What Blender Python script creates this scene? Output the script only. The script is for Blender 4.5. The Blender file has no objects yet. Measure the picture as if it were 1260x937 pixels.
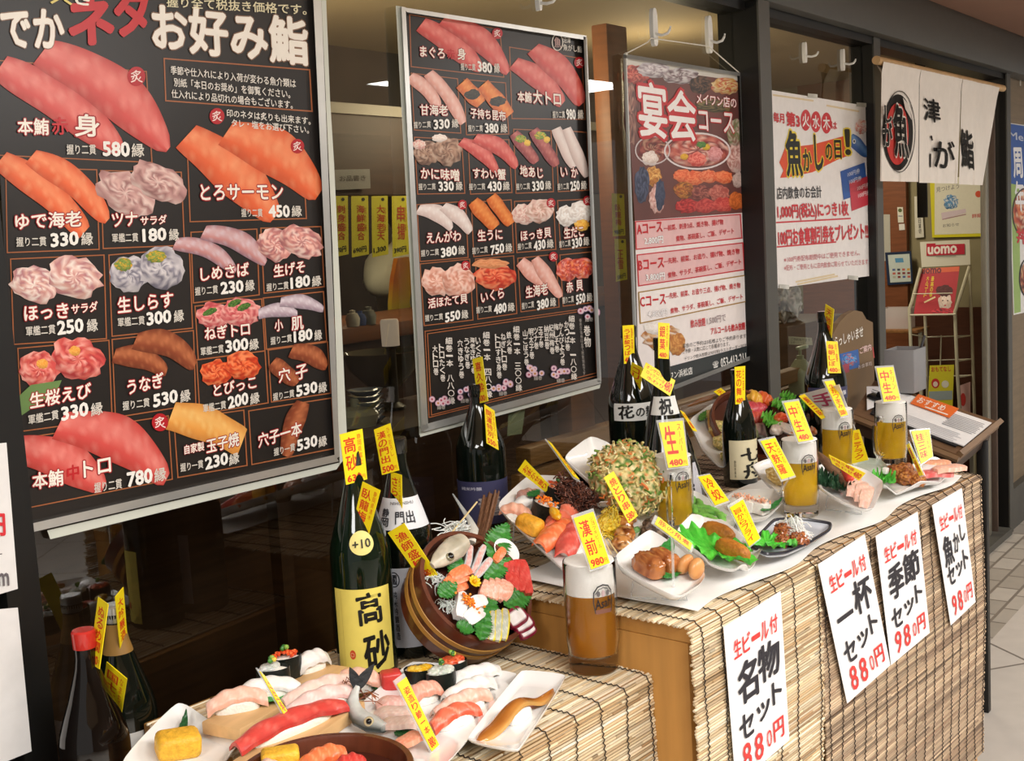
import bpy, bmesh, math, random
from mathutils import Vector, Matrix, noise as mnoise

# ------------------------------------------------------------------ camera, world, lights
SC = bpy.context.scene
COL = SC.collection
SC.view_settings.view_transform = 'Standard'
SC.view_settings.look = 'None'
SC.view_settings.exposure = 0.0
SC.view_settings.gamma = 1.0
SC.view_settings.use_curve_mapping = False

CM = ((0.5919827188900012, -0.12902474268709163, 0.7955558285313052),
      (-0.803956100763072, -0.025133219345304, 0.5941573102564489),
      (-0.056666114931580434, -0.991322821819346, -0.11860866055516471))
FPX, EYE = 1480.0, 1.72
cam_d = bpy.data.cameras.new('camera')
cam_d.sensor_width = 36.0
cam_d.lens = FPX / 1260.0 * 36.0
cam_d.clip_start = 0.05
cam = bpy.data.objects.new('camera', cam_d)
COL.objects.link(cam)
cam.matrix_world = Matrix(((CM[0][0], -CM[0][1], -CM[0][2], 0),
                           (CM[1][0], -CM[1][1], -CM[1][2], 0),
                           (CM[2][0], -CM[2][1], -CM[2][2], EYE),
                           (0, 0, 0, 1)))
SC.camera = cam

world = bpy.data.worlds.new('world')
SC.world = world
world.use_nodes = True
world.node_tree.nodes['Background'].inputs[0].default_value = (1.0, 0.97, 0.93, 1)
world.node_tree.nodes['Background'].inputs[1].default_value = 0.35

def lamp(name, loc, size, energy, color=(1, .98, .95), rot=(0, 0, 0), shape='RECTANGLE', size_y=None):
    d = bpy.data.lights.new(name, 'AREA')
    d.shape = shape
    d.size = size
    if size_y: d.size_y = size_y
    d.energy = energy
    d.color = color
    o = bpy.data.objects.new(name, d)
    COL.objects.link(o)
    o.location = loc
    o.rotation_euler = rot
    return o

CEIL = 2.75
lamp('ceiling_lamp_light', (0.5, -0.9, CEIL - .03), 1.7, 95, size_y=1.1)
lamp('ceiling_lamp_light', (2.9, -1.6, CEIL - .03), 1.8, 110, size_y=1.0)
lamp('ceiling_lamp_light', (6.6, -1.4, CEIL - .03), 1.8, 100, size_y=.9)
lamp('ceiling_lamp_light', (-1.6, 0.2, CEIL - .03), 1.6, 70, size_y=.9)
# added warm point lights without fixtures, out of view, brightening the restaurant inside
def fill_point(name, loc, energy, r=.12, color=(1, .80, .55)):
    d = bpy.data.lights.new(name, 'POINT'); d.energy = energy; d.color = color; d.shadow_soft_size = r
    o = bpy.data.objects.new(name, d); COL.objects.link(o); o.location = loc
fill_point('shop_fill_light', (3.2, 2.25, 2.15), 11)
fill_point('shop_fill_light', (4.6, 2.6, 2.25), 12)
fill_point('shop_fill_light', (2.95, 2.95, 2.05), 9)  # added behind the bulkhead to brighten the person in white
lamp('entrance_fill_light', (6.2, 2.7, 2.5), .6, 22, (1, .86, .66))  # added area light with no fixture, brightens the entrance

# ------------------------------------------------------------------ pixel -> world
def ray(x, y):
    a, b = (x - 630) / FPX, (y - 468.5) / FPX
    return Vector([CM[i][0] * a + CM[i][1] * b + CM[i][2] for i in range(3)])
EYEV = Vector((0, 0, EYE))
def onz(x, y, z):
    r = ray(x, y); return EYEV + r * ((z - EYE) / r.z)
def ony(x, y, Y):
    r = ray(x, y); return EYEV + r * (Y / r.y)
def onx(x, y, X):
    r = ray(x, y); return EYEV + r * (X / r.x)
def onpl(x, y, P, N):
    r = ray(x, y); P = Vector(P); N = Vector(N)
    return EYEV + r * ((P - EYEV).dot(N) / r.dot(N))
def proj(p):
    d = Vector(p) - EYEV
    c = [sum(CM[i][j] * d[i] for i in range(3)) for j in range(3)]
    return c[0] / c[2] * FPX + 630, c[1] / c[2] * FPX + 468.5

GY = 1.71            # the glass
ZL = 0.993           # low table top
ZU = 1.0906          # high table top
TD = Vector((0.9976, -0.0690, 0)).normalized()      # along the tables
TN = Vector((0.0690, 0.9976, 0)).normalized()       # across, towards the glass

# ------------------------------------------------------------------ materials
def lin(c):
    if isinstance(c, str):
        c = tuple(int(c[i:i + 2], 16) / 255 for i in (0, 2, 4))
    return tuple(((v / 12.92) if v <= .04045 else ((v + .055) / 1.055) ** 2.4) for v in c[:3])
MATS = {}
def mat(name, color='808080', rough=.5, spec=.5, metal=0, noise=None, bump=None, attr=False, trans=0, ior=1.45,
        sss=0, coat=0, emit=0, alpha=1, stretch=None, aniso=None):
    if name in MATS: return MATS[name]
    m = bpy.data.materials.new(name); m.use_nodes = True
    nt = m.node_tree; b = nt.nodes['Principled BSDF']
    I = b.inputs
    I['Roughness'].default_value = rough
    I['Specular IOR Level'].default_value = spec
    I['Metallic'].default_value = metal
    I['IOR'].default_value = ior
    I['Transmission Weight'].default_value = trans
    I['Coat Weight'].default_value = coat
    I['Alpha'].default_value = alpha
    if sss:
        I['Subsurface Weight'].default_value = sss
        I['Subsurface Radius'].default_value = (.012, .006, .004)
        I['Subsurface Scale'].default_value = .5
    c = lin(color) + (1,)
    I['Base Color'].default_value = c
    src = None
    if attr:
        a = nt.nodes.new('ShaderNodeAttribute'); a.attribute_name = 'Col'
        src = a.outputs['Color']
    tc = None
    def coords(scale):
        nonlocal tc
        if tc is None: tc = nt.nodes.new('ShaderNodeTexCoord')
        if stretch:
            mp = nt.nodes.new('ShaderNodeMapping'); mp.inputs['Scale'].default_value = stretch
            nt.links.new(tc.outputs['Object'], mp.inputs['Vector'])
            return mp.outputs['Vector']
        return tc.outputs['Object']
    if noise:
        sc, amt = noise
        n = nt.nodes.new('ShaderNodeTexNoise'); n.inputs['Scale'].default_value = sc; n.inputs['Detail'].default_value = 4
        nt.links.new(coords(sc), n.inputs['Vector'])
        mr = nt.nodes.new('ShaderNodeMapRange'); mr.inputs[1].default_value = .25; mr.inputs[2].default_value = .75
        mr.inputs[3].default_value = 1 - amt; mr.inputs[4].default_value = 1 + amt
        nt.links.new(n.outputs['Fac'], mr.inputs[0])
        mx = nt.nodes.new('ShaderNodeVectorMath'); mx.operation = 'SCALE'
        if src: nt.links.new(src, mx.inputs[0])
        else: mx.inputs[0].default_value = c[:3]
        nt.links.new(mr.outputs[0], mx.inputs['Scale'])
        src = mx.outputs[0]
    if src: nt.links.new(src, I['Base Color'])
    if bump:
        sc, st = bump
        n = nt.nodes.new('ShaderNodeTexNoise'); n.inputs['Scale'].default_value = sc; n.inputs['Detail'].default_value = 3
        nt.links.new(coords(sc), n.inputs['Vector'])
        bp = nt.nodes.new('ShaderNodeBump'); bp.inputs['Strength'].default_value = st; bp.inputs['Distance'].default_value = .002
        nt.links.new(n.outputs['Fac'], bp.inputs['Height'])
        nt.links.new(bp.outputs['Normal'], I['Normal'])
    if emit:
        I['Emission Color'].default_value = c; I['Emission Strength'].default_value = emit
    MATS[name] = m
    return m

M_PRINT = mat('printed_paper', rough=.32, attr=True, noise=(40, .04))
M_CARD = mat('card_print', rough=.45, attr=True, noise=(60, .03))
M_FOOD = mat('food', rough=.3, attr=True, noise=(90, .10), bump=(160, .25), sss=.15)
M_FRY = mat('fried_food', rough=.5, attr=True, noise=(120, .22), bump=(220, .9))
M_LEAF = mat('leaf', rough=.35, attr=True, noise=(60, .15), bump=(150, .4))
M_CERAM = mat('white_porcelain', 'f2f1ee', rough=.12, coat=.5, noise=(8, .02))
M_PAPER = mat('white_paper', 'f3f2ef', rough=.7, noise=(20, .03))
M_VC = mat('painted', rough=.4, attr=True, noise=(30, .05))
M_GLOSS = mat('glossy_painted', rough=.12, attr=True, noise=(12, .03), coat=.3)
M_CLEAR = mat('clear_acrylic', 'ffffff', rough=.03, trans=1, ior=1.2)
M_THREAD = mat('dark_thread', '2e241c', rough=.8, noise=(200, .2))
M_CHROME = mat('brushed_aluminium', 'd9dad6', rough=.28, metal=.75, noise=(30, .05))
M_WHITEPL = mat('white_plastic', 'e9e8e2', rough=.35, noise=(15, .02))

# ------------------------------------------------------------------ mesh builder
ID = Matrix.Identity(4)
def TR(x=0, y=0, z=0): return Matrix.Translation((x, y, z))
def RX(a): return Matrix.Rotation(math.radians(a), 4, 'X')
def RY(a): return Matrix.Rotation(math.radians(a), 4, 'Y')
def RZ(a): return Matrix.Rotation(math.radians(a), 4, 'Z')
def SCL(x, y=None, z=None):
    y = x if y is None else y; z = x if z is None else z
    return Matrix.Diagonal((x, y, z, 1))
LC = {}
def C(c):
    if isinstance(c, str):
        if c not in LC: LC[c] = lin(c)
        return LC[c]
    return c
def mixc(a, b, t):
    a = C(a); b = C(b); return tuple(a[i] + (b[i] - a[i]) * t for i in range(3))

class MB:
    def __init__(s, col='ffffff'):
        s.v = []; s.f = []; s.c = []; s.m = []; s.col = col; s.mi = 0; s.X = ID
    def add(s, vs, fs, col=None, m=None, X=None):
        col = s.col if col is None else col
        b = len(s.v); T = s.X @ X if X is not None else s.X
        for i, p in enumerate(vs):
            s.c.append(C(col(p, i)) if callable(col) else C(col))
            s.v.append(T @ Vector(p))
        for f in fs:
            s.f.append([b + i for i in f]); s.m.append(s.mi if m is None else m)
        return s
    def bm(s, bm, col=None, m=None, X=None):
        bm.verts.ensure_lookup_table(); bm.verts.index_update()
        s.add([v.co[:] for v in bm.verts], [[v.index for v in f.verts] for f in bm.faces], col, m, X)
        bm.free(); return s
    def box(s, size, at=(0, 0, 0), bev=0, seg=2, col=None, m=None, X=None):
        b = bmesh.new(); bmesh.ops.create_cube(b, size=1)
        for v in b.verts: v.co = Vector((v.co.x * size[0], v.co.y * size[1], v.co.z * size[2]))
        if bev: bmesh.ops.bevel(b, geom=b.edges[:], offset=bev, segments=seg, affect='EDGES', profile=.5)
        return s.bm(b, col, m, (X or ID) @ TR(*at))
    def lathe(s, prof, seg=32, col=None, m=None, X=None, a0=0, a1=360):
        vs = []; fs = []; n = len(prof); full = a1 - a0 >= 360
        k = seg if full else seg + 1
        for j in range(k):
            a = math.radians(a0 + (a1 - a0) * j / seg)
            for r, z in prof: vs.append((r * math.cos(a), r * math.sin(a), z))
        for j in range(seg):
            j2 = (j + 1) % k
            for i in range(n - 1):
                fs.append((j * n + i, j2 * n + i, j2 * n + i + 1, j * n + i + 1))
        return s.add(vs, fs, col, m, X)
    def tube(s, pts, r, seg=8, col=None, m=None, X=None, closed=False, flat=1.0, up=None):
        pts = [Vector(p) for p in pts]; n = len(pts); vs = []; fs = []
        rr = r if hasattr(r, '__len__') else [r] * n
        for i in range(n):
            if closed: t = pts[(i + 1) % n] - pts[i - 1]
            else: t = pts[min(i + 1, n - 1)] - pts[max(i - 1, 0)]
            if t.length < 1e-9: t = Vector((0, 0, 1))
            t.normalize()
            u = Vector(up) if up else (Vector((0, 0, 1)) if abs(t.z) < .93 else Vector((1, 0, 0)))
            a = t.cross(u).normalized(); b = a.cross(t)
            for j in range(seg):
                an = 2 * math.pi * j / seg
                vs.append(pts[i] + a * math.cos(an) * rr[i] + b * math.sin(an) * rr[i] * flat)
        for i in range(n if closed else n - 1):
            i2 = (i + 1) % n
            for j in range(seg):
                j2 = (j + 1) % seg
                fs.append((i * seg + j, i * seg + j2, i2 * seg + j2, i2 * seg + j))
        if not closed:
            fs.append(tuple(range(seg - 1, -1, -1))); fs.append(tuple((n - 1) * seg + j for j in range(seg)))
        return s.add(vs, fs, col, m, X)
    def grid(s, fn, nu, nv, col=None, m=None, X=None, cu=False, cv=False):
        vs = []; fs = []
        for i in range(nu + (0 if cu else 1)):
            for j in range(nv + (0 if cv else 1)):
                vs.append(fn(i / nu, j / nv))
        w = nv + (0 if cv else 1); h = nu + (0 if cu else 1)
        for i in range(nu):
            for j in range(nv):
                i2 = (i + 1) % h; j2 = (j + 1) % w
                fs.append((i * w + j, i2 * w + j, i2 * w + j2, i * w + j2))
        return s.add(vs, fs, col, m, X)
    def slab(s, fn, nu, nv, th, col=None, m=None, X=None):
        """a sheet with thickness (downwards in z)"""
        w = nv + 1; top = [Vector(fn(i / nu, j / nv)) for i in range(nu + 1) for j in range(nv + 1)]
        bot = [p - Vector((0, 0, th)) for p in top]; N = len(top); fs = []
        for i in range(nu):
            for j in range(nv):
                q = (i * w + j, (i + 1) * w + j, (i + 1) * w + j + 1, i * w + j + 1)
                fs.append(q); fs.append(tuple(N + k for k in reversed(q)))
        ring = [i * w for i in range(nu + 1)] + [nu * w + j for j in range(1, nv + 1)] + \
               [i * w + nv for i in range(nu - 1, -1, -1)] + [j for j in range(nv - 1, 0, -1)]
        for k in range(len(ring)):
            a, b = ring[k], ring[(k + 1) % len(ring)]
            fs.append((a, a + N, b + N, b))
        return s.add(top + bot, fs, col, m, X)
    def ico(s, r=1, sub=2, disp=None, col=None, m=None, X=None):
        b = bmesh.new(); bmesh.ops.create_icosphere(b, subdivisions=sub, radius=1)
        for v in b.verts:
            d = disp(v.co.copy()) if disp else 1
            v.co = v.co * d * r
        return s.bm(b, col, m, X)
    def prism(s, pts, z0, z1, col=None, m=None, X=None):
        n = len(pts); vs = [(p[0], p[1], z0) for p in pts] + [(p[0], p[1], z1) for p in pts]
        fs = [tuple(range(n - 1, -1, -1)), tuple(range(n, 2 * n))]
        fs += [(i, (i + 1) % n, n + (i + 1) % n, n + i) for i in range(n)]
        return s.add(vs, fs, col, m, X)
    def build(s, name, mats, parent=None, smooth=40, loc=None, rot=None):
        me = bpy.data.meshes.new(name)
        me.from_pydata([v[:] for v in s.v], [], s.f)
        if not isinstance(mats, (list, tuple)): mats = [mats]
        for m in mats: me.materials.append(m)
        if len(mats) > 1: me.polygons.foreach_set('material_index', s.m)
        a = me.color_attributes.new('Col', 'FLOAT_COLOR', 'POINT')
        flat = []
        for c in s.c: flat.extend((c[0], c[1], c[2], 1.0))
        a.data.foreach_set('color', flat)
        if smooth:
            me.shade_smooth()
            me.set_sharp_from_angle(angle=math.radians(smooth))
        me.update()
        o = bpy.data.objects.new(name, me); COL.objects.link(o)
        if parent is not None: o.parent = parent
        if loc is not None: o.location = loc
        if rot is not None: o.rotation_euler = rot
        return o

def tag(o, label, cat, group=None):
    o['label'] = label; o['category'] = cat
    if group: o['group'] = group
    return o
def thing(name, label, cat, loc=(0, 0, 0), rz=0, group=None, mw=None):
    o = bpy.data.objects.new(name, None); COL.objects.link(o)
    o.empty_display_size = .02
    if mw is not None: o.matrix_world = mw
    else: o.location = loc; o.rotation_euler = (0, 0, math.radians(rz))
    return tag(o, label, cat, group)
def struct(o):
    o['kind'] = 'structure'; return o
def n3(p, s=1.0, o=0.0):
    return mnoise.noise(Vector((p[0] * s + o, p[1] * s + o * 1.7, p[2] * s - o)))

# ------------------------------------------------------------------ lettering
GL = {}
def glyphs(body):
    """flat outline letters of a string -> verts normalised to its box, faces, aspect, height in ems"""
    if body in GL: return GL[body]
    cu = bpy.data.curves.new('lettering', 'FONT'); cu.body = body; cu.resolution_u = 2
    o = bpy.data.objects.new('lettering', cu); COL.objects.link(o)
    me = o.to_mesh()
    vs = [(v.co.x, v.co.y) for v in me.vertices]
    fs = [tuple(p.vertices) for p in me.polygons]
    o.to_mesh_clear(); bpy.data.objects.remove(o); bpy.data.curves.remove(cu)
    if not vs: vs = [(0, 0)]; fs = []
    x0 = min(v[0] for v in vs); x1 = max(v[0] for v in vs); y0 = min(v[1] for v in vs); y1 = max(v[1] for v in vs)
    w = max(x1 - x0, .05); h = max(y1 - y0, .05)
    GL[body] = ([((x - x0) / w, (y - y0) / h) for x, y in vs], fs, w / h, h)
    return GL[body]

class Sheet(MB):
    """printed sheet: everything lies on the sheet's own surface fn(px,py,lift)"""
    def __init__(s, at):
        super().__init__(); s.at = at; s.k = 0
    def lift(s, layer):
        s.k += 1; return layer * .0005 + s.k * 2e-6
    def poly(s, pts, col, layer=1):
        L = s.lift(layer)
        s.add([s.at(p[0], p[1], L) for p in pts], [tuple(range(len(pts)))], col if not isinstance(col, list) else (lambda p, i: col[i]))
    def line(s, pts, w, col, layer=1, closed=False):
        n = len(pts)
        for i in range(n if closed else n - 1):
            a = pts[i]; b = pts[(i + 1) % n]; dx = b[0] - a[0]; dy = b[1] - a[1]; l = math.hypot(dx, dy) or 1
            ex, ey = dx / l * w / 2, dy / l * w / 2
            s.poly([(a[0] - ex - ey, a[1] - ey + ex), (b[0] + ex - ey, b[1] + ey + ex), (b[0] + ex + ey, b[1] + ey - ex), (a[0] - ex + ey, a[1] - ey - ex)], col, layer)
    def oval(s, x, y, rx, ry, col, layer=1, n=24, rot=0):
        c, d = math.cos(rot), math.sin(rot)
        s.poly([(x + rx * math.cos(t) * c - ry * math.sin(t) * d, y + rx * math.cos(t) * d + ry * math.sin(t) * c) for t in [2 * math.pi * i / n for i in range(n)]], col, layer)
    def ring(s, x, y, rx, ry, w, col, layer=1, n=28):
        s.line([(x + rx * math.cos(2 * math.pi * i / n), y + ry * math.sin(2 * math.pi * i / n)) for i in range(n)], w, col, layer, True)
    def quadtext(s, body, tl, tr, br, bl, col, bold=.02, layer=4, halo=None, hw=0.035):
        L0 = None
        if halo is not None: s._qt(body, tl, tr, br, bl, halo, bold + hw, layer - 1)
        s._qt(body, tl, tr, br, bl, col, bold, layer)
    def _qt(s, body, tl, tr, br, bl, col, bold, layer):
        vs, fs, asp, eh = glyphs(body)
        bv = bold / eh * .62; bu = bv / asp
        if bold <= .012: offs = [(0, 0)]
        elif bold <= .04: offs = [(-bu, 0), (bu, 0), (0, bv), (0, -bv)]
        else: offs = [(bu * math.cos(i * math.pi / 4), bv * math.sin(i * math.pi / 4)) for i in range(8)] + [(0, 0)]
        for du, dv in offs:
            L = s.lift(layer); out = []
            for u, v in vs:
                u += du; v += dv
                t = (tl[0] + (tr[0] - tl[0]) * u, tl[1] + (tr[1] - tl[1]) * u)
                b = (bl[0] + (br[0] - bl[0]) * u, bl[1] + (br[1] - bl[1]) * u)
                out.append(s.at(b[0] + (t[0] - b[0]) * v, b[1] + (t[1] - b[1]) * v, L))
            s.add(out, fs, col)
    def text(s, body, p0, p1, h, col, bold=.02, layer=4, halo=None, lean=.05, hw=.035):
        """p0,p1 = left and right middle of the line in picture pixels, h its height"""
        a, b = h / 2, lean * h / 2
        s.quadtext(body, (p0[0] - b, p0[1] - a), (p1[0] - b, p1[1] - a), (p1[0] + b, p1[1] + a), (p0[0] + b, p0[1] + a), col, bold, layer, halo, hw)
    def vtext(s, body, x0, y0, x1, y1, w, col, bold=.02, layer=4, halo=None):
        """characters stacked down from (x0,y0) to (x1,y1), each w wide"""
        n = len(body)
        for i, ch in enumerate(body):
            if ch == ' ': continue
            fa, fb = (i + .06) / n, (i + .94) / n
            ax, ay = x0 + (x1 - x0) * fa, y0 + (y1 - y0) * fa
            bx, by = x0 + (x1 - x0) * fb, y0 + (y1 - y0) * fb
            if ch in '一ー・':
                if ch == '一': ay, by = ay + (by - ay) * .4, ay + (by - ay) * .6; ch2 = ch
                else:
                    s.poly([(ax + w * -.08, ay), (ax + w * .08, ay), (bx + w * .08, by), (bx - w * .08, by)], col, layer); continue
            s.quadtext(ch, (ax - w / 2, ay), (ax + w / 2, ay), (bx + w / 2, by), (bx - w / 2, by), col, bold, layer, halo)
    def slice(s, p0, p1, w, base, light, dark, bend=0, layer=2, seed=0, stripes=5, n=20, k=7, tip=.35):
        """printed picture of a strip of fish seen from above: tapered, striped, shaded at its rim"""
        rnd = random.Random(seed); L = s.lift(layer)
        dx, dy = p1[0] - p0[0], p1[1] - p0[1]; l = math.hypot(dx, dy); ux, uy = dx / l, dy / l
        pts = []; cols = []
        for i in range(n + 1):
            t = i / n
            ww = w * (tip + (1 - tip) * math.sin(math.pi * min(1, (t * .9 + .1))) ** .55) * (1 + .06 * math.sin(t * 9 + seed))
            cx = p0[0] + dx * t - uy * bend * math.sin(math.pi * t); cy = p0[1] + dy * t + ux * bend * math.sin(math.pi * t)
            for j in range(k + 1):
                q = j / k * 2 - 1
                pts.append(s.at(cx - uy * ww / 2 * q, cy + ux * ww / 2 * q, L))
                c = mixc(base, light, max(0, .75 - abs(q + .25) * 1.1) * (.55 + .3 * rnd.random()))
                if stripes and (t * stripes + q * .5) % 1 < .18: c = mixc(c, light, .45)
                c = mixc(c, dark, max(0, abs(q) - .55) * 1.2 * (.6 + .4 * rnd.random()))
                if q > .3: c = mixc(c, dark, (q - .3) * .5)
                cols.append(c)
        fs = [(i * (k + 1) + j, (i + 1) * (k + 1) + j, (i + 1) * (k + 1) + j + 1, i * (k + 1) + j + 1) for i in range(n) for j in range(k)]
        s.add(pts, fs, lambda p, i: cols[i])
    def lump(s, x, y, rx, ry, pal, layer=2, seed=0, rot=0, rough=.12):
        """printed picture of a heap: speckled blob"""
        rnd = random.Random(seed * 7 + 3); L = s.lift(layer); R, N = 7, 26
        pts = [s.at(x, y, L)]; cols = [C(rnd.choice(pal))]; c, d = math.cos(rot), math.sin(rot)
        for r in range(1, R + 1):
            for i in range(N):
                a = 2 * math.pi * (i + .5 * (r % 2)) / N
                e = r / R * (1 + (rnd.uniform(-rough, rough) if r == R else 0))
                px, py = rx * e * math.cos(a), ry * e * math.sin(a)
                pts.append(s.at(x + px * c - py * d, y + px * d + py * c, L))
                col = C(rnd.choice(pal)); v = 1.12 - .35 * max(0, math.sin(a)) * e - .12 * e
                cols.append(tuple(min(1, q * v) for q in col))
        fs = [(0, 1 + i, 1 + (i + 1) % N) for i in range(N)]
        for r in range(R - 1):
            for i in range(N):
                a = 1 + r * N; b = a + N
                fs.append((a + i, b + i, b + (i + 1) % N, a + (i + 1) % N))
        s.add(pts, fs, lambda p, i: cols[i])
# ------------------------------------------------------------------ structure
def tile_mat(name, c1, c2, grout, size, rot, mortar=.006, rough=.3, ratio=1.0, offset=0.0):
    m = bpy.data.materials.new(name); m.use_nodes = True; nt = m.node_tree; b = nt.nodes['Principled BSDF']
    g = nt.nodes.new('ShaderNodeTexCoord'); mp = nt.nodes.new('ShaderNodeMapping')
    mp.inputs['Rotation'].default_value = (0, 0, math.radians(rot))
    br = nt.nodes.new('ShaderNodeTexBrick'); br.offset = offset
    br.inputs['Color1'].default_value = lin(c1) + (1,); br.inputs['Color2'].default_value = lin(c2) + (1,)
    br.inputs['Mortar'].default_value = lin(grout) + (1,)
    br.inputs['Scale'].default_value = 1; br.inputs['Mortar Size'].default_value = mortar
    br.inputs['Brick Width'].default_value = size * ratio; br.inputs['Row Height'].default_value = size
    nt.links.new(g.outputs['Object'], mp.inputs['Vector']); nt.links.new(mp.outputs['Vector'], br.inputs['Vector'])
    n = nt.nodes.new('ShaderNodeTexNoise'); n.inputs['Scale'].default_value = 14
    nt.links.new(g.outputs['Object'], n.inputs['Vector'])
    mr = nt.nodes.new('ShaderNodeMapRange'); mr.inputs[3].default_value = .92; mr.inputs[4].default_value = 1.08
    nt.links.new(n.outputs['Fac'], mr.inputs[0])
    s = nt.nodes.new('ShaderNodeVectorMath'); s.operation = 'SCALE'
    nt.links.new(br.outputs['Color'], s.inputs[0]); nt.links.new(mr.outputs[0], s.inputs['Scale'])
    nt.links.new(s.outputs[0], b.inputs['Base Color']); b.inputs['Roughness'].default_value = rough
    return m
M_TILE = tile_mat('large_floor_tiles', 'cfc9c1', 'c8c2ba', '7d766f', .75, 38, .006, .35)
M_SMALL = tile_mat('small_floor_tiles', 'bdb7ad', 'a49d92', '827a70', .105, 0, .007, .4, 1.9, .5)
M_DARK = mat('dark_frame_paint', '26251f', rough=.4, noise=(20, .06))
M_GREY = mat('grey_frame_paint', '504f4a', rough=.45, noise=(25, .05))
M_BLACK = mat('black_frame', '0d0c0a', rough=.45, noise=(20, .1))
M_SOFF = mat('soffit_brown', '8d6a58', rough=.7, noise=(6, .05))
M_CEIL = mat('ceiling_beige', 'd8bfa2', rough=.8, noise=(5, .03))
M_WALLB = mat('corridor_wall', '6b6058', rough=.7, noise=(3, .15))
M_INW = mat('shop_wall', '3a3834', rough=.7, noise=(5, .1))
M_WOODD = mat('dark_wood', '4d3322', rough=.5, noise=(4, .25), stretch=(1, 1, 18))
M_WOODB = mat('brown_wood', '7a4a2a', rough=.45, noise=(4, .22), stretch=(1.5, 1.5, 18))
M_WOODH = mat('wood_rail', '8a5f35', rough=.45, noise=(4, .22), stretch=(1.2, 18, 18))
M_OLIVE = mat('olive_wall', '8d8565', rough=.75, noise=(6, .06))
def glass_mat():
    m = bpy.data.materials.new('window_glass'); m.use_nodes = True; nt = m.node_tree
    nt.nodes.remove(nt.nodes['Principled BSDF'])
    out = nt.nodes['Material Output']
    t = nt.nodes.new('ShaderNodeBsdfTransparent'); t.inputs[0].default_value = (.86, .88, .84, 1)
    g = nt.nodes.new('ShaderNodeBsdfGlossy'); g.inputs['Roughness'].default_value = .012
    f = nt.nodes.new('ShaderNodeFresnel'); f.inputs['IOR'].default_value = 1.9
    geo = nt.nodes.new('ShaderNodeNewGeometry')
    inv = nt.nodes.new('ShaderNodeMath'); inv.operation = 'SUBTRACT'; inv.inputs[0].default_value = 1
    mu = nt.nodes.new('ShaderNodeMath'); mu.operation = 'MULTIPLY'
    nt.links.new(geo.outputs['Backfacing'], inv.inputs[1])
    nt.links.new(f.outputs[0], mu.inputs[0]); nt.links.new(inv.outputs[0], mu.inputs[1])
    mx = nt.nodes.new('ShaderNodeMixShader')
    nt.links.new(mu.outputs[0], mx.inputs[0]); nt.links.new(t.outputs[0], mx.inputs[1]); nt.links.new(g.outputs[0], mx.inputs[2])
    nt.links.new(mx.outputs[0], out.inputs[0])
    return m
M_GLASS = glass_mat()

def sbox(name, x0, x1, y0, y1, z0, z1, m, bev=0, parent=None):
    b = MB().box((x1 - x0, y1 - y0, z1 - z0), ((x0 + x1) / 2, (y0 + y1) / 2, (z0 + z1) / 2), bev)
    o = b.build(name, m, parent, smooth=30)
    return struct(o)
sbox('floor', -4, 12, -4.5, 1.30, -.06, 0, M_TILE)
sbox('floor', -4, 12, 1.30, GY + .05, -.06, 0, M_SMALL)
sbox('floor', -.6, 7.6, GY + .05, 5.0, -.06, 0, mat('shop_floor', '242321', rough=.5, noise=(5, .2)))
sbox('ceiling', -4, 12, -4.5, 1.22, CEIL, CEIL + .05, M_CEIL)
sbox('ceiling', -4, 12, 1.22, 1.80, 2.60, CEIL + .05, M_SOFF)
sbox('wall_front', -4, 12, -4.6, -4.5, 0, CEIL, M_WALLB)
sbox('wall_left', -.70, -.60, GY + .06, 5.0, 0, 2.6, M_INW)
sbox('wall_back', -.6, 7.6, 5.0, 5.1, 0, 2.6, M_INW)
sbox('ceiling', -.6, 7.6, GY + .09, 5.0, 2.55, 2.60, mat('shop_ceiling', '9a8a6c', rough=.8, noise=(4, .05)))
# grey header beam above the windows and the black lip under it
sbox('trim_1', -4, 12, 1.62, 1.78, 2.405, 2.60, M_GREY, .004)
sbox('trim_2', -4, 6.56, 1.665, 1.75, 2.375, 2.405, M_BLACK)
# uprights
def upright(n, x0, x1, y0, face=.0, m2=None):
    sbox('trim_%d' % n, x0, x1, y0 + .004, 1.76, 0, 2.40, M_BLACK)
    sbox('trim_%d' % (n + 1), x0, x1, y0 - .002, y0 + .004, 0, 2.404, m2 or M_GREY)
upright(3, .945, 1.00, 1.675, m2=M_BLACK)
upright(5, 3.545, 3.625, 1.622)
upright(7, 4.665, 4.735, 1.662)
upright(9, 6.555, 6.625, 1.652)
sbox('trim_11', -4, .945, 1.70, 1.76, 0, 2.40, M_BLACK)
sbox('trim_12', 1.0, 3.545, 1.68, 1.76, 0, .55, M_BLACK)
sbox('trim_13', 3.625, 4.665, 1.68, 1.76, 0, .55, M_BLACK)
sbox('trim_14', 4.735, 6.555, 1.64, 1.78, 0, .035, M_GREY)
def pane(n, x0, x1, z0=.55, z1=2.38):
    sbox('window_%d' % n, x0, x1, GY - .004, GY + .004, z0, z1, M_GLASS)
pane(1, 1.0, 3.545); pane(2, 3.625, 4.665)
# right-hand door frame: sliding door leaf edges with brushed strips inside the opening
d = MB(); d.box((.05, .03, 2.3), (ony(1212, 300, 1.715).x, 1.715, 1.18), .004)
struct(d.build('door_1', mat('door_steel', '8f8b7e', rough=.35, metal=.4, noise=(30, .05))))
d = MB(); d.box((.02, .05, 2.3), (ony(1221.5, 300, 1.70).x, 1.71, 1.18), .003)
struct(d.build('door_2', mat('door_seal_frame', '5a4a40', rough=.5, noise=(20, .1))))
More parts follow.
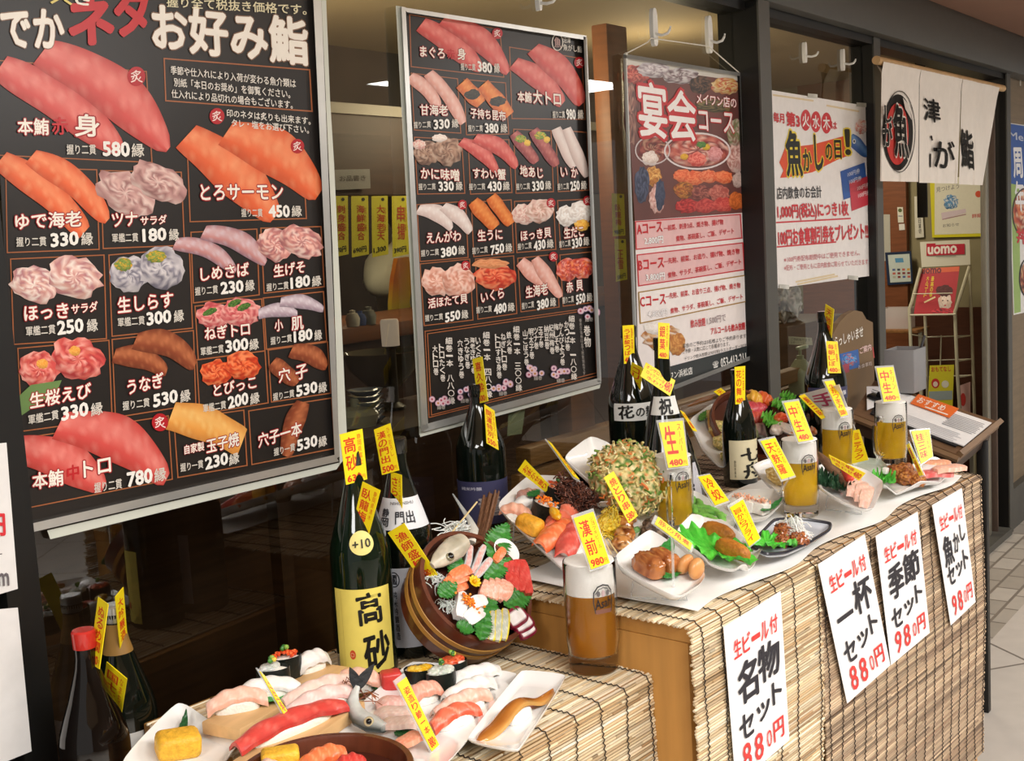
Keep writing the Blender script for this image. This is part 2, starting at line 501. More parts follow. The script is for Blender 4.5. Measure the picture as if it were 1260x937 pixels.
# wall beyond the door: wood panel above, wood skirting below, seen past the right post
sbox('wall_right', 6.625, 12, 1.70, 1.80, .0, 2.405, mat('corridor_panel', '80705a', rough=.5, noise=(3, .15), stretch=(1, 1, 14)))
sbox('baseboard_right', 6.625, 12, 1.66, 1.70, 0, .22, M_GREY)
# side wall of the entrance facing the viewer
EX = 7.3
sbox('wall_entrance', EX, EX + .1, GY + .09, 5.0, 0, 2.55, M_OLIVE)
w0 = onx(1196, 378, EX).z
sbox('trim_15', EX - .015, EX, GY + .09, 5.0, 0, w0, mat('entrance_wainscot', '4a2a1a', rough=.45, noise=(5, .2), stretch=(2, 2, 16)))
ya, yb = onx(1119, 300, EX).y, onx(1086, 300, EX).y
sbox('trim_16', EX - .05, EX, ya, yb + .5, 0, 2.55, mat('entrance_post', '7c4a2c', rough=.45, noise=(4, .2), stretch=(2, 2, 16)))
# inside of the restaurant behind the windows
def at26(x, y): return ony(x, y, 2.6)
zb, zt = at26(412, 240).z, at26(406, 131).z
sbox('wall_bulkhead', 1.2, 6.0, 2.60, 2.72, zb, zt, M_WOODD)
sbox('trim_17', 1.2, 6.0, 2.585, 2.60, zt - .02, zt + .012, mat('bulkhead_edge', 'a89c86', rough=.4, noise=(20, .05)))
sbox('wall_kitchen', 1.2, 6.6, 3.6, 3.7, 0, 2.55, mat('kitchen_wall', '3a3028', rough=.6, noise=(6, .3)))
# ------------------------------------------------------------------ posters on the glass
def wall_at(Y):
    return lambda px, py, L=0.0: ony(px, py, Y - L)
K1, K2 = '1b1816', '2a2522'
BRN, CREAM, REDP = 'a4623c', 'f3ece0', 'c4252b'
TUNA = ('d6524c', 'f0988c', '96281f'); SALM = ('e8683a', 'f8a878', 'ab3c1c'); WHT = ('e2cfc8', 'fbf4f0', 'b59a94')
PINK = ('e8a898', 'fadbd2', 'b06a5c'); BROWN = ('8d4428', 'cf7f52', '4d2012'); ORG = ('e2732a', 'f7ab5c', '9c3c12')

def frame_quad(c, w, at, th, inset=0):
    """four rails round the quad c (TL,TR,BR,BL in pixels), w px wide each (top,right,bottom,left) -> builder"""
    b = MB()
    (tl, tr, br, bl) = [Vector((p[0], p[1])) for p in c]
    wt, wr, wb, wl = w
    def rail(a0, a1, b1, b0):
        vs = []
        for L in (-.004, th):
            for p in (a0, a1, b1, b0): vs.append(at(p[0], p[1], L))
        b.add(vs, [(0, 1, 2, 3), (7, 6, 5, 4), (0, 4, 5, 1), (1, 5, 6, 2), (2, 6, 7, 3), (3, 7, 4, 0)])
    if wt: rail(tl, tr, tr + Vector((0, wt)), tl + Vector((0, wt)))
    if wb: rail(bl - Vector((0, wb)), br - Vector((0, wb)), br, bl)
    if wl: rail(tl, tl + Vector((wl, 0)), bl + Vector((wl, 0)), bl)
    if wr: rail(tr - Vector((wr, 0)), tr, br, br - Vector((wr, 0)))
    return b
def grid_bg(s, c, col, nx=14, ny=14, layer=0):
    (tl, tr, br, bl) = c; L = s.lift(layer); vs = []
    for i in range(nx + 1):
        for j in range(ny + 1):
            u, v = i / nx, j / ny
            x = (tl[0] * (1 - u) + tr[0] * u) * (1 - v) + (bl[0] * (1 - u) + br[0] * u) * v
            y = (tl[1] * (1 - u) + tr[1] * u) * (1 - v) + (bl[1] * (1 - u) + br[1] * u) * v
            vs.append(s.at(x, y, L))
    fs = [(i * (ny + 1) + j, (i + 1) * (ny + 1) + j, (i + 1) * (ny + 1) + j + 1, i * (ny + 1) + j + 1) for i in range(nx) for j in range(ny)]
    s.add(vs, fs, col)
def seal(s, x, y, r=9):
    s.oval(x, y, r * .92, r, 'b51f28', 3); s.text('炙', (x - r * .6, y), (x + r * .6, y), r * 1.25, 'f6dcd6', .015, 4)
def cell(s, quad, w=1.4):
    s.line(quad, w, BRN, 1, True)
def label(s, parts, halo='a51c22', h=None):
    for body, p0, p1, hh, col in parts:
        s.text(body, p0, p1, hh, col, .035, 4, halo if col != REDP else None, hw=.09)
def price(s, kind, k0, k1, num, n0, n1, e0=None, e1=None, h=14):
    s.text(kind, k0, k1, h * .72, 'd9d3c8', .02, 4)
    s.text(num, n0, n1, h, 'f2efe8', .06, 4)
    if e0: s.text('縁', e0, e1, h * .95, 'd9d3c8', .03, 4)

A1 = wall_at(GY - .012)
t = thing('menu_poster', 'largest black sushi menu poster in white frame, hung on the glass at the left', 'poster', ony(210, 300, GY - .006))
def attach(b, name, m, parent, smooth=40):
    """build with world coordinates, keep them under a parent that sits elsewhere"""
    b.X = ID
    inv = parent.matrix_basis.inverted() if parent.parent is None else (parent.parent.matrix_basis @ parent.matrix_basis).inverted()
    b.v = [inv @ p for p in b.v]
    return b.build(name, m, parent, smooth)
P1 = Sheet(A1)
grid_bg(P1, [(-14, -30), (386, -30), (416, 566), (25, 652)], lambda p, i: mixc(K1, K2, .5 + .5 * n3(p, 5)))
P1.text('でか', (2, 34), (78, 36), 46, CREAM, .05, 4, '8c6a52'); P1.text('ネ', (86, 26), (138, 22), 58, REDP, .07)
P1.text('タ', (142, 14), (182, 14), 58, REDP, .07); P1.text('お好み鮨', (188, 32), (378, 52), 56, CREAM, .05, 4, '8c6a52')
P1.text('握り全て税抜き価格です。', (205, 2), (377, 12), 13, 'e6ddb8', .02)
P1.text('大', (62, -6), (88, -4), 20, 'e8d27a', .04); P1.text('き', (92, -4), (112, -2), 18, CREAM, .04)
P1.line([(202, 72), (381, 86), (384, 137), (204, 124)], 1.6, BRN, 1, True)
for i, (tx, a, b) in enumerate((('季節や仕入れにより入荷が変わる魚介類は', (210, 86), (364, 103)), ('別紙「本日のお奨め」を御覧ください。', (214, 101), (357, 116)), ('仕入れにより品切れの場合もございます。', (211, 115), (360, 129)))):
    P1.text(tx, a, b, 10.5, 'e8e2d8', .02)
seal(P1, 267, 143, 10)
P1.text('印のネタは炙りも出来ます。', (279, 139), (382, 149), 9.5, 'e8e2d8', .02); P1.text('タレ・塩をお選び下さい。', (285, 151), (380, 160), 9.5, 'e8e2d8', .02)
cells1 = [[(-8, 74), (180, 88), (187, 200), (-4, 191)], [(230, 170), (372, 178), (377, 269), (234, 273)], [(7, 206), (119, 209), (122, 307), (9, 311)],
          [(124, 210), (223, 212), (227, 302), (127, 306)], [(13, 319), (128, 314), (131, 417), (17, 424)], [(134, 314), (233, 306), (237, 404), (138, 414)],
          [(235, 286), (316, 282), (319, 363), (238, 373)], [(321, 281), (395, 279), (399, 353), (325, 361)], [(240, 377), (322, 368), (326, 432), (244, 443)],
          [(324, 367), (398, 359), (402, 420), (328, 430)], [(22, 429), (134, 419), (138, 516), (27, 531)], [(138, 418), (238, 407), (241, 498), (142, 514)],
          [(242, 443), (326, 432), (330, 496), (246, 510)], [(330, 431), (403, 421), (407, 484), (334, 495)], [(25, 540), (207, 512), (212, 590), (31, 626)],
          [(214, 517), (300, 505), (304, 573), (219, 588)], [(306, 506), (408, 490), (412, 552), (310, 572)]]
for q in cells1: cell(P1, q)
P1.slice((0, 82), (150, 186), 48, *TUNA, bend=-6, seed=1, tip=.22); P1.slice((52, 64), (207, 184), 60, *TUNA, bend=-16, seed=2, tip=.15)
label(P1, [('本鮪', (22, 156), (60, 156), 20, CREAM), ('赤', (64, 155), (84, 155), 21, REDP), ('身', (92, 154), (122, 155), 27, CREAM)])
price(P1, '握り二貫', (82, 184), (118, 184), '580', (127, 183), (159, 184), (162, 185), (177, 185), 17); seal(P1, 168, 94, 12)
P1.slice((229, 168), (338, 268), 56, *SALM, bend=-8, seed=3, tip=.3); P1.slice((278, 164), (392, 240), 56, *SALM, bend=-14, seed=4, tip=.25)
label(P1, [('とろサーモン', (247, 237), (348, 236), 19, CREAM)]); price(P1, '握り二貫', (297, 262), (323, 262), '450', (331, 260), (356, 260), (359, 260), (371, 260), 14); seal(P1, 366, 180, 9)
P1.slice((0, 197), (104, 286), 36, *SALM, bend=-8, seed=5, stripes=8, tip=.5); P1.slice((38, 193), (132, 272), 34, *SALM, bend=-10, seed=6, stripes=8, tip=.25)
label(P1, [('ゆで海老', (19, 273), (100, 269), 19, CREAM)]); price(P1, '握り二貫', (20, 298), (57, 297), '330', (63, 296), (96, 293), (100, 294), (114, 294), 16)
TU = ['b98a86', 'd3aaa2', '9c6f6c', 'c69a94', 'e2c6bd']
P1.lump(154, 238, 38, 24, TU, seed=1, rot=.55); P1.lump(194, 224, 36, 22, TU, seed=2, rot=.5)
label(P1, [('ツナ', (138, 271), (169, 269), 17, CREAM), ('サラダ', (173, 272), (205, 270), 11, CREAM)]); price(P1, '軍艦二貫', (138, 293), (170, 292), '180', (176, 290), (204, 288), (208, 289), (220, 289), 15)
HK = ['e0b4aa', 'c98d88', 'f0d6cc', 'b87b80', 'd9a79a', 'f3e4da']
P1.lump(42, 351, 30, 22, HK, seed=3, rot=.3); P1.lump(92, 341, 34, 25, HK, seed=4, rot=.2)
label(P1, [('ほっき', (30, 386), (84, 382), 18, CREAM), ('サラダ', (88, 381), (120, 377), 12, CREAM)]); price(P1, '軍艦二貫', (32, 408), (68, 405), '250', (71, 404), (102, 400), (107, 401), (120, 400), 16)
SR = ['b9b3b8', '8f8b98', 'd6d0d2', '74707e', 'c6c0c4']
P1.lump(158, 338, 24, 22, SR, seed=5); P1.lump(198, 330, 28, 25, SR, seed=6)
P1.lump(152, 326, 11, 8, ['6f8a3c', 'e0a930', '8aa04a'], seed=7); P1.lump(192, 316, 12, 8, ['6f8a3c', 'e0a930', '8aa04a'], seed=8)
label(P1, [('生しらす', (145, 376), (213, 368), 19, CREAM)]); price(P1, '軍艦二貫', (145, 397), (178, 394), '300', (181, 393), (210, 389), (214, 390), (226, 388), 15)
SB = ('c98a86', 'dfd2da', '54506a')
P1.slice((215, 300), (290, 334), 22, *SB, bend=-10, seed=7, tip=.3); P1.slice((250, 286), (327, 324), 26, *SB, bend=-10, seed=8, tip=.3)
label(P1, [('しめさば', (247, 338), (306, 331), 16, CREAM)]); price(P1, '握り二貫', (240, 359), (268, 356), '230', (272, 355), (299, 352), (302, 352), (313, 351), 14)
GS = ['d9938a', 'eebcae', 'c07a78', 'f0cfc4', 'a8666a']
P1.lump(338, 302, 22, 19, GS, seed=9, rot=.5); P1.lump(371, 298, 27, 19, GS, seed=10, rot=.5)
label(P1, [('生げそ', (337, 334), (375, 328), 15, CREAM)]); price(P1, '握り二貫', (328, 354), (355, 351), '180', (358, 349), (381, 345), (384, 347), (395, 345), 13)
NG = ['d8686a', 'ea9a94', 'c04c52', 'f0b8ac', 'e07c78']
P1.lump(262, 388, 19, 16, NG, seed=11); P1.lump(296, 384, 24, 18, NG, seed=12)
for x, y in ((258, 384), (289, 373), (300, 378)): P1.lump(x, y, 9, 4, ['3f6a2c', '6c9440', '2c4e20'], seed=int(x), rot=-.4)
label(P1, [('ねぎトロ', (252, 411), (307, 404), 16, CREAM)]); price(P1, '軍艦二貫', (247, 433), (275, 429), '300', (278, 427), (305, 423), (307, 425), (318, 423), 14)
KH = ('b9a3ae', 'ece4ea', '5c4c5c')
P1.slice((318, 387), (366, 386), 17, *KH, bend=-5, seed=9, tip=.4); P1.slice((345, 372), (398, 381), 17, *KH, bend=-5, seed=10, tip=.4)
label(P1, [('小', (338, 401), (348, 400), 14, CREAM), ('肌', (359, 399), (373, 397), 16, CREAM)]); price(P1, '握り二貫', (333, 420), (359, 416), '180', (362, 415), (384, 411), (387, 413), (396, 412), 13)
SE = ['d1504c', 'e68278', 'b5383a', 'f0a89a', 'd96a5c']
P1.lump(48, 455, 25, 22, SE, seed=13); P1.lump(96, 442, 33, 25, SE, seed=14, rot=.3)
P1.lump(52, 448, 7, 6, ['e89a3a', 'f2b45a'], seed=15); P1.lump(92, 432, 7, 6, ['e89a3a', 'f2b45a'], seed=16)
P1.poly([(10, 500), (38, 474), (76, 468), (70, 482), (20, 516)], '6b8a50', 2)
label(P1, [('生桜えび', (37, 494), (112, 480), 19, CREAM)]); price(P1, '軍艦二貫', (35, 517), (72, 510), '330', (76, 510), (108, 503), (112, 505), (126, 502), 16)
P1.slice((140, 438), (205, 458), 28, *BROWN, bend=-8, seed=11); P1.slice((166, 420), (240, 450), 32, *BROWN, bend=-12, seed=12)
label(P1, [('うなぎ', (157, 477), (201, 467), 18, CREAM)]); price(P1, '握り二貫', (151, 500), (184, 495), '530', (189, 494), (218, 487), (222, 489), (234, 486), 15)
TB = ['d94a24', 'f0703c', 'b93418', 'f28c5a']
P1.lump(266, 459, 19, 16, TB, seed=17); P1.lump(299, 450, 22, 17, TB, seed=18)
label(P1, [('とびっこ', (263, 481), (315, 470), 15, CREAM)]); price(P1, '軍艦二貫', (250, 503), (278, 498), '200', (281, 496), (305, 490), (308, 492), (319, 489), 14)
P1.slice((335, 446), (366, 472), 22, *BROWN, seed=13); P1.slice((358, 432), (402, 452), 24, *BROWN, bend=-6, seed=14)
label(P1, [('穴', (343, 463), (357, 460), 17, CREAM), ('子', (364, 460), (378, 456), 17, CREAM)]); price(P1, '握り二貫', (336, 489), (362, 484), '530', (365, 482), (390, 476), (392, 478), (402, 476), 13)
P1.slice((22, 552), (128, 600), 50, *TUNA, bend=-10, seed=15, tip=.3); P1.slice((72, 524), (205, 590), 56, *TUNA, bend=-18, seed=16, tip=.3)
label(P1, [('本鮪', (40, 593), (78, 587), 20, CREAM), ('中', (83, 583), (97, 580), 18, REDP), ('トロ', (103, 578), (136, 571), 20, CREAM)])
price(P1, '握り二貫', (116, 601), (150, 595), '780', (157, 591), (187, 585), (190, 586), (204, 583), 17); seal(P1, 197, 520, 11)
P1.slice((210, 512), (298, 545), 42, 'e9a04a', 'f8cf80', 'a8632a', bend=-6, seed=17, stripes=9, tip=.8)
label(P1, [('自家製', (227, 554), (251, 549), 11, CREAM), ('玉子焼', (254, 550), (294, 540), 17, CREAM)]); price(P1, '握り一貫', (222, 576), (250, 571), '230', (253, 571), (280, 564), (282, 567), (294, 563), 14)
P1.slice((373, 495), (352, 562), 24, *BROWN, seed=18, bend=3)
label(P1, [('穴子一本', (318, 543), (371, 527), 17, CREAM)]); price(P1, '握り一貫', (337, 557), (363, 550), '530', (366, 549), (390, 542), (392, 545), (402, 542), 13)
attach(P1, 'printed_sheet', M_PRINT, t)
c = [(-18, -34), (402, -34), (422, 571), (22, 664)]
q = frame_quad([(384, -34), (410, -34), (422, 572), (414, 578)], (0, 0, 0, 0), A1, .01)
fr = MB()
def bar(b, pts, th, base=-.003, at=A1):
    vs = [at(p[0], p[1], base) for p in pts] + [at(p[0], p[1], th) for p in pts]; n = len(pts)
    b.add(vs, [tuple(range(n)), tuple(range(2 * n - 1, n - 1, -1))] + [(i, (i + 1) % n, n + (i + 1) % n, n + i) for i in range(n)])
bar(fr, [(384, -34), (394, -34), (418, 562), (412, 566)], .012)
bar(fr, [(24, 648), (412, 560), (417, 568), (24, 659)], .012)
attach(fr, 'frame', M_CHROME, t)
ba = MB(); bar(ba, [(394, -34), (400, -34), (406, 120), (411, 200), (428, 560), (418, 572), (409, 300), (400, 100)], .004)
bar(ba, [(58, 653), (420, 569), (414, 578), (62, 664)], .002)
attach(ba, 'backing_board', mat('backing_board', 'cfd2c6', rough=.5, noise=(12, .04)), t)

# --------------------------------------------------------------- second menu poster
t = thing('menu_poster', 'middle black sushi menu poster with rolls listed along its bottom', 'poster', ony(615, 280, GY - .006))
P2 = Sheet(A1)
grid_bg(P2, [(498, 14), (719, 47), (737, 468), (526, 524)], lambda p, i: mixc(K1, K2, .5 + .5 * n3(p, 5)))
cells2 = [[(504, 18), (615, 36), (620, 95), (506, 82)], [(627, 58), (716, 72), (720, 147), (630, 146)], [(506, 90), (563, 97), (567, 164), (510, 160)],
          [(571, 98), (622, 102), (626, 165), (574, 166)], [(510, 169), (568, 172), (572, 238), (514, 239)], [(576, 172), (626, 172), (630, 237), (579, 239)],
          [(632, 159), (678, 161), (681, 236), (635, 238)], [(684, 160), (722, 163), (725, 234), (687, 236)], [(513, 252), (573, 248), (576, 317), (517, 322)],
          [(580, 249), (629, 246), (632, 311), (583, 316)], [(633, 248), (681, 246), (684, 307), (636, 311)], [(686, 247), (725, 245), (728, 304), (690, 307)],
          [(517, 325), (578, 319), (582, 394), (522, 401)], [(585, 319), (632, 315), (636, 386), (588, 393)], [(637, 318), (684, 313), (688, 378), (641, 384)], [(689, 314), (728, 310), (731, 372), (693, 377)]]
for q in cells2: cell(P2, q, 1.1)
def prow(kind, x0, num, nx, ex, y0, y1, h=11, tl=None):
    price(P2, kind, (x0[0], y0), (x0[1], y0 + (y1 - y0) * .5), num, (nx[0], y0 - .5), (nx[1], y1), (ex[0], y1), (ex[1], y1), h)
P2.slice((518, 30), (592, 86), 28, *TUNA, bend=-4, seed=21, tip=.3); P2.slice((545, 24), (625, 90), 28, *TUNA, bend=-10, seed=22, tip=.25)
label(P2, [('まぐろ', (517, 63), (547, 66), 13, CREAM), ('赤', (550, 66), (560, 67), 12, REDP), ('身', (563, 66), (573, 67), 14, CREAM)]); prow('握り二貫', (567, 585), '380', (588, 605), (608, 615), 82, 84, 12); seal(P2, 612, 41, 7)
P2.slice((632, 78), (692, 128), 26, *TUNA, bend=-6, seed=23, tip=.4); P2.slice((656, 60), (716, 128), 30, *TUNA, bend=-8, seed=24, tip=.3)
label(P2, [('本鮪', (637, 119), (654, 120), 13, CREAM), ('大トロ', (656, 119), (690, 122), 17, CREAM)]); prow('握り二貫', (680, 695), '980', (697, 708), (711, 718), 141, 141, 12); seal(P2, 713, 77, 7)
P2.ring(686, 52, 6.5, 10, 1.2, 'd9d3c8', 3); P2.text('魚', (682, 52), (690, 52), 13, 'b9938c', .03); P2.text('沼津', (693, 49), (702, 50), 7, 'd9d3c8', .02); P2.text('魚がし鮨', (693, 58), (716, 61), 8, 'd9d3c8', .02)
for a, b, sd in (((504, 94), (540, 132), 25), ((527, 90), (570, 152), 26)): P2.slice(a, b, 17, *PINK, bend=-4, seed=sd, stripes=7, tip=.5)
label(P2, [('甘海老', (517, 135), (551, 136), 13, CREAM)]); prow('握り二貫', (509, 530), '330', (534, 553), (556, 564), 154, 152)
for a, b, sd in (((568, 102), (592, 128), 27), ((594, 104), (627, 142), 28)):
    P2.slice(a, b, 20, *ORG, seed=sd, tip=.7); P2.lump(a[0] * .45 + b[0] * .55, a[1] * .45 + b[1] * .55, 10, 6, ['1d1a16', '2e2a22', '403a2c'], seed=sd, rot=-.2)
label(P2, [('子持ち昆布', (579, 139), (622, 143), 12, CREAM)]); prow('握り二貫', (576, 594), '380', (597, 613), (616, 624), 158, 158)
KM = ['8d6a56', 'b8947c', '6e4c3c', 'a67e68', 'c9ac96']
P2.lump(524, 188, 16, 15, KM, seed=31); P2.lump(550, 186, 18, 18, KM, seed=32); P2.lump(516, 178, 8, 6, ['efdcd0', 'e2a59a'], seed=33); P2.lump(541, 170, 9, 5, ['efdcd0', 'f6ece4'], seed=34)
label(P2, [('かに味噌', (518, 213), (565, 216), 14, CREAM)]); prow('握り二貫', (515, 536), '330', (540, 558), (561, 569), 230, 229)
P2.slice((567, 174), (612, 212), 18, *TUNA, bend=-6, seed=35, tip=.3); P2.slice((584, 170), (636, 206), 20, *TUNA, bend=-8, seed=36, tip=.3)
label(P2, [('すわい蟹', (582, 213), (622, 215), 13, CREAM)]); prow('握り二貫', (577, 597), '430', (600, 617), (619, 627), 230, 229)
for a, b, sd in (((632, 164), (660, 200), 37), ((656, 160), (685, 204), 38)):
    P2.slice(a, b, 16, 'a54a4a', 'd58a80', '5c2030', seed=sd, tip=.5); P2.lump(a[0] + 9, a[1] + 7, 7, 5, ['5a8a34', '8ab04a', 'e0b83a'], seed=sd); P2.lump(a[0] + 17, a[1] + 12, 4, 4, ['e8b83c', 'f2cc5a'], seed=sd)
label(P2, [('地あじ', (640, 210), (668, 213), 13, CREAM)]); prow('握り二貫', (635, 652), '330', (655, 669), (671, 678), 230, 228)
P2.slice((684, 158), (706, 206), 15, *WHT, seed=39, tip=.5, stripes=0); P2.slice((697, 158), (722, 218), 15, *WHT, seed=40, tip=.4, stripes=0)
label(P2, [('い', (690, 212), (698, 212), 11, CREAM), ('か', (703, 212), (711, 213), 12, CREAM)]); prow('握り二貫', (686, 700), '250', (702, 713), (715, 722), 230, 228)
P2.slice((514, 258), (556, 282), 20, *WHT, bend=-8, seed=41, tip=.3); P2.slice((545, 254), (579, 286), 18, *WHT, bend=-4, seed=42, tip=.4)
label(P2, [('えんがわ', (525, 293), (567, 290), 13, CREAM)]); prow('握り二貫', (518, 540), '380', (543, 562), (564, 572), 312, 308); seal(P2, 569, 252, 6)
P2.slice((582, 248), (610, 280), 19, *ORG, seed=43, stripes=6, tip=.6); P2.slice((604, 242), (629, 276), 17, *ORG, seed=44, stripes=6, tip=.6)
label(P2, [('生うに', (588, 290), (618, 288), 13, CREAM)]); prow('握り二貫', (581, 600), '750', (604, 620), (622, 630), 309, 305)
P2.lump(645, 264, 15, 13, ['e8c2b6', 'd4a094', 'f2ddd2'], seed=45); P2.lump(664, 260, 17, 15, ['e8c2b6', 'c99a88', 'f2ddd2'], seed=46)
label(P2, [('ほっき貝', (641, 291), (678, 286), 12, CREAM)]); prow('握り二貫', (637, 654), '430', (657, 671), (673, 681), 304, 300); seal(P2, 678, 250, 6)
P2.lump(697, 266, 13, 13, ['f2ece6', 'dcd2ca', 'fbf8f4'], seed=47); P2.lump(714, 262, 14, 14, ['f2ece6', 'dcd2ca', 'fbf8f4'], seed=48); P2.lump(716, 277, 9, 7, ['eaa83c', 'f4c860'], seed=49)
label(P2, [('生だこ', (694, 287), (718, 284), 13, CREAM)]); prow('握り二貫', (688, 702), '330', (704, 716), (718, 725), 301, 297); seal(P2, 723, 247, 6)
P2.lump(537, 347, 20, 17, ['eab09c', 'f4cfc0', 'd08a74'], seed=50, rot=.3); P2.lump(563, 346, 21, 20, ['eab09c', 'f4cfc0', 'd08a74'], seed=51, rot=.5)
label(P2, [('活ほたて貝', (527, 374), (575, 367), 12, CREAM)]); prow('握り二貫', (523, 545), '550', (548, 566), (568, 576), 392, 387); seal(P2, 573, 327, 6)
P2.lump(609, 340, 25, 17, ['d8452c', 'ee7048', 'b82c1c', 'f2946a'], seed=52); P2.lump(603, 325, 22, 6, ['e8a070', 'd88a58'], seed=53)
label(P2, [('いくら', (592, 367), (620, 360), 13, CREAM)]); prow('握り二貫', (586, 605), '480', (608, 623), (625, 633), 382, 378)
P2.slice((640, 322), (672, 352), 19, *PINK, seed=54, stripes=7, tip=.5); P2.slice((658, 318), (690, 366), 17, *PINK, seed=55, stripes=7, tip=.3)
label(P2, [('生海老', (647, 360), (674, 355), 14, CREAM)]); prow('握り二貫', (642, 657), '380', (661, 675), (677, 684), 377, 372); seal(P2, 681, 316, 6)
P2.lump(697, 332, 13, 14, SE + TB, seed=56); P2.lump(716, 330, 15, 13, SE + TB, seed=57)
label(P2, [('赤', (697, 354), (705, 353), 13, CREAM), ('貝', (709, 352), (717, 351), 13, CREAM)]); prow('握り二貫', (692, 706), '550', (709, 720), (722, 729), 370, 366)
for d in (0, 3): P2.line([(523 + d, 408 + d), (734 - d, 378 + d), (737 - d, 462 - d), (528 + d, 514 - d)], 1, BRN, 1, True)
for x, y0, y1, w, tx in ((552, 415, 498, 8, '細巻一本 八八〇縁'), (598, 408, 490, 8, '細巻一本 四八〇縁'), (635, 401, 482, 7.5, '細巻一本 三〇〇縁'), (703, 388, 468, 7, '細巻一本 一八〇縁'),
                         (722, 400, 428, 8, '巻物'), (535, 425, 462, 6, '大トロ巻'), (543, 423, 470, 6, 'トロたく巻'), (566, 418, 466, 6, '穴きゅう巻'), (574, 416, 454, 6, 'うなぎ巻'), (581, 415, 460, 6, '海老きゅう巻'),
                         (588, 415, 452, 6, 'いくら巻'), (612, 411, 466, 6, 'トロすき身巻'), (619, 410, 456, 6, 'ねぎトロ巻'), (626, 408, 436, 6, '鉄火巻'), (646, 406, 450, 5.6, '山ごぼう巻'), (653, 404, 442, 5.6, '明太子巻'),
                         (659, 403, 430, 5.6, 'ツナ巻'), (665, 402, 428, 5.6, '玉子巻'), (672, 400, 430, 5.6, '納豆巻'), (678, 399, 436, 5.6, '紀州梅巻'), (684, 398, 434, 5.6, '梅しそ巻'), (690, 397, 450, 5.6, 'かんぴょう巻'), (697, 395, 432, 5.6, 'かっぱ巻')):
    P2.vtext(tx, x, y0, x + (y1 - y0) * .045, y1, w, 'e6dfd6', .03)
P2.vtext('※表示価格は全て税抜価格です', 714, 392, 719, 462, 3, 'a8a098', .0)
rr = random.Random(5)
for cx, cy in ((542, 492), (571, 484), (618, 475), (661, 456), (689, 459), (724, 384)):
    for i in range(8):
        x, y = cx + rr.uniform(-11, 11), cy + rr.uniform(-6, 6)
        P2.oval(x, y, 4, 4, '5a5a78' if i % 2 else 'a87a92', 2, 12); P2.oval(x, y, 3.2, 3.2, 'e2c2cc', 3, 12); P2.oval(x, y, 1.4, 1.4, rr.choice(['b8506a', 'c88a4a', '88507a']), 3, 10)
    P2.text('細巻', (cx - 4, cy + 10), (cx + 6, cy + 9), 5, 'c8c0b8', .01)
attach(P2, 'printed_sheet', M_PRINT, t)
fr = MB()
bar(fr, [(496, 9), (722, 44), (719, 49), (501, 15)], .016); bar(fr, [(517, 524), (738, 465), (740, 472), (521, 532)], .016)
bar(fr, [(494, 8), (499, 9), (527, 527), (519, 531)], .016); bar(fr, [(718, 45), (722, 46), (740, 470), (735, 470)], .016)
attach(fr, 'frame', M_CHROME, t)
ba = MB(); bar(ba, [(487, 7), (494, 8), (520, 533), (516, 536)], .006); bar(ba, [(516, 532), (739, 473), (738, 478), (517, 538)], .006)
attach(ba, 'backing_board', MATS['backing_board'], t)

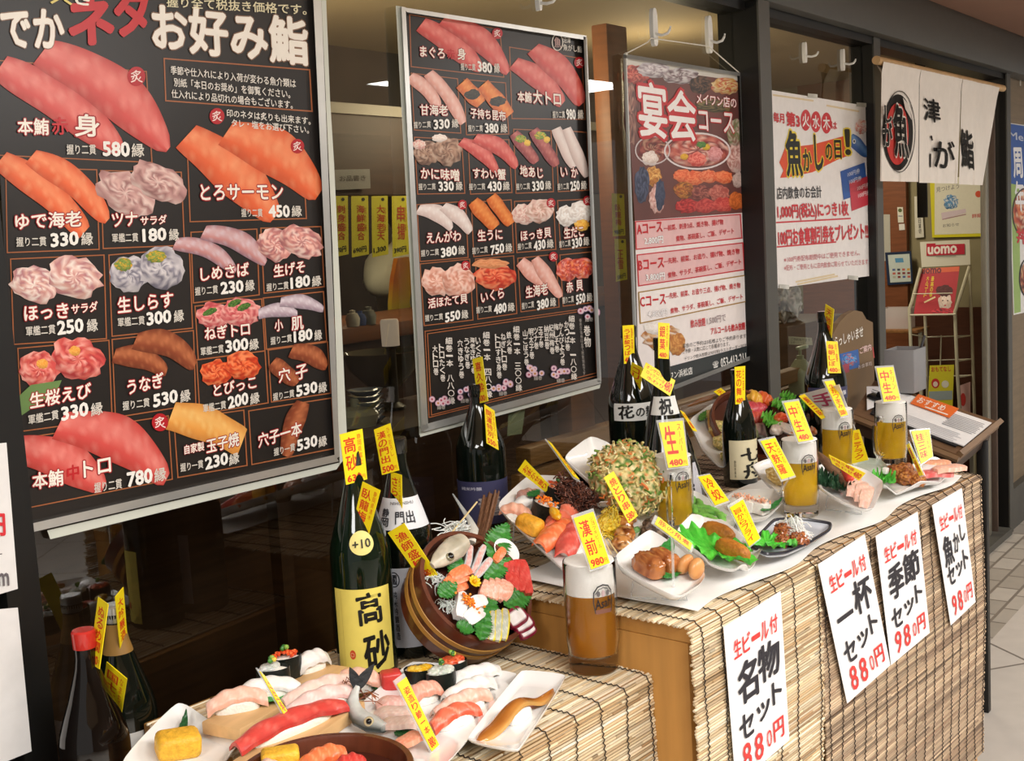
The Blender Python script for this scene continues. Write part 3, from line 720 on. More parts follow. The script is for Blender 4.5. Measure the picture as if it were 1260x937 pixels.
# --------------------------------------------------------------- party course poster
t = thing('menu_poster', 'red and white party course poster hanging by a cord from two hooks', 'poster', ony(848, 270, GY - .006))
P3 = Sheet(A1)
grid_bg(P3, [(770, 80), (911, 100), (913, 262), (781, 272)], lambda p, i: mixc('7d4a44', '5c3a36', .5 + .5 * n3(p, 9)), 16, 16)
grid_bg(P3, [(781, 272), (913, 262), (926, 426), (786, 470)], 'efe8e6', 6, 6)
grid_bg(P3, [(770, 70), (911, 92), (911, 100), (770, 80)], 'd8d4ca', 3, 2)
for i, (x, y, rx, ry, pal) in enumerate(((782, 92, 16, 12, ['b8443c', '8a3430', 'd87a66']), (805, 86, 20, 10, ['c8c0c4', '9a8a90', 'e2dcdc']), (838, 94, 22, 10, ['d8d4d4', 'b0a0a4', '6a5458']), (862, 105, 14, 11, ['4a3a34', '7a5a48', '2e2622']),
        (893, 106, 18, 10, ['e8d4a4', 'd8a860', 'c84a3a']), (776, 140, 8, 40, ['8a5a50', 'b88a78', '5a3a36']), (880, 130, 24, 8, ['5c5038', '8a7a50', '3e3a28']), (905, 165, 10, 18, ['7a8a5a', '9a6a5a', 'c8b8a8']),
        (805, 185, 20, 16, ['7a2c2c', '9c5044', '5a2622', 'b88a70']), (800, 195, 10, 9, ['f0e4dc', 'e0ccc0']), (858, 185, 40, 22, ['a84440', 'd88a7a', '7a2a2a', 'c86a58', 'e8c0b0']),
        (842, 193, 5, 4, ['e8b83c', 'd8a028']), (869, 181, 5, 4, ['e8c83c', 'd8a828']), (863, 178, 6, 4, ['4a7a3a', '6a9a4a']), (858, 196, 11, 9, ['d84a40', 'f08a7a']), (880, 190, 9, 9, ['e8a8a8', 'd88a8a']),
        (905, 195, 10, 18, ['d8a8a0', 'b87a70', 'e8ccc4']), (803, 217, 11, 12, ['c8843a', 'e8b86a', 'a8642a']), (790, 228, 9, 22, ['3e4660', '5a6078', '2e3448']), (808, 245, 9, 18, ['d8a8a0', 'e8ccc4', 'c08a80']),
        (812, 240, 6, 20, ['4a5068', '383e54']), (840, 216, 12, 8, ['e0623a', 'f08a5a']), (855, 219, 12, 9, ['e0623a', 'f08a5a']), (872, 217, 12, 8, ['e0623a', 'f0946a']), (890, 218, 12, 8, ['e0623a', 'f08a5a']),
        (842, 234, 13, 10, ['a85a30', 'c8863a', '7a4a28']), (864, 238, 13, 10, ['8a4a44', 'b06a5a', '6a3430']), (885, 238, 13, 10, ['a8524a', 'c87a6a']), (846, 254, 15, 9, ['b02c2c', 'd04a44', '8a2222']), (868, 254, 13, 9, ['a83434', 'c8524a']), (890, 252, 13, 9, ['b83c38', 'd06054']),
        (906, 248, 9, 11, ['d8743a', 'b85a2a']), (908, 222, 7, 10, ['d0b8b0', 'b89a90']))):
    P3.lump(x, y, rx, ry, pal, 1, seed=60 + i)
P3.ring(858, 186, 40, 22, 2, 'e4dcdc', 2, 40); P3.ring(803, 185, 21, 17, 1.6, 'd0c4c4', 2, 30)
P3.text('宴', (786, 133), (820, 138), 66, 'fbf6f4', .03, 4, 'c8242c', hw=.1); P3.text('会', (822, 140), (856, 144), 60, 'fbf6f4', .03, 4, 'c8242c', hw=.1)
P3.text('メイワン店の', (857, 121), (906, 127), 13, 'fbf0ee', .03, 4, 'c8242c', hw=.06); P3.text('コース', (860, 148), (903, 152), 24, 'fbf0ee', .03, 4, 'c8242c', hw=.06)
PK = 'e6bcbc'
for q, (cn, cx0, cx1, cy), (ra, rax0, rax1, ya, yb), (pr, px0, px1, py), (rb, rbx0, rbx1, yc, yd) in (
    ([(782, 273), (911, 264), (913, 293), (783, 307)], ('Aコース', 784, 815, 282), ('―前菜、刺身3点、焼き物、揚げ物', 817, 890, 281, 273), ('2,800円', 793, 816, 297), ('煮物、茶碗蒸し、ご飯、デザート', 832, 903, 294, 284)),
    ([(784, 314), (914, 299), (916, 332), (786, 352)], ('Bコース', 786, 817, 326), ('―先附、前菜、お造り、揚げ物、焼き物', 817, 910, 322, 309), ('3,800円', 795, 818, 342), ('煮物、サラダ、茶碗蒸し、ご飯、デザート', 822, 912, 339, 322)),
    ([(786, 360), (917, 339), (919, 371), (788, 398)], ('Cコース', 788, 819, 371), ('―先附、前菜、お造り三点、揚げ物、焼き物', 819, 911, 365, 351), ('4,800円', 797, 821, 387), ('煮物、サラダ、茶碗蒸し、ご飯、デザート', 825, 914, 383, 365))):
    P3.poly(q, PK if cn[0] != 'C' else 'f4eeec', 1); P3.line(q, 1.4, 'c8343c' if cn[0] != 'C' else 'a8843c', 2, True)
    P3.text(cn, (cx0, cy + 1), (cx1, cy - 3), 12, 'c8242c', .04); P3.text(ra, (rax0, ya), (rax1, yb), 7, 'c8343c', .03)
    P3.text(pr, (px0, py), (px1, py - 2), 9, 'fdfafa', .04, 4, '9a8a8a'); P3.text(rb, (rbx0, yc), (rbx1, yd), 7, 'c8343c', .03)
P3.text('飲み放題', (850, 399), (868, 396), 10, 'c8343c', .03); P3.text('1,500円で', (870, 396), (893, 391), 9, 'a8989a', .02)
P3.text('アルコールも飲み放題', (875, 408), (917, 401), 9, 'c8242c', .04)
for i, (tx, x0, x1, y0, y1) in enumerate((('宴会のご予約は3名様よりご予約承ります。', 840, 920, 426, 413), ('ご予算・人数に応じて各種承ります。', 840, 898, 433, 423), ('ドリンク飲み放題は90分制(ラストオーダー30分前)', 843, 923, 442, 424))):
    P3.text(tx, (x0, y0), (x1, y1), 5.5, '3a3434', .01)
P3.lump(815, 416, 24, 17, ['c88a4a', 'a86a38', 'd8b48a', 'e8dcd0'], 1, seed=99); P3.lump(806, 404, 14, 8, ['f4f0ec', 'e8e0d8'], 2, seed=98); P3.lump(833, 424, 10, 14, ['b8743a', 'd8a05a'], 2, seed=97)
P3.poly([(784, 462), (926, 424), (927, 438), (785, 492)], '34393a', 1)
P3.text('メイワン浜松店', (812, 466), (852, 456), 9, 'e8e8e4', .03); P3.text('☎', (877, 450), (884, 448), 8, 'e8e8e4', .02); P3.text('053-413-2111', (887, 447), (921, 439), 11, 'e8e8e4', .03)
attach(P3, 'printed_sheet', M_PRINT, t)
fr = MB(); bar(fr, [(767, 66), (913, 90), (913, 94), (767, 71)], .01); bar(fr, [(783, 492), (929, 436), (929, 441), (783, 498)], .01)
bar(fr, [(767, 67), (771, 68), (787, 496), (782, 497)], .01); bar(fr, [(910, 91), (914, 91), (929, 439), (925, 441)], .01)
attach(fr, 'frame', M_CHROME, t)
co = MB('e4e0d4')
for pts in ([(770, 66), (797, 52), (801, 47)], [(801, 47), (872, 57)], [(872, 57), (910, 90)]):
    co.tube([A1(p[0], p[1], .006) for p in pts], .0018, 6)
for p in ((770, 67), (910, 91)): co.ico(.006, 1, X=TR(*A1(p[0], p[1], .006)))
attach(co, 'hanging_cord', mat('white_cord', 'e4e0d4', rough=.7, noise=(90, .1)), t)

# --------------------------------------------------------------- special day poster
t = thing('notice_poster', 'white notice poster with orange brush band filling the narrow window', 'poster', ony(1012, 230, GY - .006))
P4 = Sheet(A1); RD = 'd0343c'
grid_bg(P4, [(949.5, 111), (1070, 131), (1076, 339), (957, 355)], 'efecea', 6, 6)
for x0, y0, x1, y1 in ((952, 117, 1000, 124), (1018, 130, 1056, 137), (982, 350, 1030, 340), (980, 347, 1026, 338)): P4.line([(x0, y0), (x1, y1)], 2.2, 'e2cfa8', 1)
P4.text('毎月', (952, 144), (965, 146), 12, RD, .04); P4.text('第3', (968, 146), (984, 149), 17, RD, .06)
for ch, x, y in (('火', 991.5, 148), ('水', 1004, 150), ('木', 1017, 151.5)):
    P4.oval(x, y, 6.2, 13, RD, 2); P4.text(ch, (x - 4.2, y), (x + 4.2, y), 16, 'f6f2f0', .03)
P4.text('は', (1023, 154), (1030, 155), 9, RD, .03)
P4.poly([(959, 200), (966, 182), (1000, 178), (1044, 166), (1048, 190), (1030, 197), (1000, 212), (972, 218), (960, 219), (964, 210)], 'e2532c', 2)
for ch, x, y, w, h in (('魚', 977, 189, 19, 54), ('か', 993.5, 197, 10, 26), ('し', 1007.5, 188, 10, 42), ('の', 1020, 187, 8, 19), ('日', 1031, 184, 8, 22), ('！', 1043, 175, 5, 30)):
    P4.text(ch, (x - w / 2, y), (x + w / 2, y), h, '14120e', .05, 4, 'f0d83a', hw=.07)
P4.slice((1046, 168), (1068, 192), 15, '2c6ab8', '9cc8f0', '1a3a78', seed=81, stripes=0, tip=.3); P4.oval(1051, 174, 2, 3, 'fafafa', 3); P4.oval(1051, 174, 1, 1.6, '101010', 4)
P4.lump(1060, 156, 8, 9, ['f0c8b8', 'e8dcd8', 'f4ecea', 'd86a5a'], 2, seed=82)
P4.poly([(1034, 211), (1064, 200), (1068, 236), (1038, 246)], '2c5ca8', 2); P4.poly([(1045, 225), (1073, 215), (1074, 250), (1048, 260)], 'c83a48', 3)
for x, y, cc in ((1048, 213, 'cfd8ee'), (1050, 222, 'cfd8ee'), (1060, 230, 'f4dcdc'), (1061, 239, 'f4dcdc')): P4.text('100円券', (x - 5, y + 2), (x + 10, y - 3), 6, cc, .02)
P4.text('店内飲食のお会計', (956, 238), (1011, 236), 15, '2a2628', .02)
P4.text('1,000円(税込)につき1枚', (957, 262), (1044, 258), 20, RD, .05); P4.line([(956, 274), (1046, 269)], 1.8, RD, 2)
P4.text('100円お食事割引券をプレゼント!!', (958, 293), (1068, 284), 20, RD, .05); P4.line([(957, 304), (1028, 298)], 1.8, RD, 2)
P4.text('※100円券配布期間中はご使用できません。', (965, 320), (1058, 311), 7, 'c8606a', .01); P4.text('※配布・ご使用ともに店内飲食に限らせていただきます。', (965, 330), (1070, 322), 7, 'c8606a', .01)
attach(P4, 'printed_sheet', M_PRINT, t)
# the poster is one taped sheet with four corner tapes
for x, y in ((1000, 118), (1060, 129), (1050, 342), (965, 353)):
    tp = MB('d8d8d0'); bar(tp, [(x - 6, y - 3), (x + 6, y - 2), (x + 6, y + 3), (x - 6, y + 2)], .0035, .002)
    attach(tp, 'tape', mat('clear_tape', 'dcdcd4', rough=.2, noise=(50, .05)), t)

# two sheets at the left edge of the picture
AL = wall_at(1.672)
def plain_sheet(name, label_, q, extra=None):
    s = Sheet(AL); grid_bg(s, q, 'e8e6e4', 4, 4); bar(s, q, -.0005, -.002, AL)
    if extra: extra(s)
    return tag(s.build(name, M_PRINT), label_, 'poster')
def ex(s):
    s.text('円', (-14, 646), (6, 646), 26, 'd8343c', .05); s.text('税', (-14, 712), (-2, 712), 16, '6a6468', .03); s.text('m', (-2, 714), (11, 713), 15, '6a6468', .03)
    s.line([(-12, 684), (2, 682)], 1.2, '6a6468', 2)
plain_sheet('notice_sheet', 'white paper with red mark, upper of the two cut off by the left edge', [(-22, 548), (8, 545), (22, 725), (-22, 738)], ex)
plain_sheet('notice_sheet', 'blank white sheet, lower of the two cut off by the left edge', [(-22, 752), (22, 748), (39, 925), (-22, 950)])

# --------------------------------------------------------------- white suction hooks
def hook(x, y, h, label_, rot=0, m=M_WHITEPL):
    """stick-on hook: rounded back plate, curved prong"""
    p = ony(x, y, GY - .004); sc = h / 45 * .10
    t = thing('stick_on_hook', label_, 'hook', p, 0, 'white stick-on hooks on the glass')
    b = MB(); pl = [(.16 * math.cos(a) , .5 * math.sin(a)) for a in [2 * math.pi * i / 24 for i in range(24)]]
    pl = [(-0 + .13 * (1 if c > 0 else -1) * abs(c / .16) ** .6, .5 * (1 if s_ > 0 else -1) * abs(s_ / .5) ** .8) for c, s_ in pl]
    b.prism([(q[0] * sc, q[1] * sc) for q in pl], 0, .012 * 1, X=RX(90))
    b.build('back_plate', m, t)
    k = MB(); k.tube([(-.0, -.012, -.18 * sc), (.02 * sc, -.03, -.24 * sc), (.08 * sc, -.045, -.2 * sc), (.12 * sc, -.05, -.1 * sc), (.13 * sc, -.052, -.02 * sc)], [.004, .004, .004, .0035, .003], 8)
    k.build('prong', m, t)
hook(802, 34, 47, 'left white hook holding the cord of the party course poster')
hook(870, 43, 50, 'right white hook holding the cord of the party course poster')
hook(988, 65, 32, 'left white hook near the top of the narrow window')
hook(1035, 74, 36, 'right white hook near the top of the narrow window')
hook(660, 0, 24, 'white hook above the middle sushi menu poster')
# ------------------------------------------------------------------ tables, reed blinds, paper signs
M_PANEL = mat('tan_board', 'b5813f', rough=.55, noise=(3, .12), stretch=(14, 14, 1))
UQ = Vector((1.645, .8975, ZU)); LQ = Vector((1.660, .982, ZL))
def tm(o, z=0):          # frame with x along the table front, y towards the glass
    return Matrix(((TD.x, TN.x, 0, o.x), (TD.y, TN.y, 0, o.y), (0, 0, 1, z), (0, 0, 0, 1)))
UL, UD = 1.295, .745; LL, LD = .60, .56
bt = .005                # blind thickness
def table(name, label_, q, x0, x1, dep, top):
    o = thing(name, label_, 'table', mw=tm(q))
    h = top - bt
    b = MB(); b.box((x1 - x0, dep, .03), ((x0 + x1) / 2, dep / 2 + .008, h - .015), .003); b.build('table_top', M_PANEL, o)
    for x in (x0 + .012, x1 - .012):
        e = MB(); e.box((.024, dep - .01, h - .03), (x, dep / 2 + .008, (h - .03) / 2), .002); e.build('side_panel', M_PANEL, o)
    e = MB(); e.box((x1 - x0 - .06, .012, h - .2), ((x0 + x1) / 2, .05, (h - .2) / 2 + .12), .002); e.build('front_panel', M_PANEL, o)
    return o
table('display_table', 'higher display table with tan board side, holding beer mugs and plates', UQ, .004, UL, UD, ZU)
table('display_table', 'lower display table at the left, holding the tub and sushi boards', LQ, -LL, -.006, LD, ZL)

REED = ['e6d2ae', 'dcc49c', 'd0b48a', 'eee0c2', 'c2a276', 'e2cca6', 'b29068', 'ebdab8', 'a0805c', 'f2e8d0']
M_REED = mat('reed', rough=.55, attr=True, noise=(60, .18), stretch=(1, 40, 40))
def reed_blind(label_, q, x0, x1, depth, drop, top, threads, seed, jag=.006, pal=REED):
    rnd = random.Random(seed)
    o = thing('reed_blind', label_, 'blind', mw=tm(q))
    R = .014; zt = top - .0028
    path = []            # (y, z) of reed centres, from the back over the edge and down
    st = .0050; y = depth
    while y > R: path.append((y, zt)); y -= st
    for k in range(1, 5):
        a = math.pi / 2 * k / 4.6
        path.append((R - R * math.sin(a) - .003, zt - R + R * math.cos(a)))
    z = zt - R
    while z > top - drop: path.append((-.0035 + .004 * math.sin(z * 9 + seed), z)); z -= st
    b = MB()
    for (py, pz) in path:
        c = C(rnd.choice(pal)); xs = x0 + rnd.uniform(-jag, jag * .3); xe = x1 + rnd.uniform(-jag * .3, jag)
        cuts = sorted([xs, xe] + [rnd.uniform(xs, xe) for _ in range(4)]); r0 = .0025
        for a, e in zip(cuts, cuts[1:]):
            if e - a < .004: continue
            v = rnd.uniform(.72, 1.15) * (.66 if rnd.random() < .08 else 1); c2 = tuple(min(1, q_ * v) for q_ in mixc(c, rnd.choice(pal), .5))
            r = r0 * rnd.uniform(.75, 1.1); j = rnd.uniform(-.0008, .0008)
            vs = []; n = 5
            for x in (a + .0004, e):
                for k in range(n): vs.append((x, py + j + r * math.cos(2 * math.pi * k / n), pz + r * math.sin(2 * math.pi * k / n)))
            b.add(vs, [(k, (k + 1) % n, n + (k + 1) % n, n + k) for k in range(n)] + [tuple(range(n)), tuple(range(2 * n - 1, n - 1, -1))], c2)
    b.build('reeds', M_REED, o, smooth=80)
    for x in threads:
        t_ = MB('2a2018'); pts = []
        for i, (py, pz) in enumerate(path):
            up = i < len(path) and pz > zt - .004
            off = .0034 + (.0012 if i % 2 else -.0004)
            xx = x + .0013 * (1 if i % 2 else -1) + .002 * math.sin(i * .21 + x * 40)
            pts.append((xx, py - (0 if up else off), pz + (off if up else 0)))
        t_.tube(pts, .0011, 5); t_.build('stitch_thread', M_THREAD, o)
    return o
rs = random.Random(8)
xm = (onpl(1006, 760, UQ, TN) - UQ).dot(TD)
reed_blind('pale reed blind covering the near half of the higher table', UQ, -.012, xm, UD - .01, .66, ZU, [.015 + .062 * k for k in range(6)] + [xm - .014], 3)
reed_blind('browner reed blind covering the far half of the higher table', UQ, xm + .006, UL + .002, UD - .01, .70, ZU, [xm + .02 + .052 * k for k in range(16) if xm + .02 + .052 * k < UL - .02] + [UL - .01], 4,
           pal=['c8ac8a', 'b89c7e', 'a2866c', 'd2ba9a', '90765f', 'bfa688', '7d6752', 'ccb496'])
reed_blind('reed blind covering the lower table under the sushi boards', LQ, -LL, -.008, LD - .01, .55, ZL, [-.02 - .066 * k for k in range(9)], 5)

# white cloth of paper along the front of the higher table
cb = MB('f4f3f1')
s0 = .05
def cloth(u, v):
    x = .045 + (UL - .11) * u; y = .018 + .012 * math.sin(u * 19) * (1 - v) + v * .40
    return (x, y, .0072 + .0008 * math.sin(u * 40 + v * 9) + .0006 * math.sin(v * 17 + u * 5))
cb.slab(cloth, 60, 14, .0012)
o = cb.build('table_paper', M_PAPER, smooth=60); o.matrix_world = tm(UQ, ZU)
tag(o, 'white sheet of paper spread under plates on the higher table', 'paper')

# handwritten paper signs pinned on the blind
PN = UQ - TN * .0150
def hand_sign(label_, q, big, price_):
    at = lambda px, py, L=0.0: onpl(px, py, PN, TN) - TN * (L + .001)
    s = Sheet(at); (tl, tr, br, bl) = q
    ctr = at(sum(p[0] for p in q) / 4, sum(p[1] for p in q) / 4)
    grid_bg(s, q, 'f3f1f0', 4, 8)
    n = 4; vs = [at(p[0], p[1], -.0008) for p in q]; fr_ = [at(p[0], p[1], .0) for p in q]
    s.add(vs + fr_, [(3, 2, 1, 0)] + [(i, (i + 1) % 4, 4 + (i + 1) % 4, 4 + i) for i in range(4)], 'e6e4e2')
    def P(u, v):
        a = (tl[0] + (tr[0] - tl[0]) * u, tl[1] + (tr[1] - tl[1]) * u); b = (bl[0] + (br[0] - bl[0]) * u, bl[1] + (br[1] - bl[1]) * u)
        return (a[0] + (b[0] - a[0]) * v, a[1] + (b[1] - a[1]) * v)
    def tx(ch, u0, u1, v0, v1, col, bold): s.quadtext(ch, P(u0, v0), P(u1, v0), P(u1, v1), P(u0, v1), col, bold)
    for i, ch in enumerate('生ビール付'):
        u = .13 + .16 * i
        if ch == 'ー': tx(ch, u, u + .14, .17, .195, 'd93a36', .035)
        else: tx(ch, u, u + .13, .12, .235, 'd93a36', .035)
    INK = '26232a'
    if len(big) == 2:
        if big[0] == '一': tx('一', .13, .47, .43, .455, INK, .02)
        else: tx(big[0], .16, .50, .29, .54, INK, .045)
        tx(big[1], .53, .90, .27, .50, INK, .045)
        tx('ト', .74, .90, .55, .69, INK, .04); tx('セ', .13, .38, .61, .76, INK, .04); tx('ッ', .45, .68, .62, .73, INK, .04)
    else:
        tx('魚', .12, .44, .30, .54, INK, .045); tx('か', .48, .68, .32, .48, INK, .04); tx('し', .74, .90, .28, .42, INK, .04)
        tx('ト', .74, .90, .50, .66, INK, .04); tx('セ', .13, .38, .55, .70, INK, .04); tx('ッ', .45, .68, .57, .68, INK, .04)
    tx(price_[0], .15, .30, .79, .955, 'd93a36', .02); tx(price_[1], .37, .52, .79, .955, 'd93a36', .02); tx('0', .59, .68, .82, .93, 'd93a36', .012); tx('円', .72, .90, .80, .93, 'd93a36', .035)
    o = s.build('paper_sign', M_PAPERSIGN)
    o.data.transform(Matrix.Translation(-ctr)); o.location = ctr
    return tag(o, label_, 'sign')
M_PAPERSIGN = mat('sign_paper', rough=.65, attr=True, noise=(15, .03))
hand_sign('white handwritten sign reading 名物セット 880円, nearest of the four', [(889.7, 772), (959.8, 727.8), (970.7, 911), (905, 968)], '名物', '88')
hand_sign('white handwritten sign reading 一杯セット 880円, left of the middle pair', [(1006, 695), (1063.4, 658), (1095, 819), (1042, 866)], '一杯', '88')
hand_sign('white handwritten sign reading 季節セット 980円, right of the middle pair', [(1077, 660), (1128.6, 630), (1143.5, 779), (1096, 819)], '季節', '98')
hand_sign('white handwritten sign reading 魚がしセット 980円, farthest of the four', [(1146.5, 622), (1183, 601), (1200, 741), (1169.5, 770)], '魚がし', '98')
# ------------------------------------------------------------------ kit for dishes, bottles, food and price cards
class Deck:
    """a level or tilted surface; points on it are found from where they stand in the picture"""
    def __init__(s, px, py, z, tilt=0, yaw=0):
        t = math.radians(tilt); a = math.radians(yaw)
        d = -(TN * math.cos(a) + TD * math.sin(a))
        s.N = (Vector((0, 0, 1)) * math.cos(t) + d * math.sin(t)).normalized()
        s.P = onz(px, py, z)
    def plane(s, P, N):
        s.P = Vector(P); s.N = Vector(N).normalized(); return s
    def at(s, px, py, lift=0): return onpl(px, py, s.P + s.N * lift, s.N)
    def M(s, p, q=None, lift=0):
        """frame standing on the deck at p with x towards q"""
        o = s.at(p[0], p[1], lift)
        x = (s.at(q[0], q[1], lift) - o) if q else (TD - s.N * TD.dot(s.N))
        x.normalize(); y = s.N.cross(x)
        return Matrix(((x.x, y.x, s.N.x, o.x), (x.y, y.y, s.N.y, o.y), (x.z, y.z, s.N.z, o.z), (0, 0, 0, 1)))
    def span(s, p, q, lift=0):
        """frame at the middle of p-q with x along it, and its length"""
        a, b = s.at(p[0], p[1], lift), s.at(q[0], q[1], lift); m = s.M(p, q, lift); m.translation = (a + b) / 2
        return m, (b - a).length
    def sub(s, lift):
        d = Deck.__new__(Deck); d.P = s.P + s.N * lift; d.N = s.N; return d

def put(b, name, m, mw, label_, cat, group=None, smooth=50):
    o = b.build(name, m, smooth=smooth); o.matrix_world = mw
    return tag(o, label_, cat, group)

def chaikin(pts, n=2, k=.25):
    for _ in range(n):
        out = []
        for i in range(len(pts)):
            a, b = pts[i], pts[(i + 1) % len(pts)]
            out += [((1 - k) * a[0] + k * b[0], (1 - k) * a[1] + k * b[1]), (k * a[0] + (1 - k) * b[0], k * a[1] + (1 - k) * b[1])]
        pts = out
    return pts

def plate(deck, poly, label_, rim=.014, th=.0045, flat=.72, m=None, name='plate', rnd=1, lift=0, cat='plate', edge=None, wave=0):
    m = m or M_CERAM
    W = [deck.at(p[0], p[1], lift + rim * .8) for p in poly]
    ctr = sum(W, Vector()) / len(W); mw = deck.M(proj(ctr), None, 0)
    inv = mw.inverted(); L = [inv @ w for w in W]; L = [(p.x, p.y) for p in L]
    L = chaikin(L, 1, .12 if rnd else .06); L = chaikin(L, 2)
    n = len(L); R = [0, .3, .55, flat - .04, flat, flat + (1 - flat) * .35, flat + (1 - flat) * .7, .97, 1.0]
    def z(s_): return th + (0 if s_ <= flat else rim * ((s_ - flat) / (1 - flat)) ** 1.6)
    vs = []; fs = []; cs = []
    rings = [(r, z(r)) for r in R[1:]] + [(1.0 + .0, z(1) - th * .4), (.97, z(.97) - th), (flat + (1 - flat) * .5, z(flat + (1 - flat) * .5) - th), (flat * .95, 0.0), (flat * .8, 0.0), (flat * .76, .0015)]
    vs.append((0, 0, th))
    for r, zz in rings:
        for i, p in enumerate(L): vs.append((p[0] * r, p[1] * r, max(0, zz + wave * math.sin(i * 6.283 * 5 / n) * max(0, r - flat))))
    for i in range(n): fs.append((0, 1 + i, 1 + (i + 1) % n))
    for k in range(len(rings) - 1):
        a = 1 + k * n; b = a + n
        for i in range(n): fs.append((a + i, b + i, b + (i + 1) % n, a + (i + 1) % n))
    e = 1 + (len(rings) - 1) * n; fs.append(tuple(e + i for i in range(n - 1, -1, -1)))
    b = MB(); b.add(vs, fs)
    o = b.build(name, m, smooth=55); o.matrix_world = mw
    if edge:
        t_ = thing(name, label_, cat, mw=mw); o.name = 'dish'; o.parent = t_; o.matrix_world = mw
        o.matrix_parent_inverse = Matrix.Identity(4); o.matrix_basis = ID
        g = MB(); g.tube([(p[0] * .99, p[1] * .99, z(1)) for p in L], .0032, 6, closed=True); g.build('rim', edge, t_)
        return t_
    return tag(o, label_, cat)

M_WIRE = mat('clear_plastic', 'eef2f2', rough=.05, spec=.6, alpha=.35)
def clear_stand(deck, p, q, label_):
    """bent clear strips under a raised dish: two feet down to the table"""
    t_ = None
    a, b = deck.at(*p), deck.at(*q)
    t_ = thing('clear_stand', label_, 'stand', ((a + b) / 2).xy.to_3d() + Vector((0, 0, ZU + .009)))
    o = t_.location
    for w in (a, b):
        f = Vector((w.x, w.y, ZU + .009)); s_ = MB()
        d = (o - f); d.z = 0
        s_.tube([w - Vector((0, 0, .003)) - o + d * .2, (w + f) / 2 - o + d * .1, f - o, f + d * .9 - o], .002, 6)
        s_.build('leg', M_WIRE, t_)
    bar_ = MB(); bar_.tube([a - Vector((0, 0, .003)) - o, b - Vector((0, 0, .003)) - o], .002, 6); bar_.build('cross_bar', M_WIRE, t_)

# ---- food
def fpill(L, W, H, pw=.75):
    def d(c):
        f = lambda v: math.copysign(abs(v) ** pw, v)
        return Vector((f(c.x) * L / 2, f(c.y) * W / 2, max(-.2, f(c.z)) * H * .83 + H * .17))
    return d
def pill(b, L, W, H, col, X=None, sub=3, jit=0, pw=.75, seed=0):
    m = bmesh.new(); bmesh.ops.create_icosphere(m, subdivisions=sub, radius=1); f = fpill(L, W, H, pw)
    for v in m.verts:
        n = n3(v.co, 5, seed) * jit
        v.co = f(v.co) * (1 + n)
    return b.bm(m, col, None, X)
def pal_fn(pal, sc, seed=0):
    pl = [C(p) for p in pal]
    def f(p, i):
        t = (n3(p, sc, seed) * .9 + .5) * len(pl); return pl[int(max(0, min(len(pl) - 1, t)))]
    return f
def strip(b, L, W, H, cols, stripes=6, seed=0, th=.006, over=1.1, droop=.5, ang=.5, wav=.0012, X=None):
    base, light, dark = cols
    nu, nv = 26, 10
    def fn(u, v):
        a = u * 2 - 1; c = v * 2 - 1
        wf = (1 - .28 * abs(a) ** 3)
        z = H * (1 - droop * abs(a) ** 2.6) + .0035 - H * .42 * c * c + wav * math.sin(u * 21 + seed + c * 2)
        return (L / 2 * a * over, W / 2 * c * wf * 1.04 + .004 * math.sin(a * 2 + seed), max(z, th + .0008))
    w = nv + 1
    def cf(p, i):
        i = i % ((nu + 1) * w); u = (i // w) / nu; v = (i % w) / nv * 2 - 1
        c = mixc(base, light, max(0, .6 + .4 * n3((u * 4, v * 2, seed), 1.5)) * .35)
        if stripes and (u * stripes + v * ang) % 1 < .22: c = mixc(c, light, .6)
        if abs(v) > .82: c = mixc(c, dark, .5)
        return c
    return b.slab(fn, nu, nv, th, cf, X=X)
def nigiri(deck, p, q, W, H, cols, label_, name='nigiri_sushi', stripes=6, seed=0, group=None, lift=0, rice=True, th=.006):
    mw, L = deck.span(p, q, lift)
    t_ = thing(name, label_, 'sushi', mw=mw, group=group)
    if rice:
        r = MB('f3efe6'); pill(r, L * .84, W * .90, H * .80, 'f3efe6', jit=.04, seed=seed); r.build('rice', M_RICE, t_)
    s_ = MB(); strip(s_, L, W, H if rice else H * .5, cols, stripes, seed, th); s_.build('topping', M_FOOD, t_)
    return t_
M_RICE = mat('rice', 'f3efe6', rough=.45, noise=(120, .06), bump=(260, .6), sss=.1)
M_NORI = mat('nori', '141a16', rough=.35, noise=(80, .3), bump=(200, .4))
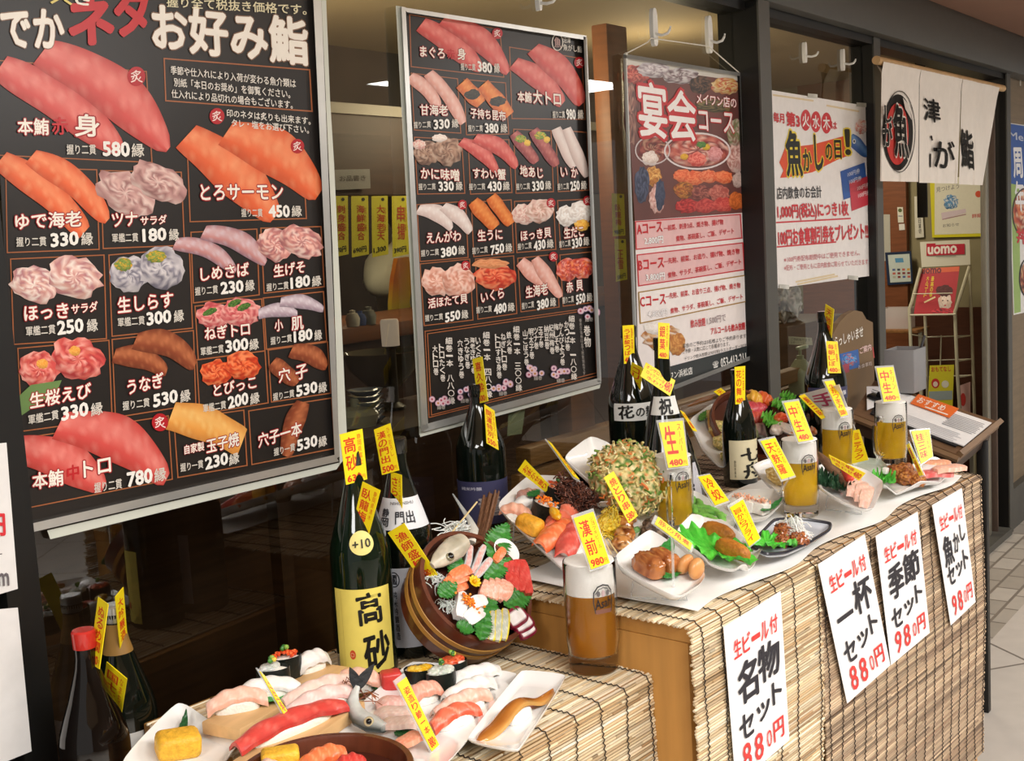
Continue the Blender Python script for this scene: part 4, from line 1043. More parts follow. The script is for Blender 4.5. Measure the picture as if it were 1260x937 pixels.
def gunkan(deck, p, r, H, pal, label_, kind='roe', seed=0, green=False, sq=1.5, q=None):
    mw = deck.M(p, q); t_ = thing('gunkan_sushi', label_, 'sushi', mw=mw)
    n = MB(); n.lathe([(r * .93, H * .8), (r, H * .97), (r * 1.02, H), (r * 1.03, H * .5), (r * 1.01, .0004), (r * .9, .0)], 30, X=SCL(sq, 1, 1)); n.build('seaweed_band', M_NORI, t_)
    c = MB('f3efe6'); c.lathe([(r * .94, .002), (r * .94, H * .86), (r * .6, H * .95), (0, H * .96)], 24, X=SCL(sq, 1, 1)); c.build('rice', M_RICE, t_)
    rnd = random.Random(seed); g = MB()
    if kind == 'roe':
        for i in range(46):
            a = rnd.uniform(0, 6.28); d = r * .85 * math.sqrt(rnd.random()); k = rnd.uniform(.0022, .0034)
            g.ico(k, 1, col=rnd.choice(pal), X=TR(d * math.cos(a) * sq, d * math.sin(a), H * .97 + .006 * (1 - (d / r) ** 2) + rnd.uniform(0, .002)))
        o = g.build('topping', M_GLOSS, t_); o['kind'] = 'stuff'
    else:
        for i in range(5):
            a = rnd.uniform(0, 6.28); d = r * .45
            g.ico(r * .55, 3, lambda v: Vector((1, 1, .55)).length * 0 + 1 + .25 * n3(v, 3, seed + i), pal_fn(pal, 160, seed), X=TR(d * math.cos(a) * sq, d * math.sin(a), H) @ SCL(1.2, 1, .6))
        g.build('topping', M_FOOD, t_)
    if green:
        k = MB()
        for i in range(4): k.ico(.004, 2, lambda v: 1 + .3 * n3(v, 3, i), ['4a8a34', 'e0c84a', '2e6a2a', '8ab04a'][i], X=TR(rnd.uniform(-.004, .004), rnd.uniform(-.004, .004), H + .012 + i * .001))
        k.build('garnish', M_LEAF, t_)
    return t_
def leaf(deck, p, q, W, label_, cols=('256c28', '448f36', '184c1e'), lift=0, curl=.3, name='shiso_leaf', teeth=14, seed=0, cat='leaf', bend=.25):
    mw, L = deck.span(p, q, lift); b = MB()
    nu, nv = 28, 8
    def fn(u, v):
        a = u; c = v * 2 - 1
        w = W / 2 * (math.sin(math.pi * min(1, a * .96 + .03)) ** .7) * (1 - .25 * a) * 1.15
        w *= 1 + (.20 if teeth else 0) * (1 if int(a * teeth * 2) % 2 else -1)
        return (L * (a - .5), c * w, .003 + curl * abs(c) * w * .6 + bend * L * (a - .5) ** 2 * 1.0 + .0012 * math.sin(a * 30 + c * 3 + seed))
    def cf(p_, i):
        i = i % ((nu + 1) * (nv + 1)); v = (i % (nv + 1)) / nv * 2 - 1; u = (i // (nv + 1)) / nu
        c = mixc(cols[0], cols[1], .5 + .5 * n3((u * 6, v * 4, seed), 1))
        if abs(v) < .1: c = mixc(c, cols[1], .7)
        if (u * 9 + abs(v) * 2) % 1 < .15: c = mixc(c, cols[2], .5)
        return c
    b.slab(fn, nu, nv, .0012, cf)
    return put(b, name, M_LEAF, mw, label_, cat)
def lettuce(deck, p, rx, ry, label_, q=None, lift=.002, seed=0, amp=.010, cols=('4cb23a', '8ad458', '2f8c2a')):
    mw = deck.M(p, q, lift); b = MB(); nu, nv = 12, 150
    def fn(u, v):
        a = v * 2 * math.pi; r = u * (1 + .10 * math.sin(a * 5 + seed) + .05 * math.sin(a * 13) + .035 * math.sin(a * 31))
        z = .004 + amp * u ** 2 * (.9 + .55 * math.sin(a * 11 + seed + u * 4) + .5 * math.sin(a * 23 + seed * 2 + u * 3) + .5 * n3((math.cos(a) * 3, math.sin(a) * 3, u * 2), 1, seed)) * .6 + amp * .5 * abs(n3((math.cos(a) * u * 4, math.sin(a) * u * 4, seed), 1.5)) + amp * .3 * u
        return (rx * r * math.cos(a), ry * r * math.sin(a), max(.001 + u * .001, z))
    w = nv
    def cf(p_, i):
        u = (i // w) / nu; c = mixc(cols[0], cols[1], .5 + .6 * n3(p_, 90, seed)); return mixc(c, cols[1], .4 * u)
    b.grid(fn, nu, nv, cf, cv=True)
    return put(b, 'lettuce_leaf', M_LEAF, mw, label_, 'lettuce')
def fry(b, r, pal, seed=0, X=None, amp=.22, sc=2.2, sub=4, sq=(1, 1, 1), csc=3.0):
    m = bmesh.new(); bmesh.ops.create_icosphere(m, subdivisions=sub, radius=1); pl = [C(p) for p in pal]; cols = []
    for v in m.verts:
        n = n3(v.co, sc, seed) * amp + n3(v.co, sc * 2.7, seed) * amp * .5 + n3(v.co, sc * 6, seed) * amp * .22
        t = (n3(v.co, csc * 1.7, seed + 9) + n3(v.co, csc * 4, seed + 3) * .6) * .75 + .5
        cols.append(pl[int(max(0, min(len(pl) - .01, t * len(pl))))])
        v.co = Vector((v.co.x * sq[0], v.co.y * sq[1], v.co.z * sq[2])) * (1 + n) * r
    return b.bm(m, lambda p_, i: cols[i], None, X)
def slab_slice(deck, p, q, W, T, cols, label_, name='sashimi_slice', stripes=5, seed=0, lift=.002, rimc=None, group=None, bend=0, tiltx=0, cat='sashimi', over=1.0):
    mw, L = deck.span(p, q, lift); b = MB(); nu, nv = 18, 8; base, light, dark = cols
    def fn(u, v):
        a = u * 2 - 1; c = v * 2 - 1
        w = (1 - .35 * abs(a) ** 4)
        return (L / 2 * a, W / 2 * c * w, T + bend * (1 - a * a) + .0012 * math.sin(u * 9 + seed) - .0015 * c * c)
    def cf(p_, i):
        i = i % ((nu + 1) * (nv + 1)); u = (i // (nv + 1)) / nu; v = (i % (nv + 1)) / nv * 2 - 1
        c = mixc(base, light, .3 + .4 * n3((u * 3, v * 2, seed), 2))
        if stripes and (u * stripes + v * .6) % 1 < .2: c = mixc(c, light, .6)
        if rimc and (abs(v) > .74 or ((u < .06 or u > .94) and W > .025)): c = C(rimc)
        return c
    b.slab(fn, nu, nv, T, cf, X=RX(tiltx))
    return put(b, name, M_FOOD, mw, label_, cat, group)
def strands(deck, p, q, W, H, n, col, label_, name='shredded_daikon', seed=0, r=.0009, cat='garnish', m=None, lift=.001):
    mw, L = deck.span(p, q, lift); b = MB(); rnd = random.Random(seed); col = col if isinstance(col, list) else [col]
    for i in range(n):
        x, y = rnd.gauss(0, .22) * L, rnd.gauss(0, .22) * W; a = rnd.uniform(0, 6.28); l = rnd.uniform(.25, .6) * L; h = H * max(.12, 1 - (2 * x / L) ** 2 - (2 * y / W) ** 2)
        z0 = rnd.uniform(.1, 1) * h; k = rnd.uniform(-1, 1)
        b.tube([(x + math.cos(a + k * t * .9) * l * (t - .5), y + math.sin(a + k * t * .9) * l * (t - .5) * W / L, max(.001, z0 + .25 * h * math.sin(t * 5 + i) - h * .4 * (2 * t - 1) ** 2)) for t in (0, .25, .5, .75, 1)], r, 5, rnd.choice(col))
    o = put(b, name, m or M_FOOD, mw, label_, cat); o['kind'] = 'stuff'; return o

# ---- bottles and mugs
M_BOTTLE = mat('dark_bottle_glass', '0c120d', rough=.06, spec=.6, coat=.4, noise=(10, .1))
M_BOTTLEB = mat('brown_bottle_glass', '0f0906', rough=.06, spec=.6, coat=.4, noise=(10, .1))
M_LABEL = mat('bottle_label', rough=.5, attr=True, noise=(40, .04))
BIG = [(0, 0), (.048, 0), (.0515, .004), (.052, .012), (.052, .205), (.0515, .215), (.0485, .232), (.041, .256), (.032, .282), (.0235, .310), (.018, .330), (.0158, .345), (.0155, .366), (.0172, .3665), (.0174, .374), (.0145, .3745), (0, .3745)]
SMALL = [(0, 0), (.036, 0), (.0385, .003), (.039, .010), (.039, .125), (.0375, .142), (.033, .163), (.026, .186), (.0185, .208), (.0145, .222), (.0132, .235), (.0130, .258), (.0148, .2585), (.0148, .268), (.012, .2685), (0, .2685)]
def bottle(pos, label_, prof=BIG, glass=None, cap='1a1a18', capm=None, capr=.0176, caph=.018, scale=1.0, name='sake_bottle'):
    t_ = thing(name, label_, 'bottle', pos)
    b = MB(); b.lathe([(r * scale, z * scale) for r, z in prof], 40); b.build('glass', glass or M_BOTTLE, t_, 35)
    top = prof[-1][1] * scale
    if cap:
        c = MB(cap); k = capr * scale
        c.lathe([(k * .98, top - .014), (k, top - .013), (k * 1.02, top + caph * .6), (k * .9, top + caph * .75), (0, top + caph * .75)], 28); c.build('cap', capm or M_GLOSS, t_, 35)
    t_['top'] = top; return t_
def label_on(t_, prof, z0, z1, a_mid, a_span, paint, bg='efe7d6', name='label', scale=1.0, lift=.0006):
    """curved label: paint(sheet) draws in u(0..1),v(0..1 from the top)"""
    def rad(z):
        for (r0, h0), (r1, h1) in zip(prof, prof[1:]):
            if h0 * scale <= z <= h1 * scale and h1 > h0: return (r0 + (r1 - r0) * (z / scale - h0) / (h1 - h0)) * scale
        return prof[4][0] * scale
    def at(u, v, L=0):
        a = math.radians(a_mid + (u - .5) * a_span); z = z1 + (z0 - z1) * v; r = rad(z) + lift + L * .6
        return Vector((r * math.cos(a), r * math.sin(a), z))
    s = Sheet(at)
    grid_bg(s, [(0, 0), (1, 0), (1, 1), (0, 1)], bg, 24, 8)
    if paint: paint(s)
    return s.build(name, M_LABEL, t_)
def face(pos):           # heading from a thing to the viewer
    return math.degrees(math.atan2(-pos[1], -pos[0]))
def uvt(s, ch, u0, u1, v0, v1, col, bold=.03): s.quadtext(ch, (u0, v0), (u1, v0), (u1, v1), (u0, v1), col, bold)

def glassy(name, col, rough, ior, dens=None):
    m = mat(name, col, rough=rough, trans=1, ior=ior, spec=.5); return m
M_GLASSW = glassy('mug_glass', 'ffffff', .01, 1.22)
M_BEER = mat('lager', 'f8ca2e', rough=.05, trans=.55, ior=1.12, noise=(30, .12))
M_BEERD = mat('amber_lager', 'd8922e', rough=.05, trans=.55, ior=1.12, noise=(22, .12))
M_FOAM = mat('beer_foam', 'fdfbf5', rough=.7, noise=(90, .02), bump=(300, .2))
def mug(pos, label_, k=1.0, handle=None, beer=None, gold=False):
    """straight glass beer mug, thick base, foam head, printed badge, side handle"""
    t_ = thing('beer_mug', label_, 'beer mug', pos)
    R, H = .039 * k, .163 * k
    g = MB(); g.lathe([(0, 0), (R * .88, 0), (R * .93, .003 * k), (R * .95, .02 * k), (R * .94, .03 * k), (R, .045 * k), (R, H - .004 * k), (R * .985, H), (R * .955, H - .003 * k), (R * .93, .12 * k), (R * .93, .046 * k), (R * .86, .024 * k), (0, .022 * k)], 40)
    gl = g.build('glass', M_GLASSW, t_, 30)
    if handle is not None:
        a = math.radians(handle); c, s_ = math.cos(a), math.sin(a)
        h = MB(); P = [(R * .97, .125), (R * 1.35, .129), (R * 1.68, .112), (R * 1.74, .08), (R * 1.62, .048), (R * 1.3, .034), (R * .97, .040)]
        pts = [(r * c, r * s_, z * k) for r, z in P]
        h.tube(pts, [.007 * k, .0065 * k, .0062 * k, .006 * k, .0062 * k, .0065 * k, .007 * k], 10, flat=1.3); h.build('handle', M_GLASSW, gl)
    b = MB(); b.lathe([(0, .0245 * k), (R * .85, .0265 * k), (R * .915, .048 * k), (R * .915, H * .715), (0, H * .715)], 40); b.build('beer', beer or M_BEER, t_, 30)
    f = MB(); f.lathe([(0, H * .716), (R * .918, H * .716), (R * .935, H * .8), (R * .95, H - .003 * k), (R * .93, H + .001 * k), (R * .6, H + .004 * k), (0, H + .005 * k)], 40); f.build('foam', M_FOAM, t_, 30)
    am = face(pos) + 28
    def at(u, v, L=0):
        a = math.radians(am + (u - .5) * 50); z = H * (.83 - .26 * v); r = R * 1.004 + L * .5
        return Vector((r * math.cos(a), r * math.sin(a), z))
    s = Sheet(at); ink = '3c3a3a'
    s.line([(.12, .95), (.05, .6), (.08, .25), (.25, .06), (.5, .0), (.75, .06), (.92, .25), (.95, .6), (.88, .95)], .045, ink, 1)
    s.line([(.15, .3), (.3, .15), (.5, .1), (.7, .15), (.85, .3)], .025, ink, 1)
    s.oval(.28, .3, .08, .1, '6a6666', 1, 14); s.oval(.72, .3, .08, .1, '6a6666', 1, 14); s.oval(.5, .3, .08, .12, 'b8a0a0', 1, 14)
    s.quadtext('Asahi', (.12, .5), (.92, .42), (.92, .72), (.12, .84), '1c1a1a', .03)
    if k > 1.05: s.poly([(.1, .86), (.9, .86), (.85, 1.0), (.15, 1.0)], '8a5a4a', 1)
    s.build('printed_badge', M_LABEL, gl)
    return t_

# ---- price cards
YEL, RED = 'fbe21c', 'd8361e'
M_TAG = mat('price_card', rough=.38, attr=True, noise=(50, .03))
def solve_plane(quad, P, asp):
    """orientation of a flat rectangular card standing at P whose corners show at quad"""
    best = None; ctr = (sum(q[0] for q in quad) / 4, sum(q[1] for q in quad) / 4)
    P0 = EYEV + ray(*ctr) * ((Vector(P) - EYEV).length / ray(*ctr).length)
    view = (EYEV - P0).normalized()
    for az in range(-75, 76, 5):
        for el in range(-60, 61, 6):
            r = view.cross(Vector((0, 0, 1))).normalized(); u = r.cross(view)
            N = (view * math.cos(math.radians(az)) * math.cos(math.radians(el)) + r * math.sin(math.radians(az)) * math.cos(math.radians(el)) + u * math.sin(math.radians(el))).normalized()
            if N.dot(view) < .3: continue
            w = [onpl(q[0], q[1], P0, N) for q in quad]
            t = w[1] - w[0]; b = w[2] - w[3]; l = w[3] - w[0]; rr_ = w[2] - w[1]
            sk = abs(t.normalized().dot(l.normalized())) + abs(b.normalized().dot(rr_.normalized()))
            pa = abs(t.length - b.length) / (t.length + b.length) + abs(l.length - rr_.length) / (l.length + rr_.length)
            a = ((l.length + rr_.length) / (t.length + b.length)) / asp
            cost = sk * 1.0 + pa * 1.2 + .35 * abs(math.log(a)) + .25 * (1 - N.dot(view)) ** 2
            if best is None or cost < best[0]: best = (cost, N)
    return P0, best[1]
def price_card(quad, P, label_, main, cost='', side='', holder=False, asp=2.4, name='price_card', bg=YEL, cc=RED, land=False):
    P0, N = solve_plane(quad, P, 1 / asp if land else asp)
    at = lambda px, py, L=0.0: onpl(px, py, P0, N) + N * (L * .4)
    s = Sheet(at); (tl, tr, br, bl) = quad
    def Q(u, v):
        a = (tl[0] + (tr[0] - tl[0]) * u, tl[1] + (tr[1] - tl[1]) * u); b = (bl[0] + (br[0] - bl[0]) * u, bl[1] + (br[1] - bl[1]) * u)
        return (a[0] + (b[0] - a[0]) * v, a[1] + (b[1] - a[1]) * v)
    f = [onpl(p[0], p[1], P0, N) for p in quad]; bk = [p - N * .0012 for p in f]
    s.add(f + bk, [(0, 1, 2, 3), (7, 6, 5, 4)] + [(i, 4 + i, 4 + (i + 1) % 4, (i + 1) % 4) for i in range(4)], bg)
    def box(ch, u0, u1, v0, v1, col, bold): s.quadtext(ch, Q(u0, v0), Q(u1, v0), Q(u1, v1), Q(u0, v1), col, bold, 1)
    if land:
        ln = main.split('/')
        for i, l in enumerate(ln): box(l, .06 + .06 * i, .72 if cost else .94, .1 + .85 * i / len(ln), .1 + .85 * (i + .8) / len(ln), cc, .02)
        if cost: box(cost, .74, .96, .3, .85, cc, .05)
    else:
        n = len(main); v0, v1 = .10, (.80 if cost else .94)
        bm_ = .03; u0, u1 = (.12, .62) if side else (.2, .8)
        for i, ch in enumerate(main):
            a = v0 + (v1 - v0) * i / n; b_ = v0 + (v1 - v0) * (i + .86) / n
            if ch in 'ーー': box('｜', (u0 + u1) / 2 - .04, (u0 + u1) / 2 + .04, a, b_, cc, .0)
            elif ch == '一': box(ch, u0, u1, a + (b_ - a) * .42, a + (b_ - a) * .58, cc, .0)
            else: box(ch, u0, u1, a, b_, cc, .028)
        for i, ch in enumerate(side): box('｜' if ch == 'ー' else ch, .79 if ch == 'ー' else .72, .81 if ch == 'ー' else .88, .07 + .62 * i / len(side), .07 + .62 * (i + .85) / len(side), cc, .01)
        if cost: box(cost, .1, .74, .84, .965, cc, .06); box('円', .78, .92, .88, .96, cc, .01)
    ctr = sum(f, Vector()) / 4
    if not holder:
        o = s.build(name, M_TAG, smooth=0); o.data.transform(Matrix.Translation(-ctr)); o.location = ctr
        return tag(o, label_, 'price card')
    t_ = thing(name, label_, 'price card', ctr)
    s.v = [p - ctr for p in s.v]; s.build('card', M_TAG, t_, 0)
    h = MB(); e = .0022
    ext = [f[0] + (f[0] - f[3]) * .06 + (f[0] - f[1]) * .07, f[1] + (f[1] - f[2]) * .06 + (f[1] - f[0]) * .07, f[2] + (f[2] - f[1]) * .04 + (f[2] - f[3]) * .07, f[3] + (f[3] - f[0]) * .04 + (f[3] - f[2]) * .07]
    fr_ = [p - ctr - N * .0018 for p in ext]; bk = [p - N * e for p in fr_]
    h.add(fr_ + bk, [(0, 1, 2, 3), (7, 6, 5, 4)] + [(i, 4 + i, 4 + (i + 1) % 4, (i + 1) % 4) for i in range(4)]); h.build('acrylic_backing', M_WIRE, t_, 0)
    if isinstance(holder, Vector):       # clear foot down to what carries it
        foot = Vector(holder) - ctr; k = MB(); mid = (fr_[2] + fr_[3]) / 2
        k.tube([(fr_[0] + fr_[1]) / 2, mid, foot], .0022, 6); k.build('foot', M_WIRE, t_)
    return t_
# ------------------------------------------------------------------ lower table
DL = Deck(600, 880, ZL + .001)
def neck(b, z, off=.024):          # a point just in front of a bottle at height z
    p = Vector(b.location); d = (EYEV - p); d.z = 0; d.normalize()
    return p + d * off + Vector((0, 0, z))
def at_top(px, py, zbase, h):      # foot of an upright thing whose top shows at this pixel
    p = onz(px, py, zbase + h); return Vector((p.x, p.y, zbase))

# bottles at the far left
ZS = .785
def at_dist(px, py, d, z):
    r = ray(px, py); h = math.hypot(r.x, r.y); return Vector((r.x / h * d, r.y / h * d, z))
t = thing('display_table', 'lowest dark display step under the two bottles at the left', 'table', (.70, 1.40, 0))
b = MB(); b.box((.60, .56, .03), (0, 0, ZS - .016), .003); b.build('table_top', M_WOODD, t)
for x in (-.28, .28): b = MB(); b.box((.03, .54, ZS - .03), (x, 0, (ZS - .03) / 2)); b.build('side_panel', M_WOODD, t)
pr = at_dist(102, 773, 1.87, ZS)
BR = bottle(pr, 'dark sake bottle with red cap at the lower left, price cards on its neck', cap='c8322a', glass=M_BOTTLEB)
def lab_red(s):
    s.poly([(.05, .03), (.95, .03), (.95, .05), (.05, .05)], 'b8862e', 1); s.ring(.66, .13, .07, .08, .015, '7a2420', 1); s.oval(.66, .13, .05, .055, '8a2a26', 1); uvt(s, '新', .4, .55, .2, .8, '3a2418')
label_on(BR, BIG, .03, .185, face(pr) - 6, 150, lab_red, 'c79a45')
ps = at_dist(140, 749, 1.985, ZS)
BS = bottle(ps, 'dark sake bottle with silver cap behind the red-capped one', cap='c9c9c4', capm=M_CHROME, capr=.0172)
label_on(BS, BIG, .310, .358, face(ps), 300, None, '9a7438', 'neck_foil')
def lab_w(s):
    s.ring(.42, .45, .12, .2, .03, '22201e', 1); s.oval(.42, .45, .06, .1, '55504c', 1); uvt(s, '久', .58, .78, .25, .7, '1c1a18', .05); uvt(s, '保', .8, .96, .3, .8, '1c1a18', .04)
label_on(BS, BIG, .05, .19, face(ps) - 34, 130, lab_w, 'e9e9e6')
price_card([(120.5, 735), (133, 744), (122, 824), (110, 816)], neck(BR, .33), 'narrow yellow price card standing beside the red bottle cap', 'ぬるめ燗', '480', asp=2.6)
price_card([(142, 735), (152, 723), (158, 798), (149, 810)], neck(BS, .35, .03), 'yellow price card on the neck of the silver-capped bottle', '大吟醸酒', '580', asp=2.6)
price_card([(131, 815), (156, 836), (146, 899), (122, 879)], neck(BS, .25, .09), 'yellow price card stuck between red-capped and silver-capped bottles', '国士無双', '480', 'なまちょ')

# tall bottles in front of the middle poster
pg = onz(455, 838, ZL) + Vector((.037, .037, 0)); pg.z = ZL
BG = bottle(pg, 'tall dark green sake bottle with big yellow label', cap='1d2a1c', glass=mat('green_bottle_glass', '0a1a0d', rough=.06, spec=.6, coat=.4, noise=(10, .1)))
def lab_y(s):
    s.quadtext('高', (.42, .06), (.80, .04), (.82, .40), (.44, .42), '14140e', .045); s.quadtext('砂', (.48, .56), (.90, .5), (.92, .93), (.5, .96), '14140e', .045)
    s.oval(.3, .77, .05, .055, 'd8542c', 1); s.text('○', (.27, .77), (.33, .77), .05, 'f0c89a', .0); s.line([(.15, .02), (.15, .98)], .004, 'c8b458', 1)
label_on(BG, BIG, .012, .158, face(pg) - 4, 118, lab_y, 'f0dd6c')
def lab_10(s): s.quadtext('+10', (.18, .36), (.82, .30), (.82, .62), (.18, .70), '2a2818', .04)
o = MB()
def rl(z): 
    for (r0, h0), (r1, h1) in zip(BIG, BIG[1:]):
        if h0 <= z <= h1 and h1 > h0: return r0 + (r1 - r0) * (z - h0) / (h1 - h0)
am = math.radians(face(pg) + 4); zc = .236; s = Sheet(lambda u, v, L=0: Vector(((rl(zc - v * .02) + .0012 + L * .6) * math.cos(am + u * .42), (rl(zc - v * .02) + .0012 + L * .6) * math.sin(am + u * .42), zc - v * .02)))
N_ = 28; rg = [s.at(0, 0, .001)]
for k in range(1, 6):
    for i in range(N_): rg.append(s.at(k / 5 * math.cos(6.2832 * i / N_), k / 5 * math.sin(6.2832 * i / N_), .001))
s.add(rg, [(0, 1 + i, 1 + (i + 1) % N_) for i in range(N_)] + [(1 + k * N_ + i, 1 + (k + 1) * N_ + i, 1 + (k + 1) * N_ + (i + 1) % N_, 1 + k * N_ + (i + 1) % N_) for k in range(4) for i in range(N_)], 'f0e08a')
s.quadtext('+10', (-.72, -.25), (.7, -.37), (.7, .33), (-.72, .45), '2a2818', .03, 7); s.build('round_label', M_LABEL, BG)
p2 = onz(508, 812, ZL) + Vector((.037, .037, 0)); p2.z = ZL
B2 = bottle(p2, 'tall dark sake bottle with pale grey label behind the green bottle', cap='1a1a18')
def lab_g(s):
    s.ring(.33, .14, .07, .09, .014, '2a2a32', 1); uvt(s, '國', .29, .37, .08, .2, '2a2a32', .03); s.vtext('純米吟醸酒造', .33, .28, .34, .9, .06, '3a3a44', .02)
    uvt(s, '門', .62, .86, .40, .64, '16161c', .05); uvt(s, '出', .62, .86, .68, .93, '16161c', .05)
label_on(B2, BIG, .022, .165, face(p2) + 2, 150, lab_g, 'ccd0da')
def lab_n(s): s.vtext('静岡', .22, .3, .22, .9, .14, '2a2a32', .03); uvt(s, '門出', .4, .7, .4, .8, '2a2a32', .03); s.text('NIHONSHU', (.3, .15), (.75, .15), .1, '5a5a62', .01)
label_on(B2, BIG, .232, .285, face(p2), 150, lab_n, 'e4e6ea', 'neck_label')
n1 = neck(BG, .35); n2 = neck(B2, .35)
price_card([(418, 535), (446, 528), (452, 590), (426, 597)], n1, 'yellow price card reading 高砂 630 on the green bottle', '高砂', '630', '静岡県富士', asp=2.0)
price_card([(446, 593), (468, 604), (453, 661), (433, 651)], neck(BG, .29, .04), 'tilted yellow price card reading 臥龍梅 780 on the green bottle', '臥龍梅', '780', '静岡県清水')
price_card([(460, 529), (480, 521), (491, 579), (470, 585)], n2, 'yellow price card reading 漢の門出 500 on the grey-labelled bottle', '漢の門出', '500', 'ひやおろし')
price_card([(481, 581), (494, 585), (495, 638), (481, 633)], neck(B2, .30, .03), 'narrow yellow price card above the neck label of the grey-labelled bottle', 'さらに', '430', 'ようこそ', asp=3)

# tilted tub of sashimi
TBN = Vector((-.1, -.75, .65)).normalized(); TR_, TH_ = .107, .085
rimc = onz(586, 722, ZL + TBN.z * TH_ + TR_ * math.sqrt(1 - TBN.z ** 2) + .002)
tx_ = (TD - TBN * TD.dot(TBN)).normalized(); ty_ = TBN.cross(tx_)
def basis(o, N, x):
    y = N.cross(x); return Matrix(((x.x, y.x, N.x, o.x), (x.y, y.y, N.y, o.y), (x.z, y.z, N.z, o.z), (0, 0, 0, 1)))
M_TUB = mat('cedar_tub', '5e2e1b', rough=.35, noise=(5, .3), stretch=(10, 10, 1), coat=.3)
M_HOOP = mat('brass_hoop', 'b8863e', rough=.4, noise=(30, .1))
def tub(mw, R, H, label_, inner='4a241a', lid=.02, hoops=(.28, .45), fill=None):
    """round wooden tub, rim in the plane z=0 of mw"""
    t_ = thing('wooden_tub', label_, 'tub', mw=mw)
    b = MB(); b.lathe([(0, -H), (R * .95, -H), (R, -H * .5), (R * 1.03, 0), (R * 1.02, .003), (R * .95, .003), (R * .94, 0), (R * .9, -lid - .012), (0, -lid - .012)], 56); b.build('staves', M_TUB, t_, 30)
    for h in hoops:
        r = R * (1.03 - .07 * h); k = MB(); k.lathe([(r, -H * h - .006), (r + .0022, -H * h - .005), (r + .0022, -H * h + .004), (r, -H * h + .005)], 56); k.build('hoop', M_HOOP, t_)
    f = MB(); f.lathe([(R * .9, -lid - .002), (R * .5, -lid), (0, -lid)], 40); f.build('inner_floor', fill or mat('tub_lacquer', inner, rough=.3, noise=(6, .15)), t_)
    return t_
mwT = basis(rimc, TBN, tx_)
tub(mwT, TR_, TH_, 'tilted brown wooden tub with brass hoops filled with sashimi', lid=.018, hoops=(.34, .62))
# wooden rest under the tub
b = MB(); b.prism([(-.05, 0), (.05, 0), (.05, .02), (-.05, .06)], -.06, .06, X=RX(90)); 
bk = rimc - TBN * TH_ * 1.0; 
DT = Deck.__new__(Deck).plane(rimc - TBN * .018, TBN)
SAL = ('ec6a34', 'f8a878', 'd24e22'); RTUN = ('c42824', 'e2685c', '981a1c'); EBI = ('ee9472', 'fbd8c8', 'd86a48'); KOH = ('a8b0a0', 'e6e2d0', '4a5450'); SQD = ('f0ece8', 'fbf9f6', 'd8d2cc'); PNK = ('e8a89a', 'f8dcd4', 'c87a70')
gt = 'sashimi in the tilted tub'
# bed of shredded daikon and leaves first
for i, (p, q, w) in enumerate((((524, 712), (552, 724), .035), ((540, 742), (564, 756), .03), ((575, 762), (612, 770), .03), ((600, 700), (630, 715), .03))):
    strands(DT, p, q, w, .018, 60, ['f4f4ee', 'e8ece6', 'dfe6dc'], ['white shredded daikon at the left rim of the tilted tub', 'white shredded daikon under the squid in the tilted tub', 'white shredded daikon at the front of the tilted tub', 'white shredded daikon beside the shell in the tilted tub'][i], seed=i)
strands(DT, (540, 655), (580, 655), .04, .03, 80, ['f4f4ee', 'e8ece6'], 'white shredded daikon heaped above the fish head in the tub', seed=9)
for i, (p, q, w, l) in enumerate((((560, 722), (562, 684), .034, 'leaf behind the salmon slices'), ((600, 690), (622, 648), .045, 'large leaf at the top right of the tub'), ((594, 716), (626, 690), .030, 'leaf in the middle, left of the red tuna'), ((596, 772), (606, 735), .03, 'leaf below the prawn slices'), ((618, 748), (652, 730), .036, 'leaf above the octopus'), ((588, 790), (598, 752), .03, 'leaf left of the silver fish'), ((560, 770), (582, 778), .025, 'leaf at the front rim'), ((538, 735), (560, 720), .028, 'leaf under the salmon'))):
    leaf(DT, p, q, w, 'green serrated %s of the tilted tub' % l if 'tub' not in l else 'green serrated ' + l, lift=.012 + .002 * i, seed=i)
# fish head and tail on a skewer
hd, L_ = DT.span((528, 700), (570, 668), .02)
t = thing('sashimi_fish', 'pale fish head with dark eye at the left of the tilted tub', 'fish', mw=hd)
b = MB()
for_pts = [(-.045, 0, .004), (-.03, 0, .008), (-.01, 0, .012), (.015, 0, .014), (.04, 0, .012)]
b.tube(for_pts, [.006, .014, .019, .021, .016], 20, lambda p, i: mixc('dcd2bc', '8a8470', max(0, min(1, (p[2] - .01) * 30 + .4 * n3(p, 60)))), flat=.8); b.build('head', M_FOOD, t)
for zz in (1,):
    e = MB(); e.ico(.009, 3, col='8a8468', X=TR(-.016, -.007, .021) @ SCL(1, 1, .5)); e.ico(.0062, 2, col='0c0c0c', X=TR(-.016, -.008, .024) @ SCL(1, 1, .5)); e.build('eye', M_GLOSS, t)
pts = [DT.at(578, 668, .01), DT.at(583, 652, .012), DT.at(578, 640, .012), DT.at(568, 625, .012), DT.at(557, 608, .01)]
b = MB(); o_ = pts[0]; b.tube([p - o_ for p in pts], [.011, .009, .006, .004, .0015], 10, lambda p, i: mixc('dcd8cc', '6a7478', i / 50), flat=.6)
tl_ = b.build('thin_fish', M_FOOD); tl_.location = o_; tag(tl_, 'thin grey fish tail rising from the back of the tilted tub', 'fish tail')
pts = [DT.at(546, 668, .012), DT.at(587, 618, .03)]; b = MB(); b.tube([p - pts[0] for p in pts], .0016, 6); o = b.build('bamboo_skewer', mat('bamboo', 'dcc48c', rough=.5, noise=(40, .12))); o.location = pts[0]; tag(o, 'thin bamboo skewer at the back of the tilted tub', 'skewer')
